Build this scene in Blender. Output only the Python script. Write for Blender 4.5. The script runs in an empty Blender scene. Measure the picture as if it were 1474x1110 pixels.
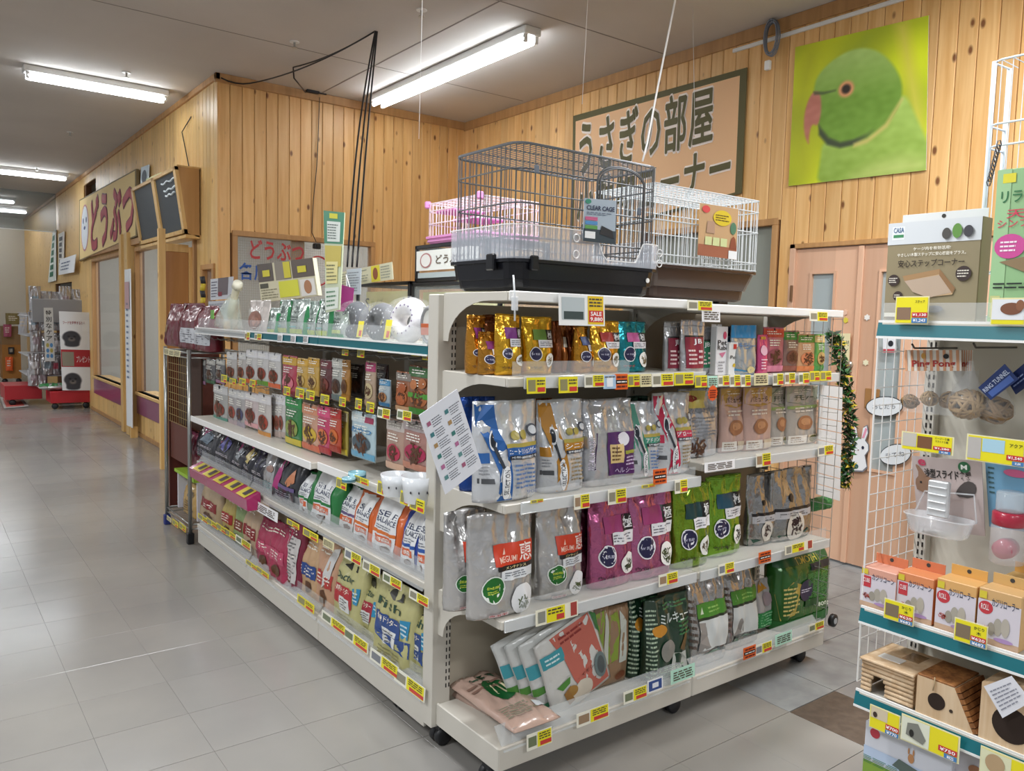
import bpy, math, random
import numpy as np
from mathutils import Vector, Matrix, Euler, noise
from mathutils.geometry import tessellate_polygon
SC = bpy.context.scene
COL = SC.collection
R = math.radians
random.seed(7)

# ------------------------------------------------------------------ camera, world, light, exposure
CAM_H = 1.45
FOC = 1148.44
YAW, PITCH, ROLL = R(37.059), R(4.646), R(1.434)
FW = Vector((math.sin(YAW)*math.cos(PITCH), math.cos(YAW)*math.cos(PITCH), -math.sin(PITCH)))
R0 = Vector((math.cos(YAW), -math.sin(YAW), 0)); U0 = R0.cross(FW)
RT = R0*math.cos(ROLL)+U0*math.sin(ROLL)
UP = U0*math.cos(ROLL)-R0*math.sin(ROLL)
cam = bpy.data.cameras.new('camera'); camo = bpy.data.objects.new('camera', cam); COL.objects.link(camo)
cam.sensor_width = 36; cam.lens = 36*FOC/1474; cam.clip_start = .05; cam.clip_end = 100
mw = Matrix((RT, UP, -FW)).transposed().to_4x4(); mw.translation = (0, 0, CAM_H)
camo.matrix_world = mw
SC.camera = camo

world = bpy.data.worlds.new('store_surroundings'); SC.world = world; world.use_nodes = True
world.node_tree.nodes['Background'].inputs[0].default_value = (.93, .96, 1, 1)
world.node_tree.nodes['Background'].inputs[1].default_value = WORLD_STRENGTH = .24
SC.view_settings.view_transform = 'Standard'; SC.view_settings.look = 'None'
SC.view_settings.exposure = 0.66; SC.view_settings.gamma = 1; SC.view_settings.use_curve_mapping = False
TUBE_EMIT = 14

def area_lamp(x, y, sx, sy, power):
    l = bpy.data.lights.new('ceiling_tube_light', 'AREA'); l.shape = 'RECTANGLE'; l.size = sx; l.size_y = sy
    l.energy = power; l.color = (.96, .98, 1)
    o = bpy.data.objects.new('ceiling_tube_light', l); COL.objects.link(o); o.location = (x, y, 3.36)
# rows of ceiling tubes over the rest of the shop, outside the frame
for lx, ly, sx, sy in ((1.35, 2.2, 1.2, .16), (-1.6, 2.2, 1.2, .16), (1.35, -2.6, 1.2, .16), (-1.6, -2.6, 1.2, .16),
                       (3.43, .6, .16, 2.2), (-1.6, 7.85, 1.2, .16), (-4.6, 5, 1.2, .16), (-1.6, 13.5, 1.2, .16)):
    area_lamp(lx, ly, sx, sy, 58)
# tubes inside the room behind the facade windows
for lx, ly in ((3.3, 8.2), (3.3, 11)): area_lamp(lx, ly, 1.2, .16, 36)

def A(px, py, ax, v):
    """point of the place seen at a pixel of the photograph, on the plane where axis ax has value v"""
    d = FW+RT*((px-737)/FOC)-UP*((py-555)/FOC)
    o = Vector((0, 0, CAM_H)); return o+d*((v-o[ax])/d[ax])

# ------------------------------------------------------------------ materials
def lin(h):
    h = h.lstrip('#'); c = [int(h[i:i+2], 16)/255 for i in (0, 2, 4)]
    return tuple(x/12.92 if x <= .04045 else ((x+.055)/1.055)**2.4 for x in c)
MC = {}
def M(hexc, rough=.5, metal=0, coat=0, alpha=1, emit=0, bump=0, bscale=30, spec=.5):
    k = (hexc, rough, metal, coat, alpha, emit, bump, bscale, spec)
    if k in MC: return MC[k]
    m = bpy.data.materials.new('mat_'+hexc); m.use_nodes = True; nt = m.node_tree; b = nt.nodes['Principled BSDF']
    b.inputs['Base Color'].default_value = (*lin(hexc), 1); b.inputs['Roughness'].default_value = rough
    b.inputs['Metallic'].default_value = metal; b.inputs['Coat Weight'].default_value = coat
    b.inputs['Coat Roughness'].default_value = .12; b.inputs['Alpha'].default_value = alpha
    b.inputs['Specular IOR Level'].default_value = spec
    if emit:
        b.inputs['Emission Color'].default_value = (*lin(hexc), 1); b.inputs['Emission Strength'].default_value = emit
    if bump:
        tc = nt.nodes.new('ShaderNodeTexCoord'); n = nt.nodes.new('ShaderNodeTexNoise'); bp = nt.nodes.new('ShaderNodeBump')
        n.inputs['Scale'].default_value = bscale; n.inputs['Detail'].default_value = 3; n.inputs['Distortion'].default_value = .8
        bp.inputs['Strength'].default_value = bump; bp.inputs['Distance'].default_value = .01
        nt.links.new(tc.outputs['Object'], n.inputs['Vector']); nt.links.new(n.outputs['Fac'], bp.inputs['Height'])
        nt.links.new(bp.outputs['Normal'], b.inputs['Normal'])
        if coat: nt.links.new(bp.outputs['Normal'], b.inputs['Coat Normal'])
    MC[k] = m; return m
def foil(h, metal=.55): return M(h, .2, min(.9, metal+.15), .25, 1, 0, .9, 13)
def film(h): return M(h, .34, 0, .7, 1, 0, .5, 14)
def paper(h): return M(h, .7)
def clear(h='#eef2f4', a=.22): return M(h, .08, 0, 0, a, 0, 0, 30, .8)
STEEL = M('#e6e3da', .42); WHITE = M('#ececea', .45); BLACK = M('#16171b', .4)

def wood_mat(name, c1, c2, knot, gscale=1.0, rough=.45, knots=True):
    m = bpy.data.materials.new(name); m.use_nodes = True; nt = m.node_tree; N = nt.nodes; L = nt.links; b = N['Principled BSDF']
    tc = N.new('ShaderNodeTexCoord'); oi = N.new('ShaderNodeObjectInfo')
    mul = N.new('ShaderNodeMath'); mul.operation = 'MULTIPLY'; mul.inputs[1].default_value = 37
    L.new(oi.outputs['Random'], mul.inputs[0])
    cmb = N.new('ShaderNodeCombineXYZ'); [L.new(mul.outputs[0], cmb.inputs[i]) for i in range(3)]
    add = N.new('ShaderNodeVectorMath'); add.operation = 'ADD'; L.new(tc.outputs['Object'], add.inputs[0]); L.new(cmb.outputs[0], add.inputs[1])
    mp = N.new('ShaderNodeMapping'); mp.inputs['Scale'].default_value = (28*gscale, 28*gscale, 1.6*gscale); L.new(add.outputs[0], mp.inputs[0])
    ns = N.new('ShaderNodeTexNoise'); ns.inputs['Scale'].default_value = 1; ns.inputs['Detail'].default_value = 4; ns.inputs['Distortion'].default_value = .6; L.new(mp.outputs[0], ns.inputs[0])
    rp = N.new('ShaderNodeValToRGB'); rp.color_ramp.elements[0].position = .35; rp.color_ramp.elements[1].position = .68
    rp.color_ramp.elements[0].color = (*lin(c2), 1); rp.color_ramp.elements[1].color = (*lin(c1), 1); L.new(ns.outputs['Fac'], rp.inputs[0])
    hs = N.new('ShaderNodeHueSaturation'); mr = N.new('ShaderNodeMapRange'); mr.inputs[3].default_value = .88; mr.inputs[4].default_value = 1.08
    L.new(oi.outputs['Random'], mr.inputs[0]); L.new(mr.outputs[0], hs.inputs['Value']); L.new(rp.outputs[0], hs.inputs['Color'])
    out = hs.outputs[0]
    if knots:
        mk = N.new('ShaderNodeMapping'); mk.inputs['Scale'].default_value = (9, 9, 4.6); L.new(add.outputs[0], mk.inputs[0])
        v = N.new('ShaderNodeTexVoronoi'); v.inputs['Scale'].default_value = 1; L.new(mk.outputs[0], v.inputs[0])
        r2 = N.new('ShaderNodeValToRGB'); r2.color_ramp.elements[0].position = .07; r2.color_ramp.elements[1].position = .15
        r2.color_ramp.elements[0].color = (1, 1, 1, 1); r2.color_ramp.elements[1].color = (0, 0, 0, 1); L.new(v.outputs['Distance'], r2.inputs[0])
        mx = N.new('ShaderNodeMix'); mx.data_type = 'RGBA'; L.new(r2.outputs[0], mx.inputs[0]); L.new(out, mx.inputs[6]); mx.inputs[7].default_value = (*lin(knot), 1)
        out = mx.outputs[2]
    L.new(out, b.inputs['Base Color']); b.inputs['Roughness'].default_value = rough
    bp = N.new('ShaderNodeBump'); bp.inputs['Strength'].default_value = .08; L.new(ns.outputs['Fac'], bp.inputs['Height']); L.new(bp.outputs[0], b.inputs['Normal'])
    return m
PINE = wood_mat('knotty_pine', '#e6bb7e', '#d6a362', '#7a4a22')
PINE_PALE = wood_mat('pale_pine', '#e5c080', '#d8ae6c', '#8a5c33')
PLY = wood_mat('plywood_brown', '#c08a4f', '#a9723a', '#6b431f', .35, .4, False)
TRIM = wood_mat('trim_wood', '#c29460', '#ad8150', '#6b431f', .6, .5, False)
PINKWOOD = wood_mat('door_laminate', '#dcb396', '#d6aa8c', '#6b431f', .5, .42, False)
LIGHTWOOD = wood_mat('light_raw_wood', '#dcc4a4', '#c9a983', '#7a5030', 1.2, .6, False)
BARK = wood_mat('bark_wood', '#a8703c', '#7a4c26', '#50301a', 2.5, .7, False)

def noisy_mat(name, c1, c2, scale, rough, r_var=0, bump=0, stretch=(1, 1, 1), rand=0, detail=5):
    m = bpy.data.materials.new(name); m.use_nodes = True; nt = m.node_tree; N = nt.nodes; L = nt.links; b = N['Principled BSDF']
    g = N.new('ShaderNodeNewGeometry'); mp = N.new('ShaderNodeMapping'); mp.inputs['Scale'].default_value = stretch; L.new(g.outputs['Position'], mp.inputs[0])
    ns = N.new('ShaderNodeTexNoise'); ns.inputs['Scale'].default_value = scale; ns.inputs['Detail'].default_value = detail; L.new(mp.outputs[0], ns.inputs[0])
    rp = N.new('ShaderNodeValToRGB'); rp.color_ramp.elements[0].position = .35; rp.color_ramp.elements[1].position = .65
    rp.color_ramp.elements[0].color = (*lin(c1), 1); rp.color_ramp.elements[1].color = (*lin(c2), 1); L.new(ns.outputs['Fac'], rp.inputs[0])
    out = rp.outputs[0]
    if rand:
        oi = N.new('ShaderNodeObjectInfo'); mr = N.new('ShaderNodeMapRange'); mr.inputs[3].default_value = 1-rand; mr.inputs[4].default_value = 1+rand
        hs = N.new('ShaderNodeHueSaturation'); L.new(oi.outputs['Random'], mr.inputs[0]); L.new(mr.outputs[0], hs.inputs['Value']); L.new(out, hs.inputs['Color']); out = hs.outputs[0]
    L.new(out, b.inputs['Base Color'])
    if r_var:
        mr2 = N.new('ShaderNodeMapRange'); mr2.inputs[3].default_value = rough; mr2.inputs[4].default_value = rough+r_var
        L.new(ns.outputs['Fac'], mr2.inputs[0]); L.new(mr2.outputs[0], b.inputs['Roughness'])
    else: b.inputs['Roughness'].default_value = rough
    if bump:
        bp = N.new('ShaderNodeBump'); bp.inputs['Strength'].default_value = bump; bp.inputs['Distance'].default_value = .02
        L.new(ns.outputs['Fac'], bp.inputs['Height']); L.new(bp.outputs[0], b.inputs['Normal'])
    return m
FLOOR_M = noisy_mat('polished_vinyl', '#898784', '#98958f', .9, .11, .16, .05, rand=.03)
FLOOR_G = noisy_mat('worn_grey_vinyl', '#85888a', '#9a9e9e', 9, .3, .2, .1, rand=.04)
FLOOR_B = noisy_mat('brown_vinyl', '#55493f', '#64574b', 30, .45, .2, .05)
CEIL_M = noisy_mat('ceiling_board', '#c4bfba', '#cec9c4', .8, .9)

# ------------------------------------------------------------------ geometry builder
class G:
    def __init__(s): s.v = []; s.f = []
    def add(s, vs, fs):
        n = len(s.v); s.v += [tuple(v) for v in vs]; s.f += [tuple(i+n for i in f) for f in fs]; return s
    def box(s, x0, x1, y0, y1, z0, z1):
        x0, x1 = sorted((x0, x1)); y0, y1 = sorted((y0, y1)); z0, z1 = sorted((z0, z1))
        return s.add([(x, y, z) for z in (z0, z1) for y in (y0, y1) for x in (x0, x1)],
                     [(0, 2, 3, 1), (4, 5, 7, 6), (0, 1, 5, 4), (2, 6, 7, 3), (0, 4, 6, 2), (1, 3, 7, 5)])
    def cbox(s, x0, x1, y0, y1, z0, z1, c=.002):
        x0, x1 = sorted((x0, x1)); y0, y1 = sorted((y0, y1)); z0, z1 = sorted((z0, z1))
        g = bpy_cbox(x0, x1, y0, y1, z0, z1, c); return s.add(*g)
    def quad(s, a, b, c, d): return s.add([a, b, c, d], [(0, 1, 2, 3)])
    def prism(s, pts, off):
        n = len(pts); o = Vector(off); a = [Vector(p) for p in pts]
        return s.add(a+[p+o for p in a], [tuple(range(n))[::-1], tuple(range(n, 2*n))]+[(i, (i+1) % n, n+(i+1) % n, n+i) for i in range(n)])
    def tube(s, pts, r, n=6, closed=False):
        P = [Vector(p) for p in pts]; k = len(P); rings = []; ref = None
        for i in range(k):
            if closed: t = P[(i+1) % k]-P[i-1]
            else: t = P[min(i+1, k-1)]-P[max(i-1, 0)]
            t = t.normalized() if t.length > 1e-9 else Vector((0, 0, 1))
            if ref is None: ref = t.orthogonal().normalized()
            else:
                ref = ref-t*ref.dot(t); ref = ref.normalized() if ref.length > 1e-6 else t.orthogonal().normalized()
            b = t.cross(ref); rr = r[i] if isinstance(r, (list, tuple)) else r
            rings.append([P[i]+(ref*math.cos(2*math.pi*j/n)+b*math.sin(2*math.pi*j/n))*rr for j in range(n)])
        vs = [v for q in rings for v in q]; fs = []
        for i in range(k if closed else k-1):
            a = i*n; c = ((i+1) % k)*n
            fs += [(a+j, a+(j+1) % n, c+(j+1) % n, c+j) for j in range(n)]
        if not closed: fs += [tuple(range(n))[::-1], tuple(range((k-1)*n, k*n))]
        return s.add(vs, fs)
    def bar(s, a, b, r, n=4): return s.tube([a, b], r, n)
    def lathe(s, prof, c=(0, 0, 0), n=20, axis='z', cap=True):
        vs = []; fs = []
        for (r, h) in prof:
            for j in range(n):
                t = 2*math.pi*j/n; p = (r*math.cos(t), r*math.sin(t), h)
                if axis == 'y': p = (p[0], h, p[1])
                if axis == 'x': p = (h, p[0], p[1])
                vs.append((p[0]+c[0], p[1]+c[1], p[2]+c[2]))
        for i in range(len(prof)-1):
            fs += [(i*n+j, i*n+(j+1) % n, (i+1)*n+(j+1) % n, (i+1)*n+j) for j in range(n)]
        if cap: fs += [tuple(range(n))[::-1], tuple(range((len(prof)-1)*n, len(prof)*n))]
        return s.add(vs, fs)
    def mesh(s, name, mat, smooth=False):
        me = bpy.data.meshes.new(name); me.from_pydata([tuple(v) for v in s.v], [], s.f); me.update()
        if mat: me.materials.append(mat)
        if smooth: me.polygons.foreach_set('use_smooth', [True]*len(me.polygons))
        return me
    def build(s, name, mat, parent=None, smooth=False, world=False, bev=0):
        return link(name, s.mesh(name, mat, smooth), parent, world, bev)
def bpy_cbox(x0, x1, y0, y1, z0, z1, c):
    c = min(c, (x1-x0)*.3, (y1-y0)*.3, (z1-z0)*.3); vs = []; idx = {}
    for a in (0, 1):
        for b in (0, 1):
            for d in (0, 1):
                X, Y, Z = (x0, x1)[a], (y0, y1)[b], (z0, z1)[d]; sx, sy, sz = 1-2*a, 1-2*b, 1-2*d
                for k, p in enumerate(((X, Y+sy*c, Z+sz*c), (X+sx*c, Y, Z+sz*c), (X+sx*c, Y+sy*c, Z))):
                    idx[(a, b, d, k)] = len(vs); vs.append(p)
    I = idx; fs = []
    for a in (0, 1): fs.append((I[(a, 0, 0, 0)], I[(a, 1, 0, 0)], I[(a, 1, 1, 0)], I[(a, 0, 1, 0)]))
    for b in (0, 1): fs.append((I[(0, b, 0, 1)], I[(1, b, 0, 1)], I[(1, b, 1, 1)], I[(0, b, 1, 1)]))
    for d in (0, 1): fs.append((I[(0, 0, d, 2)], I[(1, 0, d, 2)], I[(1, 1, d, 2)], I[(0, 1, d, 2)]))
    for d in (0, 1):
        for b in (0, 1): fs.append((I[(0, b, d, 1)], I[(1, b, d, 1)], I[(1, b, d, 2)], I[(0, b, d, 2)]))
    for a in (0, 1):
        for d in (0, 1): fs.append((I[(a, 0, d, 0)], I[(a, 1, d, 0)], I[(a, 1, d, 2)], I[(a, 0, d, 2)]))
    for a in (0, 1):
        for b in (0, 1): fs.append((I[(a, b, 0, 0)], I[(a, b, 1, 0)], I[(a, b, 1, 1)], I[(a, b, 0, 1)]))
    for a in (0, 1):
        for b in (0, 1):
            for d in (0, 1): fs.append((I[(a, b, d, 0)], I[(a, b, d, 1)], I[(a, b, d, 2)]))
    return vs, fs
def link(name, me, parent=None, world=False, bev=0):
    o = bpy.data.objects.new(name, me); COL.objects.link(o)
    if parent is not None:
        o.parent = parent
        if world and parent.parent is None: o.matrix_parent_inverse = parent.matrix_basis.inverted()
    if bev:
        b = o.modifiers.new('bevel', 'BEVEL'); b.width = bev; b.segments = 2; b.limit_method = 'ANGLE'
    return o
def thing(name, label, cat, loc=(0, 0, 0), rotz=0, group=None):
    o = bpy.data.objects.new(name, None); COL.objects.link(o); o.location = loc; o.rotation_euler = (0, 0, rotz)
    o.empty_display_size = .05
    tag(o, label, cat, group); return o
LONG = []
def tag(o, label, cat, group=None):
    if len(label.split()) > 16: LONG.append(label)
    o['label'] = label; o['category'] = cat
    if group: o['group'] = group
    return o
def struct(o, label=None, cat=None):
    o['kind'] = 'structure'
    if label: o['label'] = label
    if cat: o['category'] = cat
    return o

# ------------------------------------------------------------------ lettering
TC = {}; TB = {}
def glyphs(s, bold=0):
    k = (s, bold)
    if k not in TC:
        c = bpy.data.curves.new('text', 'FONT'); c.body = s; c.resolution_u = 2; c.size = 1; c.offset = bold
        o = bpy.data.objects.new('text', c); m = bpy.data.meshes.new_from_object(o)
        co = np.empty(len(m.vertices)*3); m.vertices.foreach_get('co', co); co = co.reshape(-1, 3)[:, :2]
        fs = [tuple(p.vertices) for p in m.polygons]
        bpy.data.objects.remove(o); bpy.data.curves.remove(c); bpy.data.meshes.remove(m)
        if len(co):
            if bold: glyphs(s); lo, hi = TB[s]
            else: lo = co.min(0); hi = co.max(0); TB[s] = (lo, hi)
            asp = (hi[0]-lo[0])/max(hi[1]-lo[1], 1e-6); co = (co-lo)/np.maximum(hi-lo, 1e-6)
        else: asp = 1
        TC[k] = (co, fs, asp)
    return TC[k]
def flat_text(name, s, P00, P10, P01, mat, parent, off, bold=0):
    """lettering on the plane through P00 (lower left), P10 (lower right), P01 (upper left), offset by vector off"""
    co, fs, asp = glyphs(s, bold)
    if not len(co): return None
    P00, P10, P01, off = map(Vector, (P00, P10, P01, off)); ex = P10-P00; ey = P01-P00
    g = G(); g.add([P00+off+ex*float(a)+ey*float(b) for a, b in co], fs)
    return g.build(name, mat, parent, world=True)

# ------------------------------------------------------------------ packages: a filled pouch or bag with printing laid on its front
NU, NV = 20, 26
PROF = {
 'stand':  ([0, .04, .2, .4, .65, .84, .9, 1], [.8, .97, 1, .92, .6, .16, .05, .03], 2.4, .5),
 'gusset': ([0, .03, .4, .6, .8, .93, 1], [.95, 1, .98, .82, .42, .07, .04], 9, .55),
 'block':  ([0, .03, .5, .8, .93, 1], [.95, 1, 1, .93, .5, .15], 9, .6),
 'flat':   ([0, .06, .3, .6, .82, .88, 1], [.05, .5, 1, .85, .3, .06, .04], 2.2, .5),
 'pillow': ([0, .07, .25, .5, .75, .93, 1], [.04, .55, .95, 1, .95, .55, .04], 3, .5),
}
WIDE = {'stand': [.95, .97, .96, .97, 1, 1, 1, 1], 'gusset': [.97, 1, 1, 1, 1, 1, 1], 'block': [.97, 1, 1, 1, .98, .96],
        'flat': [.97, 1, 1, 1, 1, 1, 1], 'pillow': [.98, 1, .98, .97, .98, 1, 1]}
def surf(style, w, h, d, seed, crease=1.0):
    vk, dk, pw, q = PROF[style]; us = np.linspace(-1, 1, NU+1); vs = np.linspace(0, 1, NV+1)
    X = np.zeros((NV+1, NU+1)); Y = np.zeros_like(X); Z = np.zeros_like(X)
    am = .15*d*crease if style != 'block' else .06*d*crease
    am = min(am, .013)
    for i, v in enumerate(vs):
        D = d/2*np.interp(v, vk, dk); W = w/2*np.interp(v, vk, WIDE[style]); top = 1+1.6*max(0, v-.6)
        for j, u in enumerate(us):
            t = max(0.0, 1-abs(u)**pw)**q
            a = Vector((u*2.1*w/.12+seed*7.3, v*2.4*h/.2, seed*3.1))
            n = noise.noise(a)+(.22+.6*max(0, v-.55))*(1-2.2*abs(noise.noise(a*2.3+Vector((u*2, 0, 5)))))
            X[i, j] = u*W*(1+.02*noise.noise(Vector((seed, v*3, u)))); Z[i, j] = v*h+(.012*h*noise.noise(Vector((seed, u*1.4, 9))) if v > .9 else 0)
            Y[i, j] = -(D*t+.0012)-(am*n*top*min(1, t*1.4) if 0 < i else 0)
    return X, Y, Z
def interp(S, u, v):
    X, Y, Z = S; u = np.clip((np.asarray(u)+1)/2, 0, .9999)*NU; v = np.clip(np.asarray(v), 0, .9999)*NV
    i = v.astype(int); j = u.astype(int); a = v-i; b = u-j
    f = lambda K: (1-a)*(1-b)*K[i, j]+(1-a)*b*K[i, j+1]+a*(1-b)*K[i+1, j]+a*b*K[i+1, j+1]
    return f(X), f(Y), f(Z)
def body_mesh(S, style, d, mat, zones=()):
    X, Y, Z = S; g = G(); n = NU+1; vs = []; fs = []; m = NU//2
    js = list(range(0, NU+1, 2))
    for i in range(NV+1):
        vs += [(X[i, j], Y[i, j], Z[i, j]) for j in range(n)]
        vs += [(X[i, j]*.999, max(-Y[i, j]*.8, .001), Z[i, j]) for j in js[::-1][1:-1]]
    k = n+len(js)-2
    for i in range(NV):
        fs += [(i*k+j, i*k+(j+1) % k, (i+1)*k+(j+1) % k, (i+1)*k+j) for j in range(k)]
    fs += [tuple(range(k))[::-1], tuple(range(NV*k, (NV+1)*k))]
    g.add(vs, fs); me = g.mesh('package_body', mat, True)
    for z in zones: me.materials.append(z[4])
    if zones:
        mi = [0]*len(me.polygons)
        for i in range(NV):
            for j in range(k):
                u = -1+2*(j+.5)/NU if j < NU else (1 if j < NU+len(js)/2 else -1); v = (i+.5)/NV
                for q, z in enumerate(zones):
                    if z[0] <= u <= z[2] and z[1] <= v <= z[3]: mi[i*k+j] = q+1
        me.polygons.foreach_set('material_index', mi)
    return me
def decal(S, w, h, kind, a, layer, rnd):
    """one printed piece laid over the front surface; returns G"""
    off = .0021+.0007*layer+(.0006 if kind in ('t', 'tv', 'f', 'k') else 0); g = G()
    def put(us, vs):
        x, y, z = interp(S, us, vs); return np.stack([x, y-off, z], 1)
    if kind == 'r':
        u0, v0, u1, v1 = a[:4]; nu = max(2, int(abs(u1-u0)*14)+1); nv = max(2, int(abs(v1-v0)*30)+1)
        U, V = np.meshgrid(np.linspace(u0, u1, nu), np.linspace(v0, v1, nv)); P = put(U.ravel(), V.ravel())
        g.add(P, [(r*nu+c, r*nu+c+1, (r+1)*nu+c+1, (r+1)*nu+c) for r in range(nv-1) for c in range(nu-1)])
    elif kind in 'do':
        if kind == 'd': u, v, ru = a[:3]; rv = ru*(w/2)/h
        else: u, v, ru, rv = a[:4]
        n = 20; us = [u]; vs = [v]
        for q in (.34, .67, 1):
            for i in range(n): t = 2*math.pi*i/n; us.append(u+ru*q*math.cos(t)); vs.append(v+rv*q*math.sin(t))
        P = put(np.array(us), np.array(vs))
        fs = [(0, 1+i, 1+(i+1) % n) for i in range(n)]+[(1+m*n+i, 1+(m+1)*n+i, 1+(m+1)*n+(i+1) % n, 1+m*n+(i+1) % n) for m in (0, 1) for i in range(n)]
        g.add(P, fs)
    elif kind == 'p':
        pts = []; poly = a[0]
        for i in range(len(poly)):
            p, q = poly[i], poly[(i+1) % len(poly)]; k = max(1, int(math.hypot((q[0]-p[0])*.5, q[1]-p[1])*9))
            pts += [(p[0]+(q[0]-p[0])*t/k, p[1]+(q[1]-p[1])*t/k) for t in range(k)]
        tri = tessellate_polygon([[Vector((x, y, 0)) for x, y in pts]])
        g.add(put(np.array([p[0] for p in pts]), np.array([p[1] for p in pts])), [tuple(t) for t in tri])
    elif kind == 't':
        u0, v0, u1, v1, s = a[:5]; co, fs, asp = glyphs(s, .012)
        if len(co): g.add(put(u0+(u1-u0)*co[:, 0], v0+(v1-v0)*co[:, 1]), fs)
    elif kind == 'tv':   # lettering turned to read upward
        u0, v0, u1, v1, s = a[:5]; co, fs, asp = glyphs(s, .012)
        g.add(put(u1+(u0-u1)*co[:, 1], v0+(v1-v0)*co[:, 0]), fs)
    elif kind == 'f':    # rows of print too fine to read: broken thin bars
        u0, v0, u1, v1 = a[:4]; n = a[5]; hh = (v1-v0)/n*.42
        for i in range(n):
            v = v1-(v1-v0)*(i+.5)/n; x = u0; e = u1-(u1-u0)*rnd.random()*.35
            while x < e:
                l = (u1-u0)*rnd.uniform(.1, .3); b = min(x+l, e); us = np.array([x, b, b, x]); vv = np.array([v-hh/2, v-hh/2, v+hh/2, v+hh/2])
                g.add(put(us, vv), [(0, 1, 2, 3)]); x = b+(u1-u0)*.035
    elif kind == 'k':    # heap of pellets / sticks
        u, v, r = a[:3]; rv = r*(w/2)/h
        for i in range(26):
            t = rnd.random()*6.28; q = math.sqrt(rnd.random()); cu = u+r*q*math.cos(t)*.9; cv = v+rv*q*math.sin(t)*.75
            an = rnd.random()*3.14; l = r*.28; b = r*.08
            us = [cu+l*math.cos(an)-b*math.sin(an), cu+l*math.cos(an)+b*math.sin(an), cu-l*math.cos(an)+b*math.sin(an), cu-l*math.cos(an)-b*math.sin(an)]
            kk = (w/2)/h
            vs = [cv+(l*math.sin(an)+b*math.cos(an))*kk, cv+(l*math.sin(an)-b*math.cos(an))*kk, cv+(-l*math.sin(an)-b*math.cos(an))*kk, cv+(-l*math.sin(an)+b*math.cos(an))*kk]
            g.add(put(np.array(us), np.array(vs)), [(0, 1, 2, 3)])
    return g
PNAME = {'r': 'label_panel', 'd': 'round_badge', 'o': 'oval_picture', 'p': 'printed_shape', 't': 'lettering', 'tv': 'lettering', 'f': 'fine_print', 'k': 'pellet_picture'}
def col_of(kind, a): return {'r': 4, 'd': 3, 'o': 4, 'p': 1, 't': 5, 'tv': 5, 'f': 4, 'k': 3}[kind]
PRINT_R = .4
PACKS = []
def pack(name, label, cat, box, ax, val, z0, style, d, mat, prints=(), zones=(), yaw=0, lean=0, tip=0, seed=None, group=None, crease=1.0, wk=1.0):
    """box = left, right, top, bottom in the photograph, used to find the real size on the plane ax=val"""
    xl, xr, yt, yb = box; ym = (yt+yb)/2; xm = (xl+xr)/2; o = 1-ax
    a = A(xl, ym, ax, val)[o]; b = A(xr, ym, ax, val)[o]
    if z0 is None: z0 = A(xm, yb, ax, val).z
    h = A(xm, yt, ax, val).z-z0; w = abs(a-b)*wk; c = (a+b)/2
    seed = seed if seed is not None else (len(PACKS)*1.37+.5); rnd = random.Random(int(seed*100))
    loc = (c, val+d/2, z0) if ax == 1 else (val+d/2, c, z0)
    t = thing(name, label, cat, loc, 0, group)
    t.rotation_euler = (R(lean), R(tip), R(yaw)+(0 if ax == 1 else -math.pi/2)); t.rotation_mode = 'XYZ'
    S = surf(style, w, h, d, seed, crease)
    link('body', body_mesh(S, style, d, mat, zones), t)
    lay_prints(S, w, h, prints, t, rnd, 1, .35)
    PACKS.append(t); return t

def lay_prints(S, w, h, prints, t, rnd, l0, dl):
    panels = []
    for i, p in enumerate(prints):
        k = p[0]; a = p[1:]; c_ = a[col_of(k, a)]; g = decal(S, w, h, k, a, l0+i*dl, rnd)
        if not g.f: continue
        par = t
        if k in ('t', 'tv', 'f', 'k'):     # print that lies on a panel is that panel's piece
            cu, cv = ((a[0]+a[2])/2, (a[1]+a[3])/2) if k != 'k' else (a[0], a[1])
            for (b, o_) in panels:
                if b[0] <= cu <= b[2] and b[1] <= cv <= b[3]: par = o_
        o_ = g.build(PNAME[k], c_ if not isinstance(c_, str) else M(c_, PRINT_R), par, k in 'rdo')
        if k == 'r': panels.append((a[:4], o_))
        elif k in 'do': rv = a[2]*(w/2)/h if k == 'd' else a[3]; panels.append(((a[0]-a[2], a[1]-rv, a[0]+a[2], a[1]+rv), o_))

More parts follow.
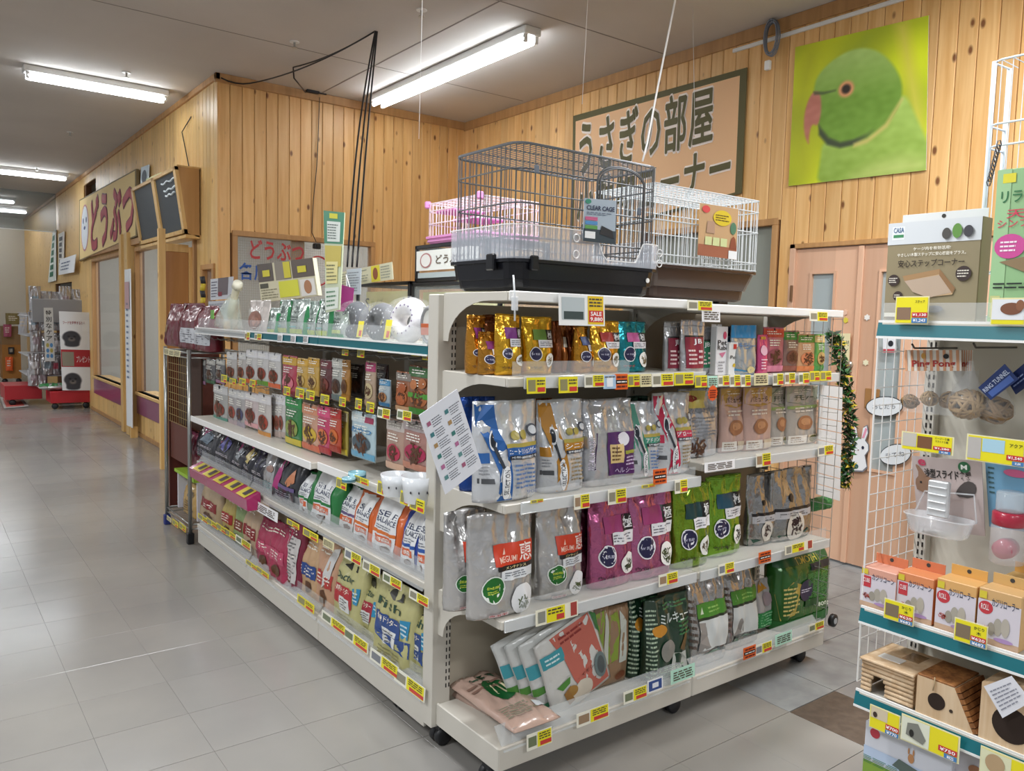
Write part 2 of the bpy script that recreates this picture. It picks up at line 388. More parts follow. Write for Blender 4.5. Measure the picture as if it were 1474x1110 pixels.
# ------------------------------------------------------------------ price tags
TAGS = {}
ORD = ['first', 'second', 'third', 'fourth', 'fifth', 'sixth', 'seventh', 'eighth', 'ninth', 'tenth', 'eleventh', 'twelfth', 'thirteenth',
       'fourteenth', 'fifteenth', 'sixteenth', 'seventeenth', 'eighteenth', 'nineteenth', 'twentieth', 'twenty-first', 'twenty-second', 'twenty-third', 'twenty-fourth', 'twenty-fifth']
TSTY = {'wy': 'white-yellow price tag', 'y': 'yellow price tag', 'c': 'cream price tag', 'o': 'orange sale tag', 'w': 'white price tag',
        'b': 'pale blue price tag', 'm': 'mint green price note', 'v': 'tag with blue circle', 'wide': 'wide yellow price tag', 'cc': 'large white card showing a cage'}
def ptag(box, ax, val, sty, rail, price=None, sub=None, skew=0, name='price_tag'):
    xl, xr, yt, yb = box; xm = (xl+xr)/2; ym = (yt+yb)/2; o = 1-ax
    a = A(xl, ym, ax, val); b = A(xr, ym, ax, val); w = (b-a).length; c = A(xm, ym, ax, val)
    k = (ym-455)/(xm+90)*.75 if ax == 0 else (ym-500)/(2100-xm)*.8     # the tag's own edges slope with the shelf it hangs on
    hp_ = max((yb-yt)*.5, (yb-yt)-abs(k)*(xr-xl))/2; yt, yb = ym-hp_, ym+hp_; zt = A(xm, yt, ax, val).z; zb = A(xm, yb, ax, val).z
    h = zt-zb
    t = thing(name, '', 'price tag', (c.x, c.y, zb), 0, None)
    t.rotation_euler = (R(-4), R(skew), 0 if ax == 1 else -math.pi/2)
    TAGS.setdefault(rail, []).append((xl, TSTY[sty], t))
    def rc(nm, x0, z0, x1, z1, col, l=1):
        g = G(); y = -.0008-.0005*l; g.quad((w*(x0-.5), y, h*z0), (w*(x1-.5), y, h*z0), (w*(x1-.5), y, h*z1), (w*(x0-.5), y, h*z1)); return g.build(nm, M(col, .35), t)
    def tx(s, x0, z0, x1, z1, col, l=3):
        co, fs, asp = glyphs(s, .015); g = G(); y = -.0008-.0005*l
        g.add([(w*(x0-.5+(x1-x0)*p), y, h*(z0+(z1-z0)*q)) for p, q in co], fs); return g.build('lettering', M(col, .5), t)
    def fp(x0, z0, x1, z1, n, col='#4a4030'):
        g = G(); rnd = random.Random(int(xl*3+yt))
        for i in range(n):
            z = z1-(z1-z0)*(i+.5)/n; hh = (z1-z0)/n*.25; x = x0
            while x < x1:
                e = min(x1, x+(x1-x0)*rnd.uniform(.15, .4)); y = -.0024
                g.quad((w*(x-.5), y, h*(z-hh)), (w*(e-.5), y, h*(z-hh)), (w*(e-.5), y, h*(z+hh)), (w*(x-.5), y, h*(z+hh))); x = e+(x1-x0)*.06
        g.build('fine_print', M(col, .6), t)
    base = {'wy': '#eceadb', 'y': '#e9dd2c', 'c': '#e6ddb0', 'o': '#e2621f', 'w': '#eeeef0', 'b': '#a9c6e2', 'm': '#b9e6d2', 'v': '#eef0f2', 'wide': '#efecd8', 'cc': '#eef0f0'}[sty]
    g = G(); g.box(-w/2, w/2, -.0006, .0006, 0, h); g.build('card', M(base, .35), t)
    R_, B_, Y_ = '#c93a35', '#4e7db4', '#eae020'
    if sty == 'wy':
        rc('product_picture', .06, .2, .38, .8, random.Random(int(xl)).choice(['#8d8a78', '#6f7a5c', '#9a8064', '#7b7f86'])); rc('yellow_panel', .42, .05, .97, .95, Y_)
        rc('price_box', .52, .1, .97, .36, R_, 2); fp(.48, .45, .92, .9, 3)
        if price: tx(price, .56, .14, .94, .33, '#ffffff')
    elif sty == 'y':
        rc('product_picture', .07, .15, .45, .85, '#8f8a60'); rc('price_box', .55, .1, .95, .38, R_, 2); fp(.52, .5, .93, .88, 2)
    elif sty in 'cwm': fp(.1, .15, .9, .85, 4)
    elif sty == 'o':
        rc('middle_band', .05, .36, .95, .62, '#1d1a1a'); fp(.12, .42, .88, .56, 1, '#f2f2f2'); fp(.12, .08, .88, .3, 1, '#5a1208'); fp(.12, .68, .88, .92, 1, '#5a1208')
    elif sty == 'b': rc('product_picture', .25, .15, .75, .85, '#e8eef4'); fp(.1, .8, .9, .95, 1)
    elif sty == 'v': rc('blue_panel', .08, .1, .92, .9, '#2f4c8c'); rc('product_picture', .3, .3, .7, .7, '#dfe4ee', 2)
    elif sty == 'wide':
        rc('product_picture', .05, .15, .22, .85, '#8b8c84'); rc('yellow_panel', .25, .05, .68, .95, Y_); rc('price_box', .48, .12, .66, .45, R_, 2); fp(.28, .5, .62, .9, 2)
        rc('red_panel', .82, .1, .97, .95, '#a8423c')
    elif sty == 'cc':
        rc('cage_picture', .06, .18, .55, .9, '#b7c2c6'); rc('cage_tray_picture', .1, .2, .52, .45, '#3c4a4c', 2); rc('yellow_panel', .62, .05, .97, .97, '#e8c52a')
        rc('price_box', .64, .12, .96, .5, R_, 2); tx('SALE', .68, .33, .92, .46, '#ffffff'); tx('9,880', .67, .14, .94, .28, '#ffffff'); fp(.65, .6, .93, .92, 3)
    elif sty == 'big': pass
    return t
def finish_tags():
    for rail, L in TAGS.items():
        L.sort(key=lambda q: q[0])
        for i, (x, s, t) in enumerate(L):
            t['label'] = '%s, %s from left %s' % (s, ORD[i], rail); t['group'] = 'price tags '+rail

# ------------------------------------------------------------------ flat painted panel (print with blended colours)
def painted(name, P00, P10, P11, P01, nu, nv, fn, parent=None, rough=.5, gain=1.0):
    P = [np.array(p) for p in (P00, P10, P11, P01)]
    U, V = np.meshgrid(np.linspace(0, 1, nu), np.linspace(0, 1, nv))
    X = (P[0][None, None]*((1-U)*(1-V))[..., None]+P[1]*(U*(1-V))[..., None]+P[2]*(U*V)[..., None]+P[3]*((1-U)*V)[..., None]).reshape(-1, 3)
    fs = [(r*nu+c, r*nu+c+1, (r+1)*nu+c+1, (r+1)*nu+c) for r in range(nv-1) for c in range(nu-1)]
    me = bpy.data.meshes.new(name); me.from_pydata(X.tolist(), [], fs)
    C = np.clip(fn(U.ravel(), V.ravel())*gain, 0, 1); C = np.where(C <= .04045, C/12.92, ((C+.055)/1.055)**2.4)
    at = me.color_attributes.new('print', 'FLOAT_COLOR', 'POINT'); at.data.foreach_set('color', np.concatenate([C, np.ones((len(C), 1))], 1).ravel())
    m = bpy.data.materials.new('print_'+name); m.use_nodes = True; nt = m.node_tree
    an = nt.nodes.new('ShaderNodeAttribute'); an.attribute_name = 'print'; nt.links.new(an.outputs['Color'], nt.nodes['Principled BSDF'].inputs['Base Color'])
    nt.nodes['Principled BSDF'].inputs['Roughness'].default_value = rough; me.materials.append(m)
    return link(name, me, parent, True)
def hexc(h): return np.array([int(h[i:i+2], 16)/255 for i in (1, 3, 5)])
def inpoly(U, V, poly, soft=.012):
    """signed soft mask of a polygon"""
    inside = np.zeros(len(U), bool); dist = np.full(len(U), 9.)
    n = len(poly)
    for i in range(n):
        (x1, y1), (x2, y2) = poly[i], poly[(i+1) % n]
        c = ((y1 > V) != (y2 > V)) & (U < (x2-x1)*(V-y1)/((y2-y1) or 1e-9)+x1); inside ^= c
        dx, dy = x2-x1, y2-y1; t = np.clip(((U-x1)*dx+(V-y1)*dy)/(dx*dx+dy*dy+1e-12), 0, 1)
        dist = np.minimum(dist, np.hypot(U-x1-t*dx, V-y1-t*dy))
    s = np.where(inside, dist, -dist); return np.clip(s/soft*.5+.5, 0, 1)[:, None]
def smooth_poly(p, k=3):
    for _ in range(k):
        q = []
        for i in range(len(p)):
            a, b = p[i], p[(i+1) % len(p)]; q += [(a[0]*.75+b[0]*.25, a[1]*.75+b[1]*.25), (a[0]*.25+b[0]*.75, a[1]*.25+b[1]*.75)]
        p = q
    return p

# ------------------------------------------------------------------ the room shell
XL, XR, YB, ZC = 2.1, 4.58, 6.95, 3.44
def slab(name, *b, mat=None): g = G(); g.box(*b); return struct(g.build(name, mat))
floor = slab('floor', -7, 8, -6, 22, -.08, -.004, mat=noisy_mat('tile_joint', '#77736d', '#807c75', 5, .4))
# vinyl tiles: those near enough are laid one by one
T = .3085; TX0, TY0 = 2.618+T*.0, 1.674
tile_me = {}
def tile_mesh(mat):
    if mat.name not in tile_me:
        g = G(); e = T/2-(.0014 if mat is not FLOOR_M else .0003); g.cbox(-e, e, -e, e, -.004, 0, .0004); tile_me[mat.name] = g.mesh('tile', mat)
    return tile_me[mat.name]
def proj(p):
    d = Vector(p)-Vector((0, 0, CAM_H)); z = d.dot(FW)
    return (737+FOC*d.dot(RT)/z, 555-FOC*d.dot(UP)/z, z) if z > .1 else None
cells = []; used = set()
for i in range(-16, 10):
    for j in range(-5, 50):
        x, y = TX0+.3085*(i-.5), TY0+.31*(j-.5)
        q = proj((x, y, 0))
        if not q or not (-110 < q[0] < 1600 and 200 < q[1] < 1330): continue
        if x > XL-.2 and y > YB-.2: continue
        if 1.75 < x < 3.1 and 2.3 < y < 6: continue
        cells.append((q[2], i, j, x, y))
cells.sort()
for z, i, j, x, y in cells[:270]:
    grey = (x > 2.6 and y > 1.67)
    mt = FLOOR_B if (i, j) in ((1, 0), (1, -1), (2, 0)) and False else (FLOOR_G if grey else FLOOR_M)
    if abs(x-(TX0+.3085*.5)) < .02 and abs(y-(TY0-.31*.5)) < .02: mt = FLOOR_B
    if abs(x-(TX0+.3085*.5)) < .02 and abs(y-(TY0-.31*1.5)) < .02: mt = FLOOR_B
    o = link('tile', tile_mesh(mt), floor); o.location = (x, y, 0); used.add((i, j))
g = G()
for i in range(-30, 18):
    for j in range(-12, 66):
        if (i, j) in used: continue
        x, y = TX0+.3085*(i-.5), TY0+.31*(j-.5); e = T/2-.0009
        g.box(x-e, x+e, y-e, y+e, -.004, 0)
o = g.build('outlying_tiles', FLOOR_M, floor); o['kind'] = 'stuff'
ceil = slab('ceiling', -7, 8, -6, 22, ZC, ZC+.1, mat=CEIL_M)
for k, (x0, y0, x1, y1) in enumerate(((-3, 4.2, 4.5, 4.21), (3.0, 1, 3.01, 6.9), (-3, 5.9, 4.5, 5.91), (0, 1.5, .01, 12))):
    g = G(); g.box(x0, x1+.001, y0, y1, ZC-.0015, ZC); g.build('board_joint', M('#8e8883', .9), ceil)

PW = .105
def plank_wall(parent, axis, face, sgn, a0, a1, z0, z1, openings, mat, pw=PW, limit=999):
    """vertical boards on the plane axis=face, running a0..a1; sgn = side the boards face; openings = (a0, a1, z0, z1)"""
    cache = {}; n = int(round((a1-a0)/pw)); pw = (a1-a0)/n; rest = G()
    for i in range(n):
        c = a0+pw*(i+.5); segs = [(z0, z1)]
        for (p, q, r, s) in openings:
            if c+pw*.35 > p and c-pw*.35 < q:
                new = []
                for (u, v) in segs:
                    if r > u: new.append((u, min(v, r)))
                    if s < v: new.append((max(u, s), v))
                segs = [t for t in new if t[1]-t[0] > .01]
        for (u, v) in segs:
            k = round(v-u, 3); hw = pw/2-.0016; hh = (v-u)/2
            if k not in cache:
                g = G()
                if axis == 0: g.cbox(-.008, .008, -hw, hw, -hh, hh, .004)
                else: g.cbox(-hw, hw, -.008, .008, -hh, hh, .004)
                cache[k] = g.mesh('plank', mat)
            loc = (face+sgn*.008, c, (u+v)/2) if axis == 0 else (c, face+sgn*.008, (u+v)/2)
            if i < limit:
                o = link('plank', cache[k], parent); o.location = loc
            else:
                if axis == 0: rest.box(loc[0]-.008, loc[0]+.008, c-hw, c+hw, u, v)
                else: rest.box(c-hw, c+hw, loc[1]-.008, loc[1]+.008, u, v)
    if rest.f: o = rest.build('far_planks', mat, parent); o['kind'] = 'stuff'
def holed(name, axis, f0, f1, a0, a1, z0, z1, openings, mat):
    g = G(); cuts = sorted({a0, a1} | {o[0] for o in openings} | {o[1] for o in openings})
    for p, q in zip(cuts, cuts[1:]):
        segs = [(z0, z1)]
        for (oa, ob, r, s) in openings:
            if oa < (p+q)/2 < ob:
                new = []
                for (u, v) in segs:
                    if r > u: new.append((u, min(v, r)))
                    if s < v: new.append((max(u, s), v))
                segs = [t for t in new if t[1]-t[0] > .001]
        for u, v in segs:
            g.box(f0, f1, p, q, u, v) if axis == 0 else g.box(p, q, f0, f1, u, v)
    return struct(g.build(name, mat))
DARKJ = M('#6a4527', .8)
opL = [(7.05, 7.4, 1.1, 1.86), (7.62, 10.02, .27, 2.17), (10.56, 12.75, .27, 2.18), (12.44, 13.27, 2.72, 3.27), (14.6, 16.5, 0, 1.9)]
wl = holed('wall_left', 0, XL+.016, XL+.09, YB+.1, 21, 0, ZC, opL, DARKJ)
plank_wall(wl, 0, XL+.016, -1, YB, 21, .0, ZC-.05, opL, PINE_PALE, PW, 60)
opB = [(2.235, 3.545, 1.0, 2.135)]
wb = holed('wall_back', 1, YB+.016, YB+.09, XL+.016, XR+.1, 0, ZC, opB, DARKJ)
plank_wall(wb, 1, YB+.016, -1, XL+.0, XR, 0, ZC-.05, opB, PINE, PW)
opR = [(1.75, 3.07, 0, 1.96), (3.2, 4.35, 1.05, 2.15)]
wr = holed('wall_right', 0, XR, XR+.08, .2, YB+.1, 0, ZC, opR, DARKJ)
plank_wall(wr, 0, XR, -1, .35, YB, 0, ZC-.05, opR, PINE)
wf = slab('wall_far', -3, XR+2, 21, 21.1, 0, ZC, mat=M('#c5c0b4', .8))
struct(G().box(4.9, 5.0, YB+.1, 14, 0, ZC).build('wall_inner', M('#b9b6ac', .8)))
struct(G().box(2.2, 4.9, 13.4, 13.5, 0, ZC).build('wall_inner_far', M('#b9b6ac', .8)))
# cornices
def trim(name, pts, mat): g = G(); [g.cbox(*p, .004) for p in pts]; return struct(g.build(name, mat))
trim('trim_1', [(XL-.02, XL+.02, YB-.02, 21, ZC-.055, ZC)], TRIM)
trim('trim_2', [(XL-.02, XR, YB-.02, YB+.02, ZC-.075, ZC)], TRIM)
trim('trim_3', [(XR-.03, XR+.01, .3, YB, ZC-.085, ZC)], TRIM)
trim('trim_4', [(XL-.006, XL+.012, YB-.012, YB+.012, 0, ZC-.05)], PINE)
trim('baseboard_left', [(XL-.012, XL, YB, 13, 0, .05)], TRIM)
# white cable cover under the right-hand cornice
g = G(); g.cbox(XR-.03, XR-.012, .4, 3.62, ZC-.125, ZC-.1, .003); tag(g.build('cable_cover', WHITE), 'white plastic cable cover running under the ceiling trim above the parrot poster', 'cable cover')

def window(n, axis, face, sgn, a0, a1, z0, z1, fw=.045, pane_mat=None, mull=()):
    """frame bars, sill and glass pane; bars stick out of the wall to sgn side"""
    g = G(); g.box(*( (face-.001, face+.001, a0, a0+.01, z0, z0+.01) if axis == 0 else (a0, a0+.01, face-.001, face+.001, z0, z0+.01)))
    root = bpy.data.objects.new('window_%d' % n, None); COL.objects.link(root); struct(root)
    root.location = (face, (a0+a1)/2, z0) if axis == 0 else ((a0+a1)/2, face, z0)
    def bar(nm, p, q, r, s, mat=TRIM, d0=-.02, d1=.06):
        g = G(); f0, f1 = face-sgn*d1, face-sgn*d0
        g.cbox(f0, f1, p, q, r, s, .003) if axis == 0 else g.cbox(p, q, f0, f1, r, s, .003); return g.build(nm, mat, root, world=True)
    bar('frame_bar', a0-fw, a1+fw, z1, z1+fw); bar('frame_bar', a0-fw, a1+fw, z0-fw, z0)
    bar('frame_bar', a0-fw, a0, z0, z1); bar('frame_bar', a1, a1+fw, z0, z1)
    for m in mull: bar('frame_bar', m-fw/2, m+fw/2, z0, z1)
    g = G(); f0 = face-sgn*.03
    g.box(f0-.002, f0+.002, a0, a1, z0, z1) if axis == 0 else g.box(a0, a1, f0-.002, f0+.002, z0, z1)
    g.build('pane', pane_mat or clear('#dfe6e6', .12), root, world=True)
    return root
window(1, 0, XL, -1, 7.08, 7.36, 1.12, 1.83)
w2 = window(2, 0, XL, -1, 7.66, 9.98, .52, 2.13, mull=(8.9,))
w3 = window(3, 0, XL, -1, 10.6, 12.7, .52, 2.13)
for w_, a, b in ((w2, 7.66, 9.98), (w3, 10.6, 12.7)):
    G().box(XL-.02, XL+.03, a, b, .27, .49).build('purple_panel', M('#8a4569', .3, 0, .3), w_, world=True)
    G().cbox(XL-.035, XL+.2, a-.03, b+.03, .485, .52, .004).build('sill', PINE_PALE, w_, world=True)
trim('trim_5', [(XL-.09, XL+.02, 10.06, 10.22, 0, 2.35), (XL-.09, XL+.02, 10.38, 10.5, 0, 2.35)], PINE_PALE)
trim('trim_6', [(XL-.05, XL, 7.5, 13.2, 2.2, 2.27)], TRIM)
# framed recess high in the facade
g = G(); g.box(XL+.3, XL+.32, 12.3, 13.4, 2.6, 3.4); struct(g.build('wall_recess', M('#6b5238', .8)))
w4 = window(4, 1, YB, -1, 2.26, 3.52, 1.02, 2.115)
g = G()
for i in range(64): x = 2.27+i*.0195; g.box(x, x+.0016, YB+.075, YB+.077, 1.02, 2.1)
for i in range(50): z = 1.03+i*.0215; g.box(2.26, 3.1, YB+.077, YB+.079, z, z+.0016)
o = g.build('wire_mesh', M('#8a8578', .5), w4, world=True); o['kind'] = 'stuff'
G().box(2.78, 2.9, YB+.09, YB+.12, 1.0, 2.13).build('inner_post', TRIM, w4, world=True)
for s, q, mt in (('どうぶつ', (360, 437, 345, 372), M('#b8383c', .5)), ('各店', (344, 386, 378, 402), M('#2c56a4', .5))):
    p00 = A(q[0], q[3], 1, YB-.01); p10 = A(q[1], q[3]+2, 1, YB-.01); p01 = A(q[0], q[2], 1, YB-.01)
    flat_text('lettering', s, p00, (p10.x, p10.y, p00.z), (p00.x, p00.y, p01.z), mt, w4, (0, -.004, 0), .02)
c = A(458, 390, 1, YB-.01); g = G(); g.lathe([(.12, YB-.012), (.12, YB-.011)], (c.x, 0, c.z), 24, 'y', False)
n = 28; g = G(); g.tube([(c.x+.11*math.cos(2*math.pi*i/n), YB-.012, c.z+.13*math.sin(2*math.pi*i/n)) for i in range(n)], .009, 4, True); g.build('red_ring', M('#b8383c', .5), w4, world=True)
w5 = window(5, 0, XR, -1, 3.24, 4.31, 1.1, 2.12, pane_mat=M('#8f938a', .06, 0, 0, 1, 0, 0, 30, .6))
# double door in the right-hand wall
door = bpy.data.objects.new('door_1', None); COL.objects.link(door); struct(door); door.location = (XR, 2.65, 0)
def dp(nm, b, mt=PINKWOOD, c=.003): g = G(); g.cbox(*b, c); return g.build(nm, mt, door, world=True)
XD = XR-.012
dp('jamb', (XR-.035, XR+.05, 3.045, 3.085, 0, 1.985)); dp('jamb', (XR-.035, XR+.05, 1.74, 1.78, 0, 1.985)); dp('head', (XR-.035, XR+.05, 1.74, 3.085, 1.955, 1.985), TRIM)
for (y0, y1, ga, gb, z0) in ((2.60, 3.045, 2.775, 2.925, 1.0), (1.79, 2.595, 2.33, 2.47, .62)):
    G().box(XD, XD+.035, y0, ga, .015, 1.95).build('door_leaf_stile', PINKWOOD, door, world=True)
    G().box(XD, XD+.035, gb, y1, .015, 1.95).build('door_leaf_stile', PINKWOOD, door, world=True)
    G().box(XD, XD+.035, ga, gb, .015, z0).build('door_leaf_rail', PINKWOOD, door, world=True)
    G().box(XD, XD+.035, ga, gb, 1.79, 1.95).build('door_leaf_rail', PINKWOOD, door, world=True)
    G().box(XD+.012, XD+.018, ga, gb, z0, 1.79).build('pane', M('#a9b4b6', .12, 0, 0, 1, 0, 0, 30, .7), door, world=True)  # opaque glass; the grey-blue it mostly reflects is put into its colour
    g = G()
    for b in ((XD-.01, XD, ga-.015, ga, z0-.015, 1.805), (XD-.01, XD, gb, gb+.015, z0-.015, 1.805), (XD-.01, XD, ga, gb, z0-.015, z0), (XD-.01, XD, ga, gb, 1.79, 1.805)): g.box(*b)
    g.build('glazing_bead', PINKWOOD, door, world=True)
dp('astragal', (XD-.015, XD, 2.585, 2.62, .015, 1.95))
for z in (1.62, .3): g = G(); g.lathe([(.009, z), (.009, z+.1)], (XR-.045, 3.05, 0), 10); g.build('hinge', M('#7a5a3e', .4, .5), door, world=True)
g = G(); g.lathe([(.022, -.0), (.022, -.03), (.012, -.035), (.012, -.05), (.024, -.055), (.024, -.075)], (XD, 2.63, 1.235), 14, 'x'); g.build('knob', M('#b9b2a4', .3, .6), door, world=True)
dp('push_plate', (XD-.006, XD, 2.44, 2.53, .98, 1.1), M('#a5794a', .4))

# ------------------------------------------------------------------ ceiling fixtures
TUBE = M('#f4faff', .5, emit=TUBE_EMIT)
def fixture(label, x0, x1, y0, y1, z=ZC, tubes=2, grp=None):
    cx, cy = (x0+x1)/2, (y0+y1)/2; t = thing('ceiling_light', label, 'ceiling light', (cx, cy, z), 0, grp)
    lx, ly = (x1-x0)/2, (y1-y0)/2; along_x = lx > ly
    g = G(); g.cbox(-lx, lx, -ly, ly, -.055, 0, .006); g.build('housing', WHITE, t)
    for k in range(tubes):
        s = (k-.5)*(2*(ly if along_x else lx)-.05) if tubes == 2 else 0; g = G()
        if along_x: g.tube([(-lx+.03, s, -.085), (lx-.03, s, -.085)], .016, 10)
        else: g.tube([(s, -ly+.03, -.085), (s, ly-.03, -.085)], .016, 10)
        g.build('tube', TUBE, t, True)
        for e in (-1, 1):
            g = G()
            if along_x: g.cbox(e*(lx-.03)-.012, e*(lx-.03)+.012, s-.014, s+.014, -.105, -.05, .003)
            else: g.cbox(s-.014, s+.014, e*(ly-.03)-.012, e*(ly-.03)+.012, -.105, -.05, .003)
            g.build('end_socket', WHITE, t)
    return t
fixture('twin-tube ceiling light at the upper left, nearest the wood corner', .8, 1.92, 7.76, 7.9)
fixture('long twin-tube ceiling light above the row of cages', 3.36, 3.5, 4.4, 6.68)
fixture('twin-tube ceiling light over the far aisle, in front of the hanging glass sheet', .55, 1.92, 13.45, 13.6)
for x, y, w in ((1.0, 17.2, 'nearest'), (1.35, 18.8, 'second'), (.9, 20.3, 'farthest')):
    fixture('ceiling light seen through the hanging glass sheet, %s of the three' % w, x-.55, x+.6, y-.07, y+.07)
# hanging smoke curtain of glass
g = G(); g.box(-4, 2.08, 15.99, 16.0, 2.79, ZC); o = g.build('smoke_curtain', M('#7f9096', .05, 0, 0, .38), None); tag(o, 'grey glass smoke curtain hanging from the ceiling of the far aisle', 'glass sheet')
G().box(-4, 2.08, 15.985, 16.005, 2.775, 2.79).build('edge_rail', WHITE, o)
def sprinkler(px, py, lab):
    c = A(px, py, 2, ZC); t = thing('sprinkler', lab, 'sprinkler', c); g = G(); g.lathe([(.035, -.006), (.035, 0)], (0, 0, 0), 14); g.build('plate', WHITE, t)
    g = G(); g.lathe([(.02, -.045), (.02, -.04), (.007, -.038), (.009, -.006)], (0, 0, 0), 10); g.build('head', M('#b8b8b4', .3, .7), t)
sprinkler(182, 104, 'small ceiling sprinkler above the left ceiling light'); sprinkler(424, 60, 'small ceiling sprinkler beside the black cables')
sprinkler(101, 190, 'small ceiling sprinkler between the two left ceiling lights'); sprinkler(53, 241, 'small ceiling sprinkler in front of the far aisle light')
sprinkler(607, 14, 'small ceiling sprinkler near the top centre')
# cables
def cable(name, pts, r, mat, label, cat='cable'):
    g = G(); g.tube(pts, r, 5); return tag(g.build(name, mat, None, True), label, cat)
def to_ceiling(P):
    a, b = P[0], P[1]; k = (ZC-a.z)/max(a.z-b.z, .05); return [Vector((a.x+(a.x-b.x)*min(k, 4)*.5, a.y, ZC))]+P if a.z < ZC else P
def sag(a, b, n=10, s=.1, side=(0, 0, 0)):
    a, b = Vector(a), Vector(b); return [a+(b-a)*(i/n)+Vector((0, 0, -s))*4*(i/n)*(1-i/n)+Vector(side)*math.sin(i/n*math.pi) for i in range(n+1)]
h = A(540, 45, 2, ZC-.01); q1 = A(422, 97, 2, ZC-.02); q2 = A(360, 120, 1, YB-.06); q3 = A(318, 112, 1, YB-.05)
cable('ceiling_cable', sag(h, q1, 10, .03)+sag(q1, A(423, 112, 2, ZC-.12), 3, 0)[1:]+[A(440, 133, 1, YB-.05)], .006, BLACK, 'black cable looping along the ceiling to the top of the wood wall')
cable('ceiling_cable', sag(h, q2, 14, .05)+sag(q2, q3, 4, .02)[1:], .006, BLACK, 'black cable drooping from the ceiling hook towards the wood corner')
low = A(500, 384, 0, 2.0)
for k, (dx, nm) in enumerate(((.0, 'left'), (.02, 'middle'), (.04, 'right'))):
    cable('hanging_cable', sag(h+Vector((dx*.4, 0, 0)), low+Vector((dx, -dx, 0)), 14, .0, (-.03+dx*.6, 0, 0)), .006, BLACK, 'long black cable hanging from the ceiling hook, %s of the three' % nm)
cable('wall_cable', [A(460, 140, 1, YB-.02), A(458, 200, 1, YB-.02), A(456, 240, 1, YB-.02), A(451, 290, 1, YB-.02), A(449, 335, 1, YB-.02), A(455, 348, 1, YB-.02)], .004, BLACK, 'thin black cable down the wood wall to the small camera')
c = A(456, 352, 1, YB-.06); t = thing('security_camera', 'small black camera under the top of the interior window', 'camera', c)
G().cbox(-.03, .03, -.03, .03, -.04, .01, .008).build('camera_body', BLACK, t); g = G(); g.lathe([(.018, -.045), (.02, -.03)], (0, 0, -.015), 12, 'y'); g.build('lens', M('#2b2b30', .1), t)
c = A(450, 132, 1, YB-.05); t = thing('adapter', 'small black adapter lying on the trim at the top of the wood wall', 'adapter', c); G().cbox(-.06, .06, -.02, .02, -.012, .012, .006).build('adapter_case', BLACK, t); G().cbox(.06, .13, -.008, .008, -.006, .004, .002).build('plug', BLACK, t)
cable('wall_cable', [A(275, 168, 0, XL-.01), A(262, 190, 0, XL-.02), A(272, 240, 0, XL-.02), A(270, 246, 0, XL-.02)], .005, BLACK, 'thin dark cable coming down to the chalkboard cabinet')
cable('pull_cord', to_ceiling([A(972, 0, 1, 3.2), A(960, 60, 1, 3.2), A(946, 130, 1, 3.2), A(932, 205, 1, 3.2), A(925, 232, 1, 3.2)]), .006, WHITE, 'thick white cord hanging in front of the rabbit room banner', 'cord')
for p, lab in ((((846, 0), (838, 150)), 'left of the banner'), (((997, 0), (1000, 180)), 'in front of the banner'), (((607, 40), (603, 200)), 'in front of the wood wall')):
    cable('hanging_wire', to_ceiling([A(*p[0], 1, 3.5), A(*p[1], 1, 3.5)]), .0014, WHITE, 'very thin pale wire hanging from the ceiling, '+lab, 'wire')
c = A(1113, 55, 0, XR-.05); g = G()
for k in range(7): g.tube([c+Vector((-.01*k*.6, .05*math.cos(a_)*(1+.12*math.sin(k*2)), .105*math.sin(a_)*(1+.1*math.cos(k*3)))) for a_ in [2*math.pi*i/18 for i in range(18)]], .004, 4, True)
t = thing('coiled_cable', 'grey coiled cable with a white plug hanging beside the parrot poster', 'cable', c); g.build('cable_coil', M('#868c98', .5), t, True, world=True)
G().cbox(-.03, .0, .0, .04, -.2, -.14, .005).build('plug', WHITE, t)

# ------------------------------------------------------------------ signs on the walls
def poly_board(name, label, cat, q, ax, val, mat, th=.01, parent=None, rim=None):
    """flat board whose four corners are seen at the pixels q (TL, TR, BR, BL)"""
    P = [A(x, y, ax, val) for x, y in q]; n = (-1, 0, 0) if ax == 0 else (0, -1, 0)
    t = thing(name, label, cat, (P[2]+P[3])/2)
    g = G(); g.prism([p for p in P], Vector(n)*-th); g.build('board', mat, t, world=True)
    return t, P, Vector(n)
def board_text(t, P, n, s, u0, v0, u1, v1, mat, lift=.002, bold=.015, name='lettering'):
    """u from the left, v from the bottom of the board"""
    TL, TR, BR, BL = P; f = lambda u, v: (BL*(1-u)*(1-v)+BR*u*(1-v)+TR*u*v+TL*(1-u)*v)
    a, b, c, d = f(u0, v0), f(u1, v0), f(u0, v1), f(u1, v1)
    co, fs, asp = glyphs(s, bold); g = G()
    g.add([a*(1-p)*(1-q)+b*p*(1-q)+d*p*q+c*(1-p)*q+n*lift for p, q in co.tolist()], fs); return g.build(name, mat, t, world=True)
def board_rect(t, P, n, u0, v0, u1, v1, mat, name='printed_panel', lift=.001):
    TL, TR, BR, BL = P; f = lambda u, v: (BL*(1-u)*(1-v)+BR*u*(1-v)+TR*u*v+TL*(1-u)*v)+n*lift
    return G().quad(f(u0, v0), f(u1, v0), f(u1, v1), f(u0, v1)).build(name, mat, t, world=True)
def board_poly(t, P, n, pts, mat, name='printed_shape', lift=.0015):
    TL, TR, BR, BL = P; f = lambda u, v: (BL*(1-u)*(1-v)+BR*u*(1-v)+TR*u*v+TL*(1-u)*v)+n*lift
    tri = tessellate_polygon([[Vector((x, y, 0)) for x, y in pts]]); return G().add([f(x, y) for x, y in pts], [tuple(q) for q in tri]).build(name, mat, t, world=True)
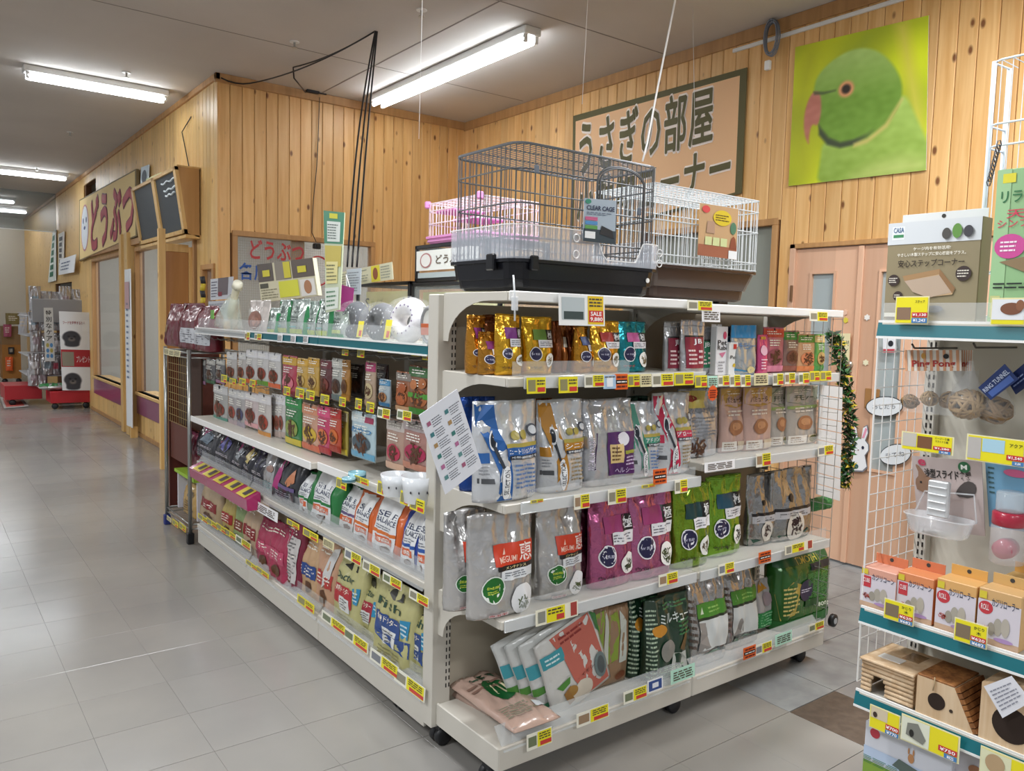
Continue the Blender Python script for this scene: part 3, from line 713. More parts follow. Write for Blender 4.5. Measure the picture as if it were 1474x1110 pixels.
def board_fine(t, P, n, u0, v0, u1, v1, rows, mat, lift=.002, seed=1, fill=.35):
    TL, TR, BR, BL = P; f = lambda u, v: (BL*(1-u)*(1-v)+BR*u*(1-v)+TR*u*v+TL*(1-u)*v)+n*lift
    g = G(); rnd = random.Random(seed)
    for i in range(rows):
        v = v1-(v1-v0)*(i+.5)/rows; hh = (v1-v0)/rows*fill; x = u0; e = u1-(u1-u0)*rnd.random()*.3
        while x < e: b = min(e, x+(u1-u0)*rnd.uniform(.08, .25)); g.quad(f(x, v-hh/2), f(b, v-hh/2), f(b, v+hh/2), f(x, v+hh/2)); x = b+(u1-u0)*.03
    return g.build('fine_print', mat, t, world=True)
def circ(cx, cy, rx, ry, n=24): return [(cx+rx*math.cos(2*math.pi*i/n), cy+ry*math.sin(2*math.pi*i/n)) for i in range(n)]
OLIVE = M('#5d5836', .7); CREAMW = M('#f3e6dc', .6)
t, P, n = poly_board('banner', 'peach cloth banner with large olive Japanese lettering on the wood wall', 'banner', ((825, 167), (1075, 97), (1067, 278), (822, 345)), 0, XR-.035, OLIVE)
board_rect(t, P, n, .02, .02, .97, .95, M('#e5b98d', .8), 'banner_face')
def board_chars(t, P, n, s, u0, v0, u1, v1, mat, mato, grow=.06, fat=.022, lift=.002):
    """heavy outlined signboard characters, each its own piece"""
    TL, TR, BR, BL = P; f = lambda u, v: (BL*(1-u)*(1-v)+BR*u*(1-v)+TR*u*v+TL*(1-u)*v)
    for i, ch in enumerate(s):
        co, fs, asp = glyphs(ch); lo, hi = TB[ch]; raw = co*(hi-lo)+lo; k = (u1-u0)/len(s)
        par = t
        for nm, rad, m_, lf in (('letter_outline', grow, mato, lift), ('letter', fat, mat, lift+.004)):
            g = G()
            for j in range(10):
                dx, dy = (rad*math.cos(j*.6283), rad*math.sin(j*.6283)) if j else (0, 0)
                pts = []
                for x, y in raw.tolist():
                    u = u0+k*(i+.03+(x+dx)*.94); v = v0+(v1-v0)*((y+dy)+.1)/.98; pts.append(f(u, v)+n*(lf+.00025*j))
                g.add(pts, fs)
            par = g.build(nm, m_, par, world=par is t)
board_chars(t, P, n, 'うさぎの部屋', .03, .48, .86, .95, OLIVE, CREAMW)
board_chars(t, P, n, '小動物コーナー', .04, .05, .96, .46, OLIVE, CREAMW)

def parrot(U, V):
    W = 1-V; n1 = np.array([noise.noise(Vector((u*2.2, w*2.2, 3))) for u, w in zip(U, W)])
    n2 = np.array([noise.noise(Vector((u*14, w*22, 8))) for u, w in zip(U, W)])
    C = hexc('#93a020')[None]+np.clip(n1*1.6+.35, 0, 1)[:, None]*(hexc('#c8d41c')-hexc('#93a020'))[None]
    C = C+(inpoly(U, W, smooth_poly([(.0, 0), (.25, 0), (.2, .25), (.12, .5), (.25, .95), (0, 1)]), .2))*(hexc('#85851f')-C)*.7
    C = C+(inpoly(U, W, [(.77, .0), (.86, 0), (.97, .6), (.98, .9), (.9, .6)], .04))*(hexc('#c6bb52')-C)*.7
    C = C+(inpoly(U, W, [(.52, .1), (.58, .05), (.45, .3), (.4, .3)], .05))*(hexc('#8a9a30')-C)*.6
    body = smooth_poly([(.26, .7), (.41, .72), (.6, .7), (.78, .5), (.86, .48), (.92, .62), (1.03, .86), (1.03, 1.05), (.22, 1.05), (.25, .85)])
    head = smooth_poly([(.17, .33), (.2, .23), (.33, .14), (.5, .1), (.66, .15), (.78, .28), (.84, .42), (.82, .56), (.72, .68), (.55, .75), (.4, .77), (.3, .7), (.22, .6), (.19, .45)], 2)
    bc = hexc('#8aa648')+(V[:, None]-.2)*.25+n2[:, None]*.05; m = inpoly(U, W, body, .015); C = C+m*(bc-C)
    hc = hexc('#7a9c44')+np.clip((.35-W)*.9, -.1, .25)[:, None]*np.array([.7, .6, .7])+n2[:, None]*.035; m = inpoly(U, W, head, .012); C = C+m*(hc-C)
    ring = [(.225, .585), (.25, .62), (.31, .69), (.4, .735), (.5, .73), (.6, .7), (.71, .62), (.82, .49), (.825, .5), (.72, .645), (.6, .735), (.5, .768), (.4, .775), (.3, .74), (.23, .66)]
    m = inpoly(U, W, ring, .012)*np.clip((.66-U)/.15, 0, 1)[:, None]; C = C+m*(hexc('#3c4630')-C)
    ring2 = [(.5, .755), (.6, .735), (.72, .655), (.83, .5), (.845, .51), (.74, .68), (.6, .77), (.5, .785)]; C = C+inpoly(U, W, ring2, .012)*(hexc('#c2b068')-C)*.75
    beak = smooth_poly([(.17, .34), (.23, .36), (.245, .5), (.22, .6), (.17, .57), (.15, .66), (.155, .73), (.11, .64), (.1, .52), (.12, .42)], 2)
    C = C+inpoly(U, W, beak, .01)*((hexc('#a86a5c')+n2[:, None]*.04)-C)
    C = C+inpoly(U, W, [(.17, .345), (.26, .362), (.35, .362), (.35, .372), (.25, .38), (.18, .37)], .008)*(hexc('#3f4a30')-C)*.8
    C = C+inpoly(U, W, circ(.43, .372, .06, .056), .012)*(hexc('#c98d62')-C); C = C+inpoly(U, W, circ(.43, .372, .034, .032), .01)*(hexc('#2e2620')-C)
    C = C+inpoly(U, W, smooth_poly([(.5, .97), (.8, .88), (1, .92), (1.02, 1.02), (.5, 1.02)]), .06)*(hexc('#bcc47a')-C)*.6
    return np.clip(C, 0, 1)
t, P, n = poly_board('parrot_poster', 'large poster of a green parrot head with a red beak on the wood wall', 'poster', ((1145, 68), (1337, 22), (1333, 245), (1135, 268)), 0, XR-.03, WHITE, .004)
painted('print', P[3]+n*.001, P[2]+n*.001, P[1]+n*.001, P[0]+n*.001, 150, 160, parrot, t, .55, 1.12)
# signs on the left facade
t, P, n = poly_board('shop_sign', 'pale yellow sign with big red hand lettering and a dog drawing on the left facade', 'sign', ((114, 288), (196, 243), (197, 340), (114, 376)), 0, XL-.05, M('#7a6a48', .7), .03)
board_rect(t, P, n, .015, .02, .985, .98, M('#e9cf93', .8), 'sign_face')
RED = M('#b4525c', .7); board_chars(t, P, n, 'どうぶつ', .23, .05, .99, .95, RED, M('#7a4a54', .7), .06, .035)
board_poly(t, P, n, circ(.13, .5, .085, .38), M('#b77', .7) if False else M('#c58a8e', .7), 'dog_outline', .002); board_poly(t, P, n, circ(.13, .5, .07, .35), M('#e8ecf2', .7), 'dog_drawing', .003)
for (a, b, c_, d) in ((.1, .62, .012, .05), (.165, .62, .012, .05), (.13, .5, .02, .03)): board_poly(t, P, n, circ(a, b, c_, d, 12), M('#4a5a80', .7), 'dog_feature', .005)
for q, (lab, c1, c2) in {((76, 333), (80, 330), (80, 404), (69, 407)): ('narrow white sign with dark green writing on the far facade', '#e9efe8', '#2f7a5a'), ((84, 337), (92, 333), (91, 395), (84, 392)): ('narrow white sign with grey writing on the far facade', '#e6e4dc', '#54565a')}.items():
    t, P, n = poly_board('narrow_sign', lab, 'sign', q, 0, XL-.03, M(c1, .6)); board_fine(t, P, n, .2, .08, .85, .92, 6, M(c2, .6), .004, 3, .7)
t, P, n = poly_board('tilted_notice', 'white notice tilted off the wall above the silver bags', 'notice', ((86, 374), (109, 366), (106, 392), (84, 396)), 0, XL-.08, M('#eceff2', .5)); board_fine(t, P, n, .15, .2, .85, .8, 3, M('#5a6a8a', .6), .004, 5)
# chalkboard cabinet, its front leaning forward at the top
t = thing('chalkboard_cabinet', 'wooden wall cabinet with two black chalkboard panels leaning forward', 'cabinet', (XL, 8.3, 2.15))
zt, zb = 2.72, 2.15; y0, y1 = 7.45, 9.15; xt, xb = XL-.19, XL-.11
def lean(y, s, off=0): return Vector((xb+(xt-xb)*s-off, y, zb+(zt-zb)*s))
g = G()
for y in (y0, y1): g.prism([(XL-.01, y, zb-.03), (xb, y, zb), (xt, y, zt), (XL-.01, y, zt)], (0, .03, 0))
g.build('side_panel', PLY if False else wood_mat('cabinet_wood', '#c89a60', '#b98a50', '#6b431f', .5, .45, False), t, world=True)
def lbar(nm, ya, yb, sa, sb, th=.03, off=.0, mat=PINE_PALE): g = G(); g.prism([lean(ya, sa, off), lean(yb, sa, off), lean(yb, sb, off), lean(ya, sb, off)], (-th, 0, .0)); return g.build(nm, mat, t, world=True)
lbar('frame_bar', y0, y1+.03, 0, .06); lbar('frame_bar', y0, y1+.03, .95, 1.0); lbar('frame_bar', y0, y0+.07, 0, 1); lbar('frame_bar', y1-.04, y1+.03, 0, 1); lbar('frame_bar', 8.22, 8.32, 0, 1)
lbar('chalkboard', y0+.05, 8.23, .05, .96, .012, 0, M('#3e4448', .55)); lbar('chalkboard', 8.31, y1, .05, .96, .012, 0, M('#3e4448', .55))
for s0, ya, yb in ((.84, 7.52, 8.0), (.72, 7.52, 7.95), (.64, 7.6, 7.92)):
    g = G(); g.tube([lean(ya+(yb-ya)*i/10, s0+.015*math.sin(i*1.3), .018) for i in range(11)], .009, 4); g.build('chalk_line', M('#dfe6ea', .8), t, world=True)
G().cbox(XL-.13, XL, y0, y1+.03, zb-.04, zb-.01).build('bottom_board', PINE_PALE, t, world=True); G().cbox(XL-.2, XL, y0, y1+.03, zt-.0, zt+.015).build('top_board', PINE_PALE, t, world=True)
t, P, n = poly_board('photo_card', 'small card with a dog photo standing on the chalkboard cabinet', 'card', ((203, 241), (214, 237), (213, 265), (202, 268)), 0, XL-.03, M('#c3d3dc', .5)); board_poly(t, P, n, circ(.5, .45, .3, .35), M('#55606a', .6), 'dog_picture', .003)
t, P, n = poly_board('name_strip', 'narrow pale green strip of writing on top of the chalkboard cabinet', 'card', ((210, 258), (232, 248), (231, 257), (210, 267)), 0, XL-.16, M('#dfe6b8', .6)); board_fine(t, P, n, .05, .2, .95, .8, 1, M('#56704a', .6), .003, 3, .6)
# open door panel and banner board
t = thing('door_panel', 'brown plywood panel door standing out from the left facade', 'door panel', (2.0, 7.75, 0))
G().cbox(1.86, 2.07, 7.745, 7.765, .12, 2.0).build('panel', PLY, t, world=True)
G().cbox(1.81, 1.87, 7.73, 7.78, 0, 2.2).build('stile', PINE_PALE, t, world=True); G().cbox(2.07, 2.12, 7.73, 7.78, 0, 2.05).build('stile', PINE_PALE, t, world=True)
G().cbox(1.87, 2.07, 7.735, 7.775, 2.0, 2.07).build('top_rail', PINE_PALE, t, world=True)
t = thing('banner_board', 'tall narrow white board with printed notices leaning on the facade post', 'board', (2.0, 10.3, 0))
a, b = A(182, 388, 0, 2.0), A(190, 600, 0, 2.0); yb_, ya_ = A(182, 500, 0, 2.0).y, A(190, 500, 0, 2.0).y
G().cbox(1.99, 2.0, ya_, yb_, .12, a.z).build('board', M('#e9edf0', .5), t, world=True)
Pb = [Vector((1.985, yb_, a.z)), Vector((1.985, ya_, a.z)), Vector((1.985, ya_, .12)), Vector((1.985, yb_, .12))]
board_fine(t, Pb, Vector((-1, 0, 0)), .3, .3, .7, .8, 14, M('#6b7fa0', .6)); board_rect(t, Pb, Vector((-1, 0, 0)), .1, .75, .9, .92, M('#c7a4a8', .6), 'photo_panel', .002)
G().box(1.985, 2.06, ya_+.05, ya_+.09, 0, .13).build('foot', PINE_PALE, t, world=True)

# ------------------------------------------------------------------ shelving
SHELF = M('#cbc7bd', .4); SHELF_IN = M('#b5ad9c', .55); PEG = M('#b3a48f', .6); RAILP = clear('#e6ecef', .3); TEAL = M('#0f6670', .4)
CAST = M('#1b1c20', .45)
def caster(parent, x, y, r=.032, world=True):
    g = G(); g.lathe([(r*.8, -.012), (r, -.008), (r, .008), (r*.8, .012)], (0, 0, 0), 16, 'y'); g.v = [(v[0]+x, v[1]+y, v[2]+r) for v in g.v]
    g2 = G(); g2.lathe([(r*.8, -.012), (r, -.008), (r, .008), (r*.8, .012)], (0, 0, 0), 16, 'y'); g2.v = [(v[0]+x, v[1]+y+.03, v[2]+r) for v in g2.v]
    w = g.build('caster', CAST, parent, True, world); w2 = g2.build('caster_wheel', CAST, w, True)
    G().cbox(x-.02, x+.02, y-.008, y+.036, r*1.2, r*2+.025, .003).build('caster_fork', CAST, w)
# ---- end display: two bays facing the camera
EX0, EXM, EX1, EYF, EYB = 1.385, 2.275, 3.14, 1.86, 2.215
ED = thing('end_display_shelving', 'cream steel end display shelving on black casters, facing the viewer', 'shelving', (EX0, EYB, 0))
def e(nm, b, mt=SHELF, c=.003, sub=None): g = G(); g.cbox(*b, c); return g.build(nm, mt, sub or ED, world=sub is None)
G().box(EX0, EX1, EYB+.02, EYB+.035, .1, 1.5).build('back_panel', SHELF_IN, ED, world=True)
for x in (EX0-.02, EXM-.02, EX1-.02):
    p = e('upright', (x, x+.075 if x < 1.5 else x+.04, EYB-.0, EYB+.06, .07, 1.53))
    g = G(); xx = x+(.055 if x < 1.5 else .02)
    for i in range(52):
        z = .2+i*.025
        for k in (0, .012): g.box(xx+k, xx+k+.004, EYB-.0015, EYB, z, z+.014)
    g.build('slot_row', M('#2f2c2a', .8), p)['kind'] = 'stuff'
for x in (EX0+.03, EX0+.86, EX1-.08):
    caster(ED, x, EYB-.0); caster(ED, x, EYF+.06)
def arc_bracket(x, z, zt, parent, depth=EYB-EYF-.01, hh=.13):
    """side arm under a shelf with the curved lower edge"""
    pts = [(x, EYB, zt), (x, EYF+.01, zt), (x, EYF+.01, z)]
    for i in range(9):
        a = i/8*math.pi/2; pts.append((x, EYF+.1+(EYB-EYF-.13)*math.sin(a), z-(hh)*(1-math.cos(a))))
    pts += [(x, EYB, z-hh)]
    g = G(); g.prism(pts, (.003, 0, 0)); return g.build('shelf_arm', SHELF, parent, world=True)
LV = {0: [(EX0, EXM, 1.535), (EX0, EXM, 1.283), (EX0, EXM, .905), (EX0, EXM, .55)], 1: [(EXM, EX1, 1.525), (EXM, EX1, 1.262), (EXM, EX1, .95), (EXM, EX1, .548)]}
for bay in (0, 1):
    for k, (x0, x1, z) in enumerate(LV[bay]):
        e('shelf', (x0+.004, x1-.004, EYF, EYB, z-.028, z))
        if k == 0: g = G(); g.cbox(x0+.002, x1-.002, EYF-.006, EYF+.004, z-.028, z+.002, .003); g.build('front_rail', WHITE, ED, world=True)
        else:
            lo = .30 if (k == 3) else 1
            g = G(); g.cbox(x0+.06 if bay == 0 and k < 3 else x0+.01, x1-.01, EYF-.009, EYF-.002, z-.034, z+.004, .002); g.build('price_rail', clear('#e8ecee', .55), ED, world=True)
        arc_bracket(x0+.002, z-.026, z-.002, ED); 
        if bay: arc_bracket(x1-.006, z-.026, z-.002, ED)
    x0, x1, _ = LV[bay][0]
    e('base_deck', (x0+.003, x1-.003, EYF, EYB, .128, .15)); e('kick_panel', (x0+.003, x1-.003, EYF-.001, EYF+.015, .078, .153)); e('kick_side', (x0, x0+.01, EYF, EYB, .078, .155))
    g = G(); g.prism([(x0+.02, EYF-.006, .14), (x0+.02, EYF-.003, .14), (x0+.02, EYF+.05, .2), (x0+.02, EYF+.047, .2)], (x1-x0-.04, 0, 0)); g.build('price_rail', clear('#dfe6e9', .25), ED, world=True)
e('kick_side', (EX1-.01, EX1, EYF, EYB, .078, .155))
def acrylic(parent, b, world=True): g = G(); g.box(*b); return g.build('acrylic_guard', clear('#eef3f6', .16), parent, world=world)
acrylic(ED, (EX0+.03, 1.9, EYF+.012, EYF+.015, 1.285, 1.33)); acrylic(ED, (EX0+.1, EXM-.02, EYF+.012, EYF+.015, .905, .94))
for z, x0, x1 in ((.55, EX0+.08, EXM-.02), (.548, EXM+.02, EX1-.02), (.95, EXM+.02, EX1-.02), (.15, EX0+.06, EXM-.02), (.15, EXM+.02, EX1-.02)):
    acrylic(ED, (x0, x1, EYF+.006, EYF+.009, z, z+.05))
# wire side of the second bay
g = G()
for i in range(9): y = EYF+.0+i*.045; g.bar((EX1+.006, y, .16), (EX1+.006, y, 1.5), .0015)
for i in range(24): z = .18+i*.057; g.bar((EX1+.006, EYF, z), (EX1+.006, EYB, z), .0015)
g.build('wire_side', M('#b9bcbc', .4, .4), ED, world=True)
t = thing('slatted_board', 'white slatted board hung upright at the right end of the end display', 'board', (3.14, 1.9, .8))
P4 = [A(1181, 553, 1, 1.93), A(1213, 557, 1, 1.93), A(1209, 722, 1, 1.93), A(1176, 712, 1, 1.93)]
for i in range(10):
    a, b = i/10+.004, (i+1)/10-.004; f = lambda u, v: P4[0]*(1-u)*(1-v)+P4[1]*u*(1-v)+P4[2]*u*v+P4[3]*(1-u)*v
    g = G(); g.prism([f(0, a), f(1, a), f(1, b), f(0, b)], (0, .006, 0)); g.build('slat', M('#dcdfe2', .5), t, world=True)
# ---- long side: three bays facing the aisle
LX, LXB, LY0, LY1 = 1.37, 1.82, 2.275, 4.98
LG = thing('long_shelving', 'long cream steel shelving run along the aisle with pet food bags', 'shelving', (LXB, 3.6, 0))
def l(nm, b, mt=SHELF, c=.003): g = G(); g.cbox(*b, c); return g.build(nm, mt, LG, world=True)
G().box(LXB, LXB+.02, LY0, LY1, .08, 1.36).build('back_panel', PEG, LG, world=True)
bays = [(LY0, 3.17), (3.17, 4.07), (4.07, LY1)]
for k, (y0, y1) in enumerate(bays):
    l('upright', (LXB-.03, LXB+.03, y0-.02, y0+.02, 0, 1.42)); dz = .012*(k == 0)
    l('base_deck', (LX, LXB, y0+.003, y1-.003, .14, .165)); l('kick_panel', (LX+.004, LX+.018, y0+.003, y1-.003, .045, .15))
    l('shelf', (LX, LXB, y0+.003, y1-.003, .53, .555)); l('shelf', (LX-.03 if k else LX, LXB, y0+.003, y1-.003, .8, .828), WHITE if False else SHELF)
    l('shelf', (LX+.01, LXB+.1, y0+.003, y1-.003, 1.335, 1.35))
    for z in (.165, .555): 
        g = G(); g.prism([(LX-.006, y0+.01, z-.03), (LX-.002, y0+.01, z-.03), (LX+.03, y0+.01, z+.03), (LX+.026, y0+.01, z+.03)], (0, y1-y0-.02, 0)); g.build('price_rail', clear('#d5d8d9', .3), LG, world=True)
        acrylic(LG, (LX+.03, LX+.033, y0+.01, y1-.01, z, z+.06))
    g = G(); g.cbox(LX-.035 if k else LX-.005, LX-.0 if k == 0 else LX-.028, y0+.003, y1-.003, .798, .832, .002); g.build('price_rail', WHITE, LG, world=True)
    g = G(); g.cbox(LX-.004, LX+.01, y0+.003, y1-.003, 1.328, 1.362, .002)
    g.build('teal_rail' if k < 2 else 'clear_rail', TEAL if k < 2 else clear('#cfd6d8', .5), LG, world=True)
    g = G(); g.box(LX-.006, LX-.003, y0+.003, y1-.003, 1.359, 1.366); g.box(LX-.006, LX-.003, y0+.003, y1-.003, 1.325, 1.331); g.build('white_lip', WHITE, LG, world=True)
    acrylic(LG, (LX+.012, LX+.015, y0+.01, y1-.01, 1.362, 1.42))
for y in (2.5, 4.9): caster(LG, LX+.05, y, .022)
# wire rods and hooks that carry the hanging packs
for z, x in ((1.295, 1.5), (1.07, 1.5)):
    for y0, y1 in bays: g = G(); g.bar((x, y0+.02, z), (x, y1-.02, z), .003, 6); g.build('hook_rod', M('#8f8f8c', .35, .7), LG, world=True)
    for i in range(22):
        y = LY0+.07+i*.122; g = G(); g.tube([(LXB, y, z+.03), (1.42, y, z+.0), (1.40, y, z+.015)], .0022, 5); g.build('hook', M('#8f8f8c', .35, .7), LG, world=True)
# ---- right-hand shelving
RX, RY1, RXB = 2.3, 1.25, 2.64
RS = thing('right_shelving', 'white shelving with teal price strips at the right edge', 'shelving', (RXB, .8, 0))
def r_(nm, b, mt=SHELF, c=.003): g = G(); g.cbox(*b, c); return g.build(nm, mt, RS, world=True)
G().box(RXB, RXB+.02, .1, RY1, .02, 1.5).build('back_panel', M('#c9c5b8', .5), RS, world=True)
p = r_('upright', (RXB-.03, RXB+.01, RY1-.04, RY1, 0, 1.46))
g = G()
for i in range(52):
    for k in (0, .014): g.box(RXB-.0315, RXB-.03, RY1-.032+k, RY1-.027+k, .1+i*.026, .115+i*.026)
g.build('slot_row', M('#2f2c2a', .8), p)['kind'] = 'stuff'
for z in (1.475, .603, .34):
    r_('shelf', (RX+.005, RXB, .1, RY1-.01, z-.03, z)); g = G()
    g.prism([(RX-.002, .1, z-.045), (RX+.003, .1, z-.045), (RX+.012, .1, z+.002), (RX+.007, .1, z+.002)], (0, RY1-.1, 0)); g.build('teal_rail', TEAL, RS, world=True)
    for dz in (-.047, .0): g = G(); x = RX-.003+(.009 if dz == 0 else 0); g.box(x, x+.007, .1, RY1, z+dz-.003, z+dz+.004); g.build('white_lip', WHITE, RS, world=True)
r_('shelf', (RX+.04, RXB, .1, RY1-.01, .02, .04))
g = G(); g.box(RX+.01, RX+.013, .1, RY1-.01, 1.475, 1.53); g.build('acrylic_guard', clear('#eef3f6', .18), RS, world=True)
for z0, z1 in ((.62, 1.44), (.36, .565)):
    n = 7
    for i in range(n): y = RX+.02+i*.051; g = G(); g.bar((y, RY1+.004, z0), (y, RY1+.004, z1), .003 if i == 0 else .0016, 5); g.build('grid_wire', WHITE, RS, world=True)
    k = int((z1-z0)/.052)
    for i in range(k+1): z = z0+i*(z1-z0)/k; g = G(); g.bar((RX+.02, RY1+.004, z), (RX+.33, RY1+.004, z), .0016, 5); g.build('grid_wire', WHITE, RS, world=True)
# ---- wire rack at the far end of the long shelving
STEELM = M('#a9aba8', .3, .8)
WR = thing('wire_rack', 'steel wire rack with brown lattice sides at the far end of the long shelving', 'rack', (1.5, 5.4, 0))
def tubep(nm, a, b, r=.0125, mt=STEELM, n=10): g = G(); g.bar(a, b, r, n); return g.build(nm, mt, WR, True, True)
for x, y in ((1.37, 5.13), (1.37, 5.7), (1.75, 5.13), (1.75, 5.7)):
    tubep('post', (x, y, .05), (x, y, 1.22)); g = G(); g.cbox(x-.02, x+.02, y-.02, y+.02, 0, .07, .004); g.build('foot', CAST if y < 5.5 else M('#27357a', .5), WR, world=True)
for z in (1.2, .12):
    g = G()
    for y in [5.13+i*.03 for i in range(20)]: g.bar((1.37, y, z), (1.75, y, z), .002)
    g.build('shelf_wires', STEELM, WR, world=True)['kind'] = 'stuff'
    for a, b in (((1.37, 5.13, z), (1.37, 5.7, z)), ((1.75, 5.13, z), (1.75, 5.7, z)), ((1.37, 5.13, z), (1.75, 5.13, z)), ((1.37, 5.7, z), (1.75, 5.7, z))):
        tubep('shelf_rim', a, b, .005, STEELM, 6); tubep('shelf_rim', (a[0], a[1], z-.03), (b[0], b[1], z-.03), .004, STEELM, 6)
G().box(1.40, 1.74, 5.74, 5.76, .1, 1.17).build('back_board', M('#5a2418', .5), WR, world=True)
G().box(1.395, 1.40, 5.2, 5.68, .47, .72).build('red_board', M('#5e2a1c', .5), WR, world=True)
G().box(1.45, 1.46, 5.16, 5.7, .7, 1.17).build('dark_board', M('#3f2416', .6), WR, world=True)
for i in range(11): y = 5.17+i*.052; g = G(); g.bar((1.385, y, .72), (1.385, y, 1.16), .0018); g.build('lattice_wire', M('#a58e58', .4), WR, world=True)
for i in range(10): z = .72+i*.049; g = G(); g.bar((1.385, 5.15, z), (1.385, 5.7, z), .0018); g.build('lattice_wire', M('#a58e58', .4), WR, world=True)
t = thing('white_carton', 'low white carton with a bright green top inside the wire rack', 'carton', (1.5, 5.35, .12))
G().box(1.4, 1.7, 5.03+.12, 5.62, .38, .4).build('green_top', M('#9bc03a', .5), t, world=True); G().box(1.42, 1.7, 5.6, 5.62, .13, .38).build('side', M('#d9d6dd', .6), t, world=True)
G().box(1.42, 1.7, 5.15, 5.17, .13, .38).build('side', M('#d9d6dd', .6), t, world=True)

# ------------------------------------------------------------------ pet cages
def ring_pts(x0, x1, y0, y1, z, ch, k=4):
    pts = []
    for cx, cy, a0 in ((x1-ch, y0+ch, -90), (x1-ch, y1-ch, 0), (x0+ch, y1-ch, 90), (x0+ch, y0+ch, 180)):
        for i in range(k+1): a = R(a0+90*i/k); pts.append(Vector((cx+ch*math.cos(a), cy+ch*math.sin(a), z)))
    return pts
def tray(t, x0, x1, y0, y1, z0, z1, mat, ch=.05, ins=.02):
    g = G(); rows = [(z0, ins+.01), (z0+.008, ins), (z0+(z1-z0)*.35, ins-.004), (z0+(z1-z0)*.36, ins-.01), (z1-.012, .004), (z1-.01, -.004), (z1, -.004), (z1, .008), (z0+.02, ins+.008)]
    R_ = [ring_pts(x0+i, x1-i, y0+i, y1-i, z, ch) for z, i in rows]; n = len(R_[0]); vs = [p for q in R_ for p in q]; fs = []
    for a in range(len(rows)-1): fs += [(a*n+j, a*n+(j+1) % n, (a+1)*n+(j+1) % n, (a+1)*n+j) for j in range(n)]
    fs += [tuple(range(n))[::-1], tuple(range((len(rows)-1)*n, len(rows)*n))]; g.add(vs, fs); return g.build('tray', mat, t, world=True)
def resample(P, m):
    L = [0]
    for i in range(len(P)): L.append(L[-1]+(P[(i+1) % len(P)]-P[i]).length)
    out = []; T_ = L[-1]; j = 0
    for k in range(m):
        s = T_*k/m
        while L[j+1] < s: j += 1
        f = (s-L[j])/max(L[j+1]-L[j], 1e-9); out.append(P[j].lerp(P[(j+1) % len(P)], f))
    return out
def wire_cage(t, x0, x1, y0, y1, z0, z1, mat, ch, nv, rings, r=.0016, rr=.0025, curve=.0, ntop=26, topcross=4):
    base = ring_pts(x0, x1, y0, y1, 0, ch); P = resample(base, nv)
    for nm, f in (('front_wires', lambda p: p.y < y0+ch), ('side_wires', lambda p: p.y >= y0+ch and p.x < (x0+x1)/2), ('side_wires', lambda p: p.y >= y0+ch and p.x >= (x0+x1)/2 and p.y < y1-ch), ('back_wires', lambda p: p.y >= y1-ch and p.x >= (x0+x1)/2)):
        g = G(); [g.bar((p.x, p.y, z0), (p.x, p.y, z1), r) for p in P if f(p)]
        if g.f: g.build(nm, mat, t, world=True)['kind'] = 'stuff'
    for z in rings: g = G(); g.tube([(p.x, p.y, z) for p in base], rr, 5, True); g.build('wire_ring', mat, t, world=True)
    g = G()
    for i in range(1, ntop): x = x0+(x1-x0)*i/ntop; g.bar((x, y0+.004, z1), (x, y1-.004, z1), r)
    for i in range(1, topcross): y = y0+(y1-y0)*i/topcross; g.bar((x0, y, z1), (x1, y, z1), rr*.8)
    g.build('top_wires', mat, t, world=True)['kind'] = 'stuff'
DG = M('#5b5d60', .35, .3)
C1 = thing('rabbit_cage', 'dark grey wire cage with black tray and clear guards on the end display', 'cage', (1.73, 2.1, 1.54))
cx0, cx1, cy0, cy1 = 1.42, 2.05, 1.885, 2.26
tray(C1, cx0, cx1, cy0, cy1, 1.542, 1.635, M('#121319', .22), .055)
wire_cage(C1, cx0+.012, cx1-.012, cy0+.012, cy1-.012, 1.63, 1.975, DG, .05, 86, (1.64, 1.70, 1.80, 1.9, 1.972, 1.975), .0015, .0026, ntop=34, topcross=3)
# clear guard with the dip in front of the door
bp_ = resample(ring_pts(cx0-.004, cx1+.004, cy0-.004, cy1+.004, 0, .055), 120); g = G(); vs = []
for p in bp_:
    top = 1.735
    if p.y < cy0+.05:
        u = (p.x-cx0)/(cx1-cx0)
        if .5 < u < .86: top = 1.735-.085*min(1, (u-.5)/.07, (.86-u)/.07)
        if u >= .86: top = 1.715
    vs += [(p.x, p.y, 1.635), (p.x, p.y, top)]
n = len(bp_); g.add(vs, [(2*i, 2*((i+1) % n), 2*((i+1) % n)+1, 2*i+1) for i in range(n)]); g.build('clear_guard', M('#dfe6f2', .12, 0, .5, .38), C1, True, True)
g = G(); g.tube([vs[2*i+1] for i in range(n)], .0022, 4, True); g.build('guard_edge', clear('#ffffff', .75), C1, world=True)
for x, z in ((1.655, 1.71), (1.655, 1.66), (2.03, 1.69), (2.03, 1.655)):
    g = G(); g.tube([(x+.012*math.cos(q*.5236), cy0-.006, z+.012*math.sin(q*.5236)) for q in range(12)], .002, 4, True); g.build('guard_button', clear('#ffffff', .7), C1, world=True)
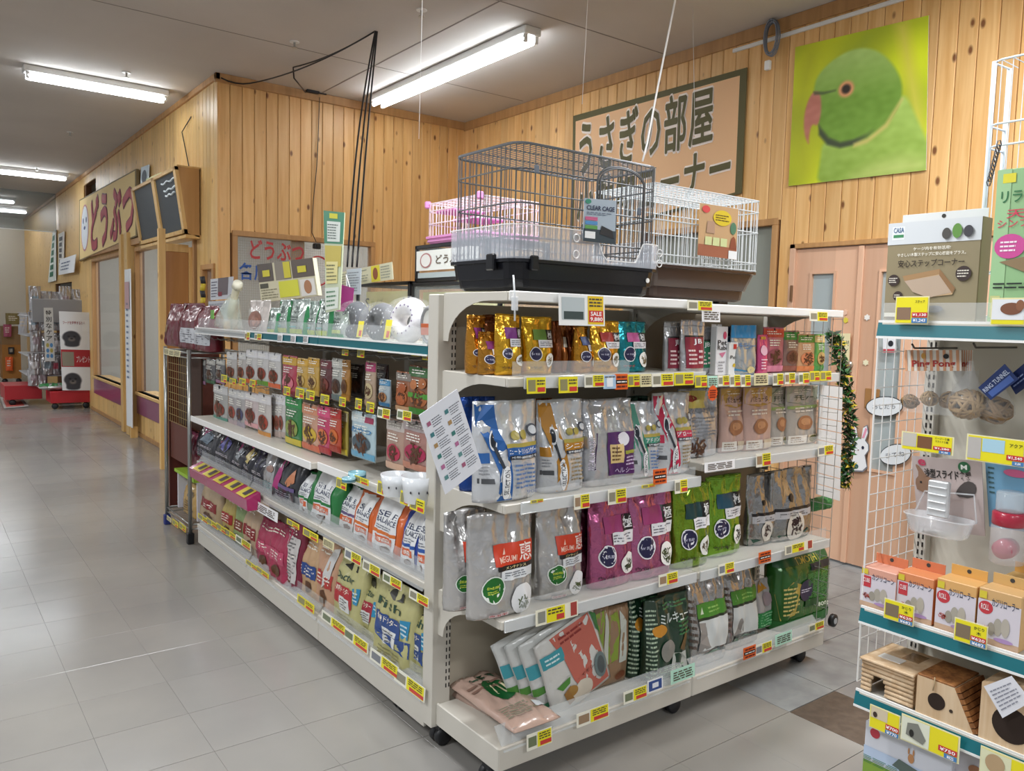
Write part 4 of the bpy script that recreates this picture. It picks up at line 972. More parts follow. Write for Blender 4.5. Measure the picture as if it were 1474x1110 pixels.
# arched door
g = G(); xa, xb_ = 1.745, 1.955; P = [(xa, cy0+.004, 1.665)]+[(xa+(xb_-xa)*(1-math.cos(math.pi*i/14))/2, cy0+.004, 1.90+.05*math.sin(math.pi*i/14)) for i in range(15)]+[(xb_, cy0+.004, 1.665)]
g.tube(P, .004, 6); g.tube([(q[0]*.94+.06*1.85, q[1]-.004, q[2]*.97+.03*1.78) for q in P], .0028, 6); g.bar((xa, cy0+.004, 1.665), (xb_, cy0+.004, 1.665), .003); g.build('door_frame', DG, C1, True, True)
for x, z in ((1.50, 1.9), (1.937, 1.82)): G().cbox(x-.008, x+.008, cy0+.002, cy0+.01, z-.012, z+.012).build('door_clip', M('#6d7682', .4), C1, world=True)
for x in (1.475,): G().cbox(x-.0, x+.028, cy0-.016+.0, cy0+.0, 1.6, 1.645, .004).build('tray_latch', M('#15161a', .25), C1, world=True)
G().cbox(cx0-.016, cx0, 1.97, 2.01, 1.6, 1.65, .004).build('tray_latch', M('#15161a', .25), C1, world=True)
c = A(931, 404, 1, cy0+.008); g = G(); g.lathe([(.008, -.003), (.008, 0)], (c.x, cy0+.006, c.z), 16, 'y'); g.build('emblem', WHITE, C1, world=True)
for x in (1.55, 1.9): G().cbox(x-.05, x+.05, cy0+.05, cy0+.08, 1.536, 1.55, .003).build('tray_foot', M('#121319', .3), C1, world=True)
def hang_card(nm, lab, q, ax, val, col, th=.002):
    t, P, n = poly_board(nm, lab, 'card', q, ax, val, M(col, .35), th); return t, P, n
t, P, n = hang_card('cage_card', 'grey blue product card hung on the door of the dark cage', ((841, 285), (887, 289), (885, 352), (839, 347)), 1, cy0-.012, '#a9b7c4')
board_rect(t, P, n, 0, 0, 1, .3, M('#33414a', .4), 'dark_panel'); board_text(t, P, n, 'CLEAR CAGE', .08, .74, .94, .84, M('#1b2a4a', .5), .002, .03)
board_rect(t, P, n, .04, .5, .42, .58, M('#c45a86', .5), 'pink_label', .002); board_rect(t, P, n, .04, .4, .42, .48, M('#4a8ac0', .5), 'blue_label', .002); board_rect(t, P, n, .04, .3, .42, .38, M('#5a9a4c', .5), 'green_label', .002); board_rect(t, P, n, .04, .08, .36, .24, M('#e8ecee', .5), 'white_label', .002)
board_poly(t, P, n, [(.5, .2), (.55, .4), (.9, .3), (.95, .12)], M('#1c2026', .5), 'tray_picture', .002); board_fine(t, P, n, .08, .62, .9, .7, 2, M('#40506a', .5), .002, 4)
board_poly(t, P, n, circ(.12, .93, .09, .055), M('#2f8a70', .5), 'green_dot', .002)
C2 = thing('hamster_cage', 'white wire cage with dark brown tray behind the dark grey cage', 'cage', (2.41, 2.15, 1.54))
dx0, dx1, dy0, dy1 = 2.09, 2.71, 1.975, 2.3
tray(C2, dx0, dx1, dy0, dy1, 1.545, 1.665, M('#3a281f', .22), .04, .035)
wire_cage(C2, dx0+.01, dx1-.005, dy0+.005, dy1-.005, 1.66, 1.945, M('#cfd5d8', .35), .012, 84, (1.67, 1.70, 1.82, 1.9, 1.945), .0016, .0024, ntop=30, topcross=8)
g = G(); g.tube([(2.36, dy0, 1.68), (2.36, dy0, 1.9), (2.52, dy0, 1.9), (2.52, dy0, 1.68)], .003, 5, True); g.build('door_frame', M('#cfd5d8', .35), C2, world=True)
for x in (2.2, 2.6): G().cbox(x-.03, x+.03, dy0+.08, dy0+.11, 1.523, 1.55, .003).build('tray_foot', M('#2a1c16', .3), C2, world=True)
t, P, n = hang_card('cage_card', 'tan product card with a yellow oval hung on the white wire cage', ((1008, 292), (1063, 301), (1059, 374), (1004, 367)), 1, dy0-.012, '#c3a078')
board_rect(t, P, n, 0, 0, 1, .22, M('#9c5f48', .4), 'brown_panel'); board_poly(t, P, n, circ(.58, .77, .24, .15), M('#d9c02c', .5), 'yellow_oval', .002); board_fine(t, P, n, .4, .7, .76, .84, 3, M('#4a3a10', .5), .003, 4)
board_poly(t, P, n, circ(.15, .9, .1, .07), M('#d2474a', .5), 'red_emblem', .002); board_poly(t, P, n, [(.18, .45), (.2, .68), (.38, .68), (.4, .45)], M('#b08f78', .5), 'cage_picture', .002)
for u in (.16, .36, .56): board_rect(t, P, n, u, .22, u+.17, .38, M('#c9d29a', .5), 'yellow_square', .002)
board_rect(t, P, n, .78, .0, 1, .16, M('#e8ebee', .4), 'barcode_label', .003); board_poly(t, P, n, [(.8, .2), (.84, .4), (.9, .45), (.95, .4), (1, .2)], M('#8a4a34', .5), 'bottle_picture', .002); board_poly(t, P, n, circ(.88, .6, .08, .12), M('#4a7a60', .5), 'tree_picture', .002)
# pink cage on the tanks further back
t = thing('pink_cage', 'small pink and white wire hamster cage on the glass tanks', 'cage', (2.1, 3.1, 1.81))
PK = M('#d88cc4', .4)
wire_cage(t, 2.0, 2.35, 2.92, 3.36, 1.83, 1.995, M('#f0dfe8', .4), .03, 60, (1.84, 1.9, 1.96, 1.995), .0016, .0028, ntop=16, topcross=6)
tray(t, 1.99, 2.36, 2.91, 3.37, 1.80, 1.84, PK, .04, .01)
for z, a in ((1.9, 3.0), (1.95, 3.15)): G().cbox(2.02, 2.2, a, a+.17, z, z+.012, .004).build('pink_shelf', PK, t, world=True)
for y in (2.92, 3.36): G().cbox(1.99, 2.02, y-.012, y+.012, 1.975, 2.01, .006).build('corner_cap', PK, t, world=True)
# glass tanks behind the long shelving
TKF = M('#17181c', .35)
def tank(lab, x0, x1, y0, y1, z0, z1, paper_=None):
    t = thing('glass_tank', lab, 'tank', ((x0+x1)/2, (y0+y1)/2, z0)); g = G(); b = .018
    for a in (z0, z1-b):
        for q in ((x0, x1, y0, y0+b), (x0, x1, y1-b, y1), (x0, x0+b, y0, y1), (x1-b, x1, y0, y1)):
            G().cbox(*q, a, a+b, .002).build('frame_bar', TKF, t, world=True)
    for q in ((x0, y0), (x1-b, y0), (x0, y1-b), (x1-b, y1-b)): G().cbox(q[0], q[0]+b, q[1], q[1]+b, z0, z1, .002).build('frame_post', TKF, t, world=True)
    G().box(x0+.006, x0+.01, y0+b, y1-b, z0+b, z1-b).build('pane', clear('#dfe8e8', .15), t, world=True); G().box(x0+b, x1-b, y0+.006, y0+.01, z0+b, z1-b).build('pane', clear('#dfe8e8', .15), t, world=True)
    return t
t = tank('long black-framed glass tank with yellow paper inside, behind the plastic collars', 2.0, 2.4, 2.75, 3.5, 1.33, 1.625)
YP = M('#e3dc92', .6); G().box(2.05, 2.055, 2.79, 3.47, 1.35, 1.58).build('yellow_paper', YP, t, world=True)
q = A(582, 437, 0, 2.04); flat_text('lettering', 'M', (2.045, q.y+.02, q.z-.02), (2.045, q.y-.04, q.z-.02), (2.045, q.y+.02, q.z+.03), M('#2a2418', .6), t, (0, 0, 0))
t = tank('black-framed glass tank with yellow paper marked S, behind the purple card', 2.0, 2.4, 3.52, 4.12, 1.33, 1.635)
G().box(2.05, 2.055, 3.56, 4.09, 1.35, 1.59).build('yellow_paper', YP, t, world=True)
q = A(527, 437, 0, 2.04)
for k, (s, col) in enumerate((('S', '#2a2a1c'), ('サイズ', '#b9b46a'))): flat_text('lettering', s, (2.045, q.y+.02-k*.07, q.z-.03), (2.045, q.y-.03-k*.16, q.z-.03), (2.045, q.y+.02-k*.07, q.z+.03), M(col, .6), t, (0, 0, 0))
t = tank('smaller glass tank with a white sign, standing on the long tank below the pink cage', 2.0, 2.35, 2.85, 3.47, 1.627, 1.805)
Pq = [Vector((1.992, 3.44, 1.775)), Vector((1.992, 2.9, 1.775)), Vector((1.992, 2.9, 1.68)), Vector((1.992, 3.44, 1.68))]; n = Vector((-1, 0, 0))
board_rect(t, Pq, n, 0, 0, 1, 1, M('#e2e4e0', .5), 'white_sign', .0); board_text(t, Pq, n, 'どうぶつ', .34, .3, .8, .72, M('#5a4a38', .5)); board_poly(t, Pq, n, circ(.17, .5, .1, .38), M('#b07878', .5), 'round_face', .002); board_poly(t, Pq, n, circ(.17, .5, .08, .31), M('#e2e0dc', .5), 'round_face', .003)
G().box(1.995, 2.34, 2.9, 3.43, 1.645, 1.67).build('grey_base', M('#aab6b8', .5), t, world=True)

# ------------------------------------------------------------------ goods on the end display
NAVY = '#1d1b45'; WH = '#f1f2f4'; BK = '#141416'
def kiwami(body, band, z0, box, val, label, d=.07, text='極', foilm=.6, yaw=0, pel='#6a5c3c', group=None, right=.95, dark=None):
    f = foil(body, foilm)
    pr = [('r', -.5 if right > .9 else -.3, .60, .42, .78, band), ('r', .30, .60, .86, .78, BK), ('t', .38, .625, .78, .755, text, WH), ('r', -.2, .47, .86, .6, '#e9e9ee'), ('f', -.12, .49, .8, .58, '#70707a', 3),
          ('d', -.42, .36, .36, '#e8e8ee'), ('d', -.42, .36, .32, NAVY), ('t', -.66, .34, -.2, .375, 'W 乳酸', '#c9c9e0'), ('d', .5, .25, .36, '#f2f2ee'), ('k', .5, .245, .26, pel),
          ('t', -.8, .1, -.1, .15, 'ウサギ', dark or '#3a2a30'), ('r', -.98, .955, .98, .962, '#00000' if False else body)]
    return pack('food_pouch', label, 'pouch', box, 1, val, z0, 'stand', d, f, pr, yaw=yaw, group=group)
G1 = 'gold food pouches on the top shelf of the end display'
# top shelf
S1 = 1.284; V1 = 1.95
kiwami('#c98a2a', '#7c2d6e', S1, (680, 706, 453, 538), 2.02, 'orange gold pouch at the far left end of the upper display shelf', group=G1)
kiwami('#b9812c', '#7c2d6e', S1, (697, 727, 478, 538), 1.97, 'short amber gold pouch with purple label, second from the left post', group=G1)
pack('food_pouch', 'dark brown metallic pouch behind the short amber gold pouch', 'pouch', (700, 728, 453, 538), 1, 2.07, S1, 'stand', .05, foil('#7a431c'), [('r', -.9, .86, .9, .875, '#5a2f12')], group=G1)
kiwami('#d9a62a', '#7a2f80', S1, (721, 757, 452, 538), 1.93, 'bright gold pouch with purple picture label on the upper display shelf', group=G1)
kiwami('#e0b02c', '#6b8f3e', S1, (759, 803, 456, 539), 1.93, 'bright gold pouch with green vegetable label on the upper display shelf', group=G1)
for i, (a, b) in enumerate(((800, 812), (809, 820), (818, 828), (829, 838))):
    pack('food_pouch', 'copper pouch seen almost edge-on between gold pouches, %s from the left of four' % ORD[i], 'pouch', (a, b, 462+i, 538), 1, 1.97+.01*i, S1, 'stand', .05, foil('#7d4018' if i % 2 == 0 else '#9a5a22'), [('r', -.5, .5, .5, .7, '#d9d0c0')] if i == 1 else [], group=G1)
kiwami('#c58c26', '#3c4f86', S1, (828, 861, 470, 538), 1.94, 'gold pouch with blue label turned sideways, left of the red-labelled one', yaw=25, group=G1)
kiwami('#d6a22c', '#b33a34', S1, (858, 899, 462, 538), 1.93, 'bright gold pouch with red label beside the teal pouch', group=G1)
kiwami('#1f8a96', '#c45a9a', S1, (895, 938, 463, 537), 1.93, 'shiny teal pouch with pink label on the upper display shelf', dark='#b8323a')
S1b = 1.263
def slim(label, box, val, body, band, wl=None, extra=(), **k):
    return pack('treat_pouch', label, 'pouch', box, 1, val, S1b, 'stand', .04, foil(body, .5), [('r', -.75, .15, .75, .7, band), ('r', -.75, .7, .75, .73, BK), ('t', -.1, .56, .55, .67, 'JB', WH), ('f', -.6, .2, .1, .5, '#e8d0d0', 4), ('f', .2, .2, .65, .5, '#e8d0d0', 3), ('r', -.9, .9, .9, .91, '#8d9094')]+list(extra), **k)
slim('silver pouch with maroon label standing alone on the upper display shelf', (960, 985, 463, 535), 1.95, '#b4b4b6', '#7d1f36')
slim('larger silver pouch with maroon label left of the green one', (984, 1019, 461, 536), 1.92, '#c4c4c8', '#8a2238')
slim('silver pouch with green label partly behind the maroon-labelled pouch', (1003, 1029, 470, 534), 1.97, '#b9bcc0', '#1f6a4a', extra=[('p', [(.2, .0), (.95, 0), (.95, .25)], '#e8eaec')])
def carton(name, label, cat, box, ax, val, z0, d, mat, prints=(), hang=None, yaw=0, side=None, group=None):
    xl, xr, yt, yb = box; ym = (yt+yb)/2; xm = (xl+xr)/2; o = 1-ax; a = A(xl, ym, ax, val)[o]; b = A(xr, ym, ax, val)[o]
    if z0 is None: z0 = A(xm, yb, ax, val).z
    h = A(xm, yt, ax, val).z-z0; w = abs(a-b); c = (a+b)/2
    t = thing(name, label, cat, (c, val+d/2, z0) if ax == 1 else (val+d/2, c, z0), R(yaw)+(0 if ax == 1 else -math.pi/2), group)
    g = G(); g.cbox(-w/2, w/2, -d/2, d/2, 0, h, .002); g.build('carton', mat, t)
    S = (np.tile(np.linspace(-w/2, w/2, NU+1), (NV+1, 1)), np.full((NV+1, NU+1), -d/2), np.tile(np.linspace(0, h, NV+1)[:, None], (1, NU+1)))
    rnd = random.Random(len(label))
    lay_prints(S, w, h, prints, t, rnd, -1.2, .3)
    if hang:
        hh, mt = hang; hw = w*.46; g = G(); g.cbox(-hw, hw, d/2-.0015, d/2, h, h+hh, .0005); g.build('hang_tab', mt, t)
        g = G(); g.lathe([(min(.006, hh*.3), d/2-.0025), (min(.006, hh*.3), d/2+.001)], (0, 0, h+hh*.6), 12, 'y'); g.build('hang_hole', M('#3b3a38', .8), t)
    if side:
        g = G(); g.quad((w/2+.0006, -d/2, 0), (w/2+.0006, d/2, 0), (w/2+.0006, d/2, h*side[1]), (w/2+.0006, -d/2, h*side[1])); g.build('side_print', M(side[0], .5), t)
    return t
carton('treat_box', 'tall slim white box with pink print beside the blue pouch', 'box', (1031, 1047, 470, 535), 1, 1.94, S1b, .03, M('#e6e6ea', .4), [('t', -.8, .62, .8, .72, 'Pet', BK), ('t', -.8, .52, .8, .61, 'Rabi', BK), ('p', [(-.5, .45), (.7, .48), (.1, .36)], '#d07a9a'), ('o', .4, .82, .3, .08, '#c9406a'), ('f', -.6, .05, .6, .3, '#9a9aa0', 4)], (.008, M('#e6e6ea', .4)))
carton('treat_box', 'short white box with red square logo in front of the dark blue pouch', 'box', (1049, 1062, 493, 535), 1, 1.93, S1b, .03, M('#e4e6e6', .4), [('r', -.1, .8, .6, .95, '#c9342e'), ('t', -.7, .5, .8, .6, 'Pet', BK), ('o', .2, .3, .3, .06, '#d6b82e')])
pack('treat_pouch', 'dark blue pouch behind the short white box', 'pouch', (1046, 1064, 470, 535), 1, 2.0, S1b, 'stand', .04, foil('#1f3a5e'), [('r', -.8, .55, .8, .8, '#2b5a86')])
pack('treat_pouch', 'silver pouch with bright blue top on the upper display shelf', 'pouch', (1058, 1094, 468, 536), 1, 1.92, S1b, 'stand', .05, foil('#b8c0c4', .5), [('r', -1, .74, 1, 1.0, '#2f8cc4'), ('t', -.6, .52, .7, .64, 'チモシー', '#2a6ca8'), ('p', [(-1, 0), (1, 0), (1, .16), (0, .08), (-1, .14)], '#2f8cc4'), ('o', .3, .1, .35, .07, '#d8c890')])
pack('treat_pouch', 'pink pouch standing right of the blue-topped pouch', 'pouch', (1093, 1108, 482, 535), 1, 1.94, S1b, 'stand', .03, foil('#d9568c', .3), [('d', 0, .6, .6, '#f0c0d4'), ('f', -.6, .1, .6, .4, '#f4d8e4', 4), ('r', -.6, .88, .6, .95, '#d6a03a')])
def hungpack(label, box, ax, val, cols, hz=None, style='flat', d=.03, extra=(), group=None, yaw=0, name='treat_pack', mat=None, lean=0):
    b, top, pic, low = cols
    pr = [('r', -.97, .78, .97, .965, top), ('o', 0, .36, .72, .17, pic), ('f', -.7, .83, .7, .93, '#f2efe6', 2), ('r', -.97, .03, .97, .16, low), ('f', -.6, .58, .6, .74, '#f2efe6', 3), ('k', 0, .35, .5, '#5a3620'), ('d', 0, .955, .08, '#1d1d1d')]
    return pack(name, label, 'treat pack', box, ax, val, hz, style, d, mat or film(b), pr+list(extra), group=group, yaw=yaw, lean=lean)
hungpack('treat bag with bright red header next to the pink pouch', (1101, 1131, 471, 535), 1, 1.96, ('#b85a78', '#c9402e', '#8f4a58', '#e08aa8'), S1b)
hungpack('small clear bag of brown sticks with a green label on the upper display shelf', (1130, 1153, 476, 535), 1, 1.96, ('#8a6a62', '#3f8f3a', '#7a4a3a', '#9a5a4a'), S1b)
hungpack('green bag of orange pellets near the right end of the upper display shelf', (1151, 1176, 481, 535), 1, 1.95, ('#c99a72', '#4c8a2c', '#d6845a', '#d8824e'), S1b)
hungpack('tall kraft and green bag at the right end of the upper display shelf', (1175, 1189, 481, 534), 1, 1.95, ('#5fa04c', '#d6b878', '#c4a468', '#4f9a52'), S1b)
g = tag(G().cbox(3.02, 3.09, 2.12, 2.14, S1b, 1.45).build('bottle_card', M('#6aa6b8', .4)), 'pale blue upright card at the back of the upper display shelf', 'card')

# second shelf
S2 = .906; S2b = .951
def selection(label, box, val, side, name_, yaw=0, weight='900g', z0=S2, txt='#f0f2f6', d=.11):
    pr = [('p', [(-.98, .97), (-.45, .97), (-.36, .72), (-.12, .5), (-.02, .28), (-.02, .02), (-.5, .02), (-.44, .3), (-.62, .5), (-.8, .66), (-.95, .78)], side), ('r', -.95, .4, -.66, .5, side), ('r', -.95, .2, -.6, .25, '#4a4c50'), ('f', -.93, .28, -.66, .38, '#8a8d92', 3),
          ('o', -.55, .62, .11, .1, '#e3e6ea'), ('o', -.55, .62, .08, .075, '#16202e'), ('p', [(-.58, .56), (-.48, .56), (-.3, .36), (-.36, .34)], '#2a3038'), ('o', -.25, .2, .15, .17, '#e9ebee'), ('tv', -.33, .08, -.17, .33, 'SELECTION', '#3a4048'),
          ('r', -.2, .54, .98, .58, '#a89a48'), ('r', -.2, .46, .98, .54, side), ('t', -.14, .475, .9, .53, name_, txt), ('r', -.12, .42, .98, .46, '#16202e'), ('t', -.05, .427, .85, .453, '栄養補給総合食', '#dfe4ea'),
          ('f', .05, .12, .8, .38, '#5a78a8' if side < '#5' else '#8a7a5a', 6), ('t', .45, .05, .95, .1, weight, '#2b4a86' if side < '#5' else '#4a4a4a'), ('d', .1, .66, .12, '#a89a48'), ('d', .38, .66, .12, '#a89a48'), ('d', .72, .7, .16, '#333a48'), ('d', .72, .7, .11, '#cfd3d8')]
    return pack('food_bag', label, 'bag', box, 1, val, z0, 'stand', d, foil('#d3d6da', .25), pr, yaw=yaw, wk=.97)
pack('food_bag', 'dark blue bag behind the blue and silver bag on the second display shelf', 'bag', (674, 724, 573, 715), 1, 2.05, S2, 'stand', .1, foil('#14418e', .3), [('r', -.9, .9, .9, .93, '#0f3068')])
selection('blue and silver bag with spoon-shaped stripe, nearest the left post of the second shelf', (692, 786, 579, 722), 1.885, '#1d5a9e', 'ニュートリションサポート')
pack('food_bag', 'brown gold bag behind the amber and silver bag on the second display shelf', 'bag', (768, 806, 576, 708), 1, 2.05, S2, 'stand', .1, foil('#8a4e18', .3), [('r', -.9, .9, .9, .93, '#6a3a10')])
selection('amber and silver bag with spoon-shaped stripe on the second display shelf', (785, 853, 577, 712), 1.9, '#b07a1e', 'シニア', weight='800g')
pack('food_bag', 'silver bag with purple label and a cream sticker on the second display shelf', 'bag', (848, 918, 576, 704), 1, 1.91, S2, 'gusset', .1, foil('#c3c5c9', .5),
     [('r', -.2, .12, .98, .62, '#4d2260'), ('p', [(-.98, .6), (-.55, .62), (-.7, .2), (-.98, .14)], '#3a1a48'), ('tv', -.88, .2, -.7, .58, 'PREMIUM RABBIT', '#d8d0e0'), ('d', .4, .54, .2, '#e9e6ee'), ('t', .1, .14, .8, .2, 'ヘルシー', '#c9b8d8'), ('r', -.1, .26, .38, .48, '#e2c688'), ('f', -.05, .28, .33, .46, '#6a4a28', 4), ('r', .42, .36, .95, .4, '#9aa03c'), ('f', .45, .22, .95, .34, '#c9b8d8', 3)], yaw=-4)
pack('food_bag', 'dark green bag behind the silver and green bag on the second display shelf', 'bag', (914, 946, 572, 692), 1, 2.04, S2, 'stand', .1, foil('#1d4a3c', .3), [('r', -.9, .9, .9, .93, '#12352a')])
selection('silver and green bag with spoon-shaped stripe on the second display shelf', (909, 961, 580, 699), 1.93, '#3f8a74', 'アドバンス', z0=S2, weight='')
selection('silver and crimson bag with spoon-shaped stripe on the second display shelf', (951, 1007, 567, 690), 1.92, '#b82348', 'グロース', weight='1kg')
pack('food_bag', 'silver bag with yellow header and brown nuggets picture on the raised shelf', 'bag', (985, 1042, 560, 659), 1, 1.95, S2b, 'stand', .08, foil('#b9bcc2', .45),
     [('r', -.98, .72, .2, .97, '#c9b860'), ('t', -.7, .64, .8, .72, '牧草市場', '#8a8d94'), ('f', -.5, .25, .8, .6, '#7f8288', 7), ('k', -.3, .14, .42, '#4a2c1c'), ('o', -.45, .86, .25, .05, '#9a3a30')])
def hay(label, box, val, head, green=False):
    return pack('hay_pack', label, 'pack', box, 1, val, S2b, 'stand', .05, film('#c9a79c' if not green else '#b3aca4'),
        [('p', [(-.95, .98), (.95, .98), (.95, .74), (0, .68), (-.95, .74)], head), ('t', -.6, .76, .6, .85, 'バミューダ' if not green else 'チモシー', '#5a4020' if not green else '#44543c'), ('f', -.6, .88, .6, .95, '#f0e8dc', 2),
         ('o', 0, .38, .5, .12, '#a5714f'), ('o', 0, .4, .3, .06, '#c49068'), ('r', -.9, .03, .1, .17, '#e4e0d8'), ('f', -.8, .05, 0, .15, '#8a7058', 3), ('r', .15, .03, .9, .17, '#d0c0a8'), ('f', -.6, .55, .6, .66, '#efe6dc', 2)]+([('r', -.95, .62, .95, .67, '#9ab26a'), ('o', .5, .1, .3, .06, '#5a5a2c')] if green else []))
hay('pale pink clear pack with gold header, left one on the raised shelf', (1041, 1078, 558, 651), 1.97, '#c9a050')
hay('pale pink clear pack with gold header, right one on the raised shelf', (1075, 1116, 557, 649), 1.95, '#c9a050')
hay('clear pack with grey green header, left one on the raised shelf', (1112, 1139, 558, 646), 1.97, '#98a08c', True)
hay('clear pack with grey green header, right one on the raised shelf', (1136, 1182, 556, 643), 1.95, '#a2a896', True)

# third shelf
S3 = .551
def megumi(label, box, val, d=.1):
    return pack('food_pouch', label, 'pouch', box, 1, val, S3, 'stand', d, foil('#c6c5c4', .5), [('r', -.35, .50, .93, .70, '#cf3d1f'), ('t', -.22, .53, .32, .585, 'MEGUMI', '#f6cdbc'), ('t', .42, .52, .85, .685, '恵', '#f8ece6'), ('p', [(-.1, .6), (-.02, .66), (.0, .6)], '#f6cdbc'),
        ('r', -.3, .455, .93, .50, '#1a1414'), ('t', -.05, .465, .6, .49, 'メンテナンス', '#e8d8a0'), ('r', -.22, .36, .93, .455, '#dfe3e8'), ('f', -.1, .375, .8, .44, '#70757c', 3), ('d', -.42, .29, .34, '#e8eee8'), ('d', -.42, .29, .31, '#1c6a26'), ('t', -.62, .30, -.22, .325, '国産', '#c9d84a'), ('f', -.62, .25, -.22, .285, '#c9d84a', 2),
        ('d', .5, .15, .4, '#e9ebee'), ('p', [(.22, .1), (.5, .2), (.78, .11), (.5, .075)], '#39442a'), ('k', .5, .12, .2, '#4f5c34'), ('r', -.6, .03, 0, .06, '#d8c8c8'), ('t', -.58, .033, -.05, .058, 'ウサギ', '#a8202a')])
megumi('silver pouch with red and green label tucked behind, nearest the left post', (650, 712, 738, 867), 1.99)
megumi('large silver pouch with red label and green disc at the front of the third shelf', (684, 777, 741, 880), 1.885)
megumi('silver pouch with red label and green disc beside the pink pouches', (783, 849, 734, 866), 1.91)
pack('food_pouch', 'dark crimson pouch set back left of the pink pouches', 'pouch', (836, 868, 726, 842), 1, 2.02, S3, 'stand', .08, foil('#5d1836', .3), [('r', -.2, .45, .9, .6, '#6a4a55'), ('d', -.1, .33, .35, '#2b1630')])
kiwami('#b8618c', '#a03a72', S3, (858, 921, 716, 834), 1.90, 'shiny pink pouch with black and white label, left of two on the third shelf', .09, pel='#3f4a2c')
kiwami('#bb6a94', '#a03a72', S3, (913, 977, 702, 824), 1.895, 'shiny pink pouch with black and white label, right of two on the third shelf', .09, pel='#3f4a2c')
kiwami('#7da02a', '#0f3a3c', S3, (977, 1031, 700, 816), 1.90, 'shiny lime green pouch with black label, left of two on the third shelf', .09, pel='#5a4a2c')
kiwami('#7fae34', '#1c4f66', S3, (1026, 1076, 687, 800), 1.93, 'shiny lime green pouch with black label, right of two on the third shelf', .09, pel='#4a4640')
def silv(label, box, val):
    return pack('food_pouch', label, 'pouch', box, 1, val, S3, 'stand', .08, foil('#a8a8a8', .75), [('r', -.85, .42, .75, .46, '#1d1a1c'), ('r', -.85, .32, .75, .42, '#b9b9be'), ('f', -.7, .34, .6, .4, '#5a5a60', 2), ('p', [(-.95, .0), (.95, 0), (.95, .12), (0, .07), (-.95, .1)], '#2d5a4a'), ('d', -.05, .19, .42, '#d8d4cc'), ('k', -.05, .19, .3, '#3a2222'), ('d', -.2, .6, .12, '#1a1a1e')])
silv('crumpled silver pouch with black stripe, left of two on the third shelf', (1084, 1127, 684, 778), 1.95)
silv('crumpled silver pouch with black stripe, right of two on the third shelf', (1117, 1177, 676, 771), 1.93)
t = pack('grass_bundle', 'green netted pack at the right end of the third shelf', 'pack', (1172, 1203, 718, 762), 1, 1.99, .62, 'pillow', .06, M('#2f7a42', .5, 0, 0, 1, 0, 1, 60), [('f', -.9, .05, .9, .95, '#57a35c', 14)])

# base deck
S4 = .15
def lying(name, label, cat, q, z, th, mat, prints=(), seed=3.3):
    """a pillow pack lying flat; q = its four corners in the photograph (back-left, back-right, front-right, front-left)"""
    P = [A(x, y, 2, z) for x, y in q]; c = sum(P, Vector())/4; w = ((P[1]-P[0]).length+(P[2]-P[3]).length)/2; h = ((P[0]-P[3]).length+(P[1]-P[2]).length)/2
    d_ = (P[2]-P[3]).normalized(); ya = math.atan2(d_.y, d_.x); t = thing(name, label, cat, c-Vector((0, 0, th/2)), 0)
    t.rotation_euler = (R(-90), 0, ya); S = surf('pillow', w, h, th, seed, 1.4); me = body_mesh(S, 'pillow', th, mat)
    off = Matrix.Translation((0, 0, -h/2)); me.transform(off); link('body', me, t); rnd = random.Random(5)
    for i, p in enumerate(prints):
        g = decal(S, w, h, p[0], p[1:], 1+i*.35, rnd); c_ = p[1:][col_of(p[0], p[1:])]; g.v = [(v[0], v[1], v[2]-h/2) for v in g.v]; g.build(PNAME[p[0]], M(c_, .35), t, p[0] in 'rdo')
    return t
lying('pellet_bag', 'pinkish clear bag of pellets lying underneath another on the base deck', 'bag', ((655, 974), (700, 966), (745, 1028), (705, 1046)), .175, .045, film('#a98f82'), [('f', -.6, .7, .2, .85, '#4a3a30', 2)])
lying('pellet_bag', 'pinkish clear bag with a green oval lying on top, left on the base deck', 'bag', ((668, 968), (742, 958), (778, 1028), (708, 1052)), .215, .05, film('#c3a596'),
      [('f', -.85, .62, .85, .78, '#8a6a5c', 2), ('o', .05, .58, .48, .2, '#12582a'), ('p', [(-.2, .5), (-.1, .68), (-.02, .68), (-.12, .5)], '#e4dcb4'), ('p', [(.1, .48), (.14, .7), (.22, .7), (.2, .48)], '#e4dcb4'), ('p', [(.32, .5), (.34, .66), (.4, .64), (.4, .5)], '#e4dcb4'), ('t', -.5, .8, .6, .9, 'ヘチマ', '#2c4a34'), ('f', -.8, .12, .6, .3, '#8d8a74', 5), ('r', .5, .18, .9, .26, '#dfe3ea')])
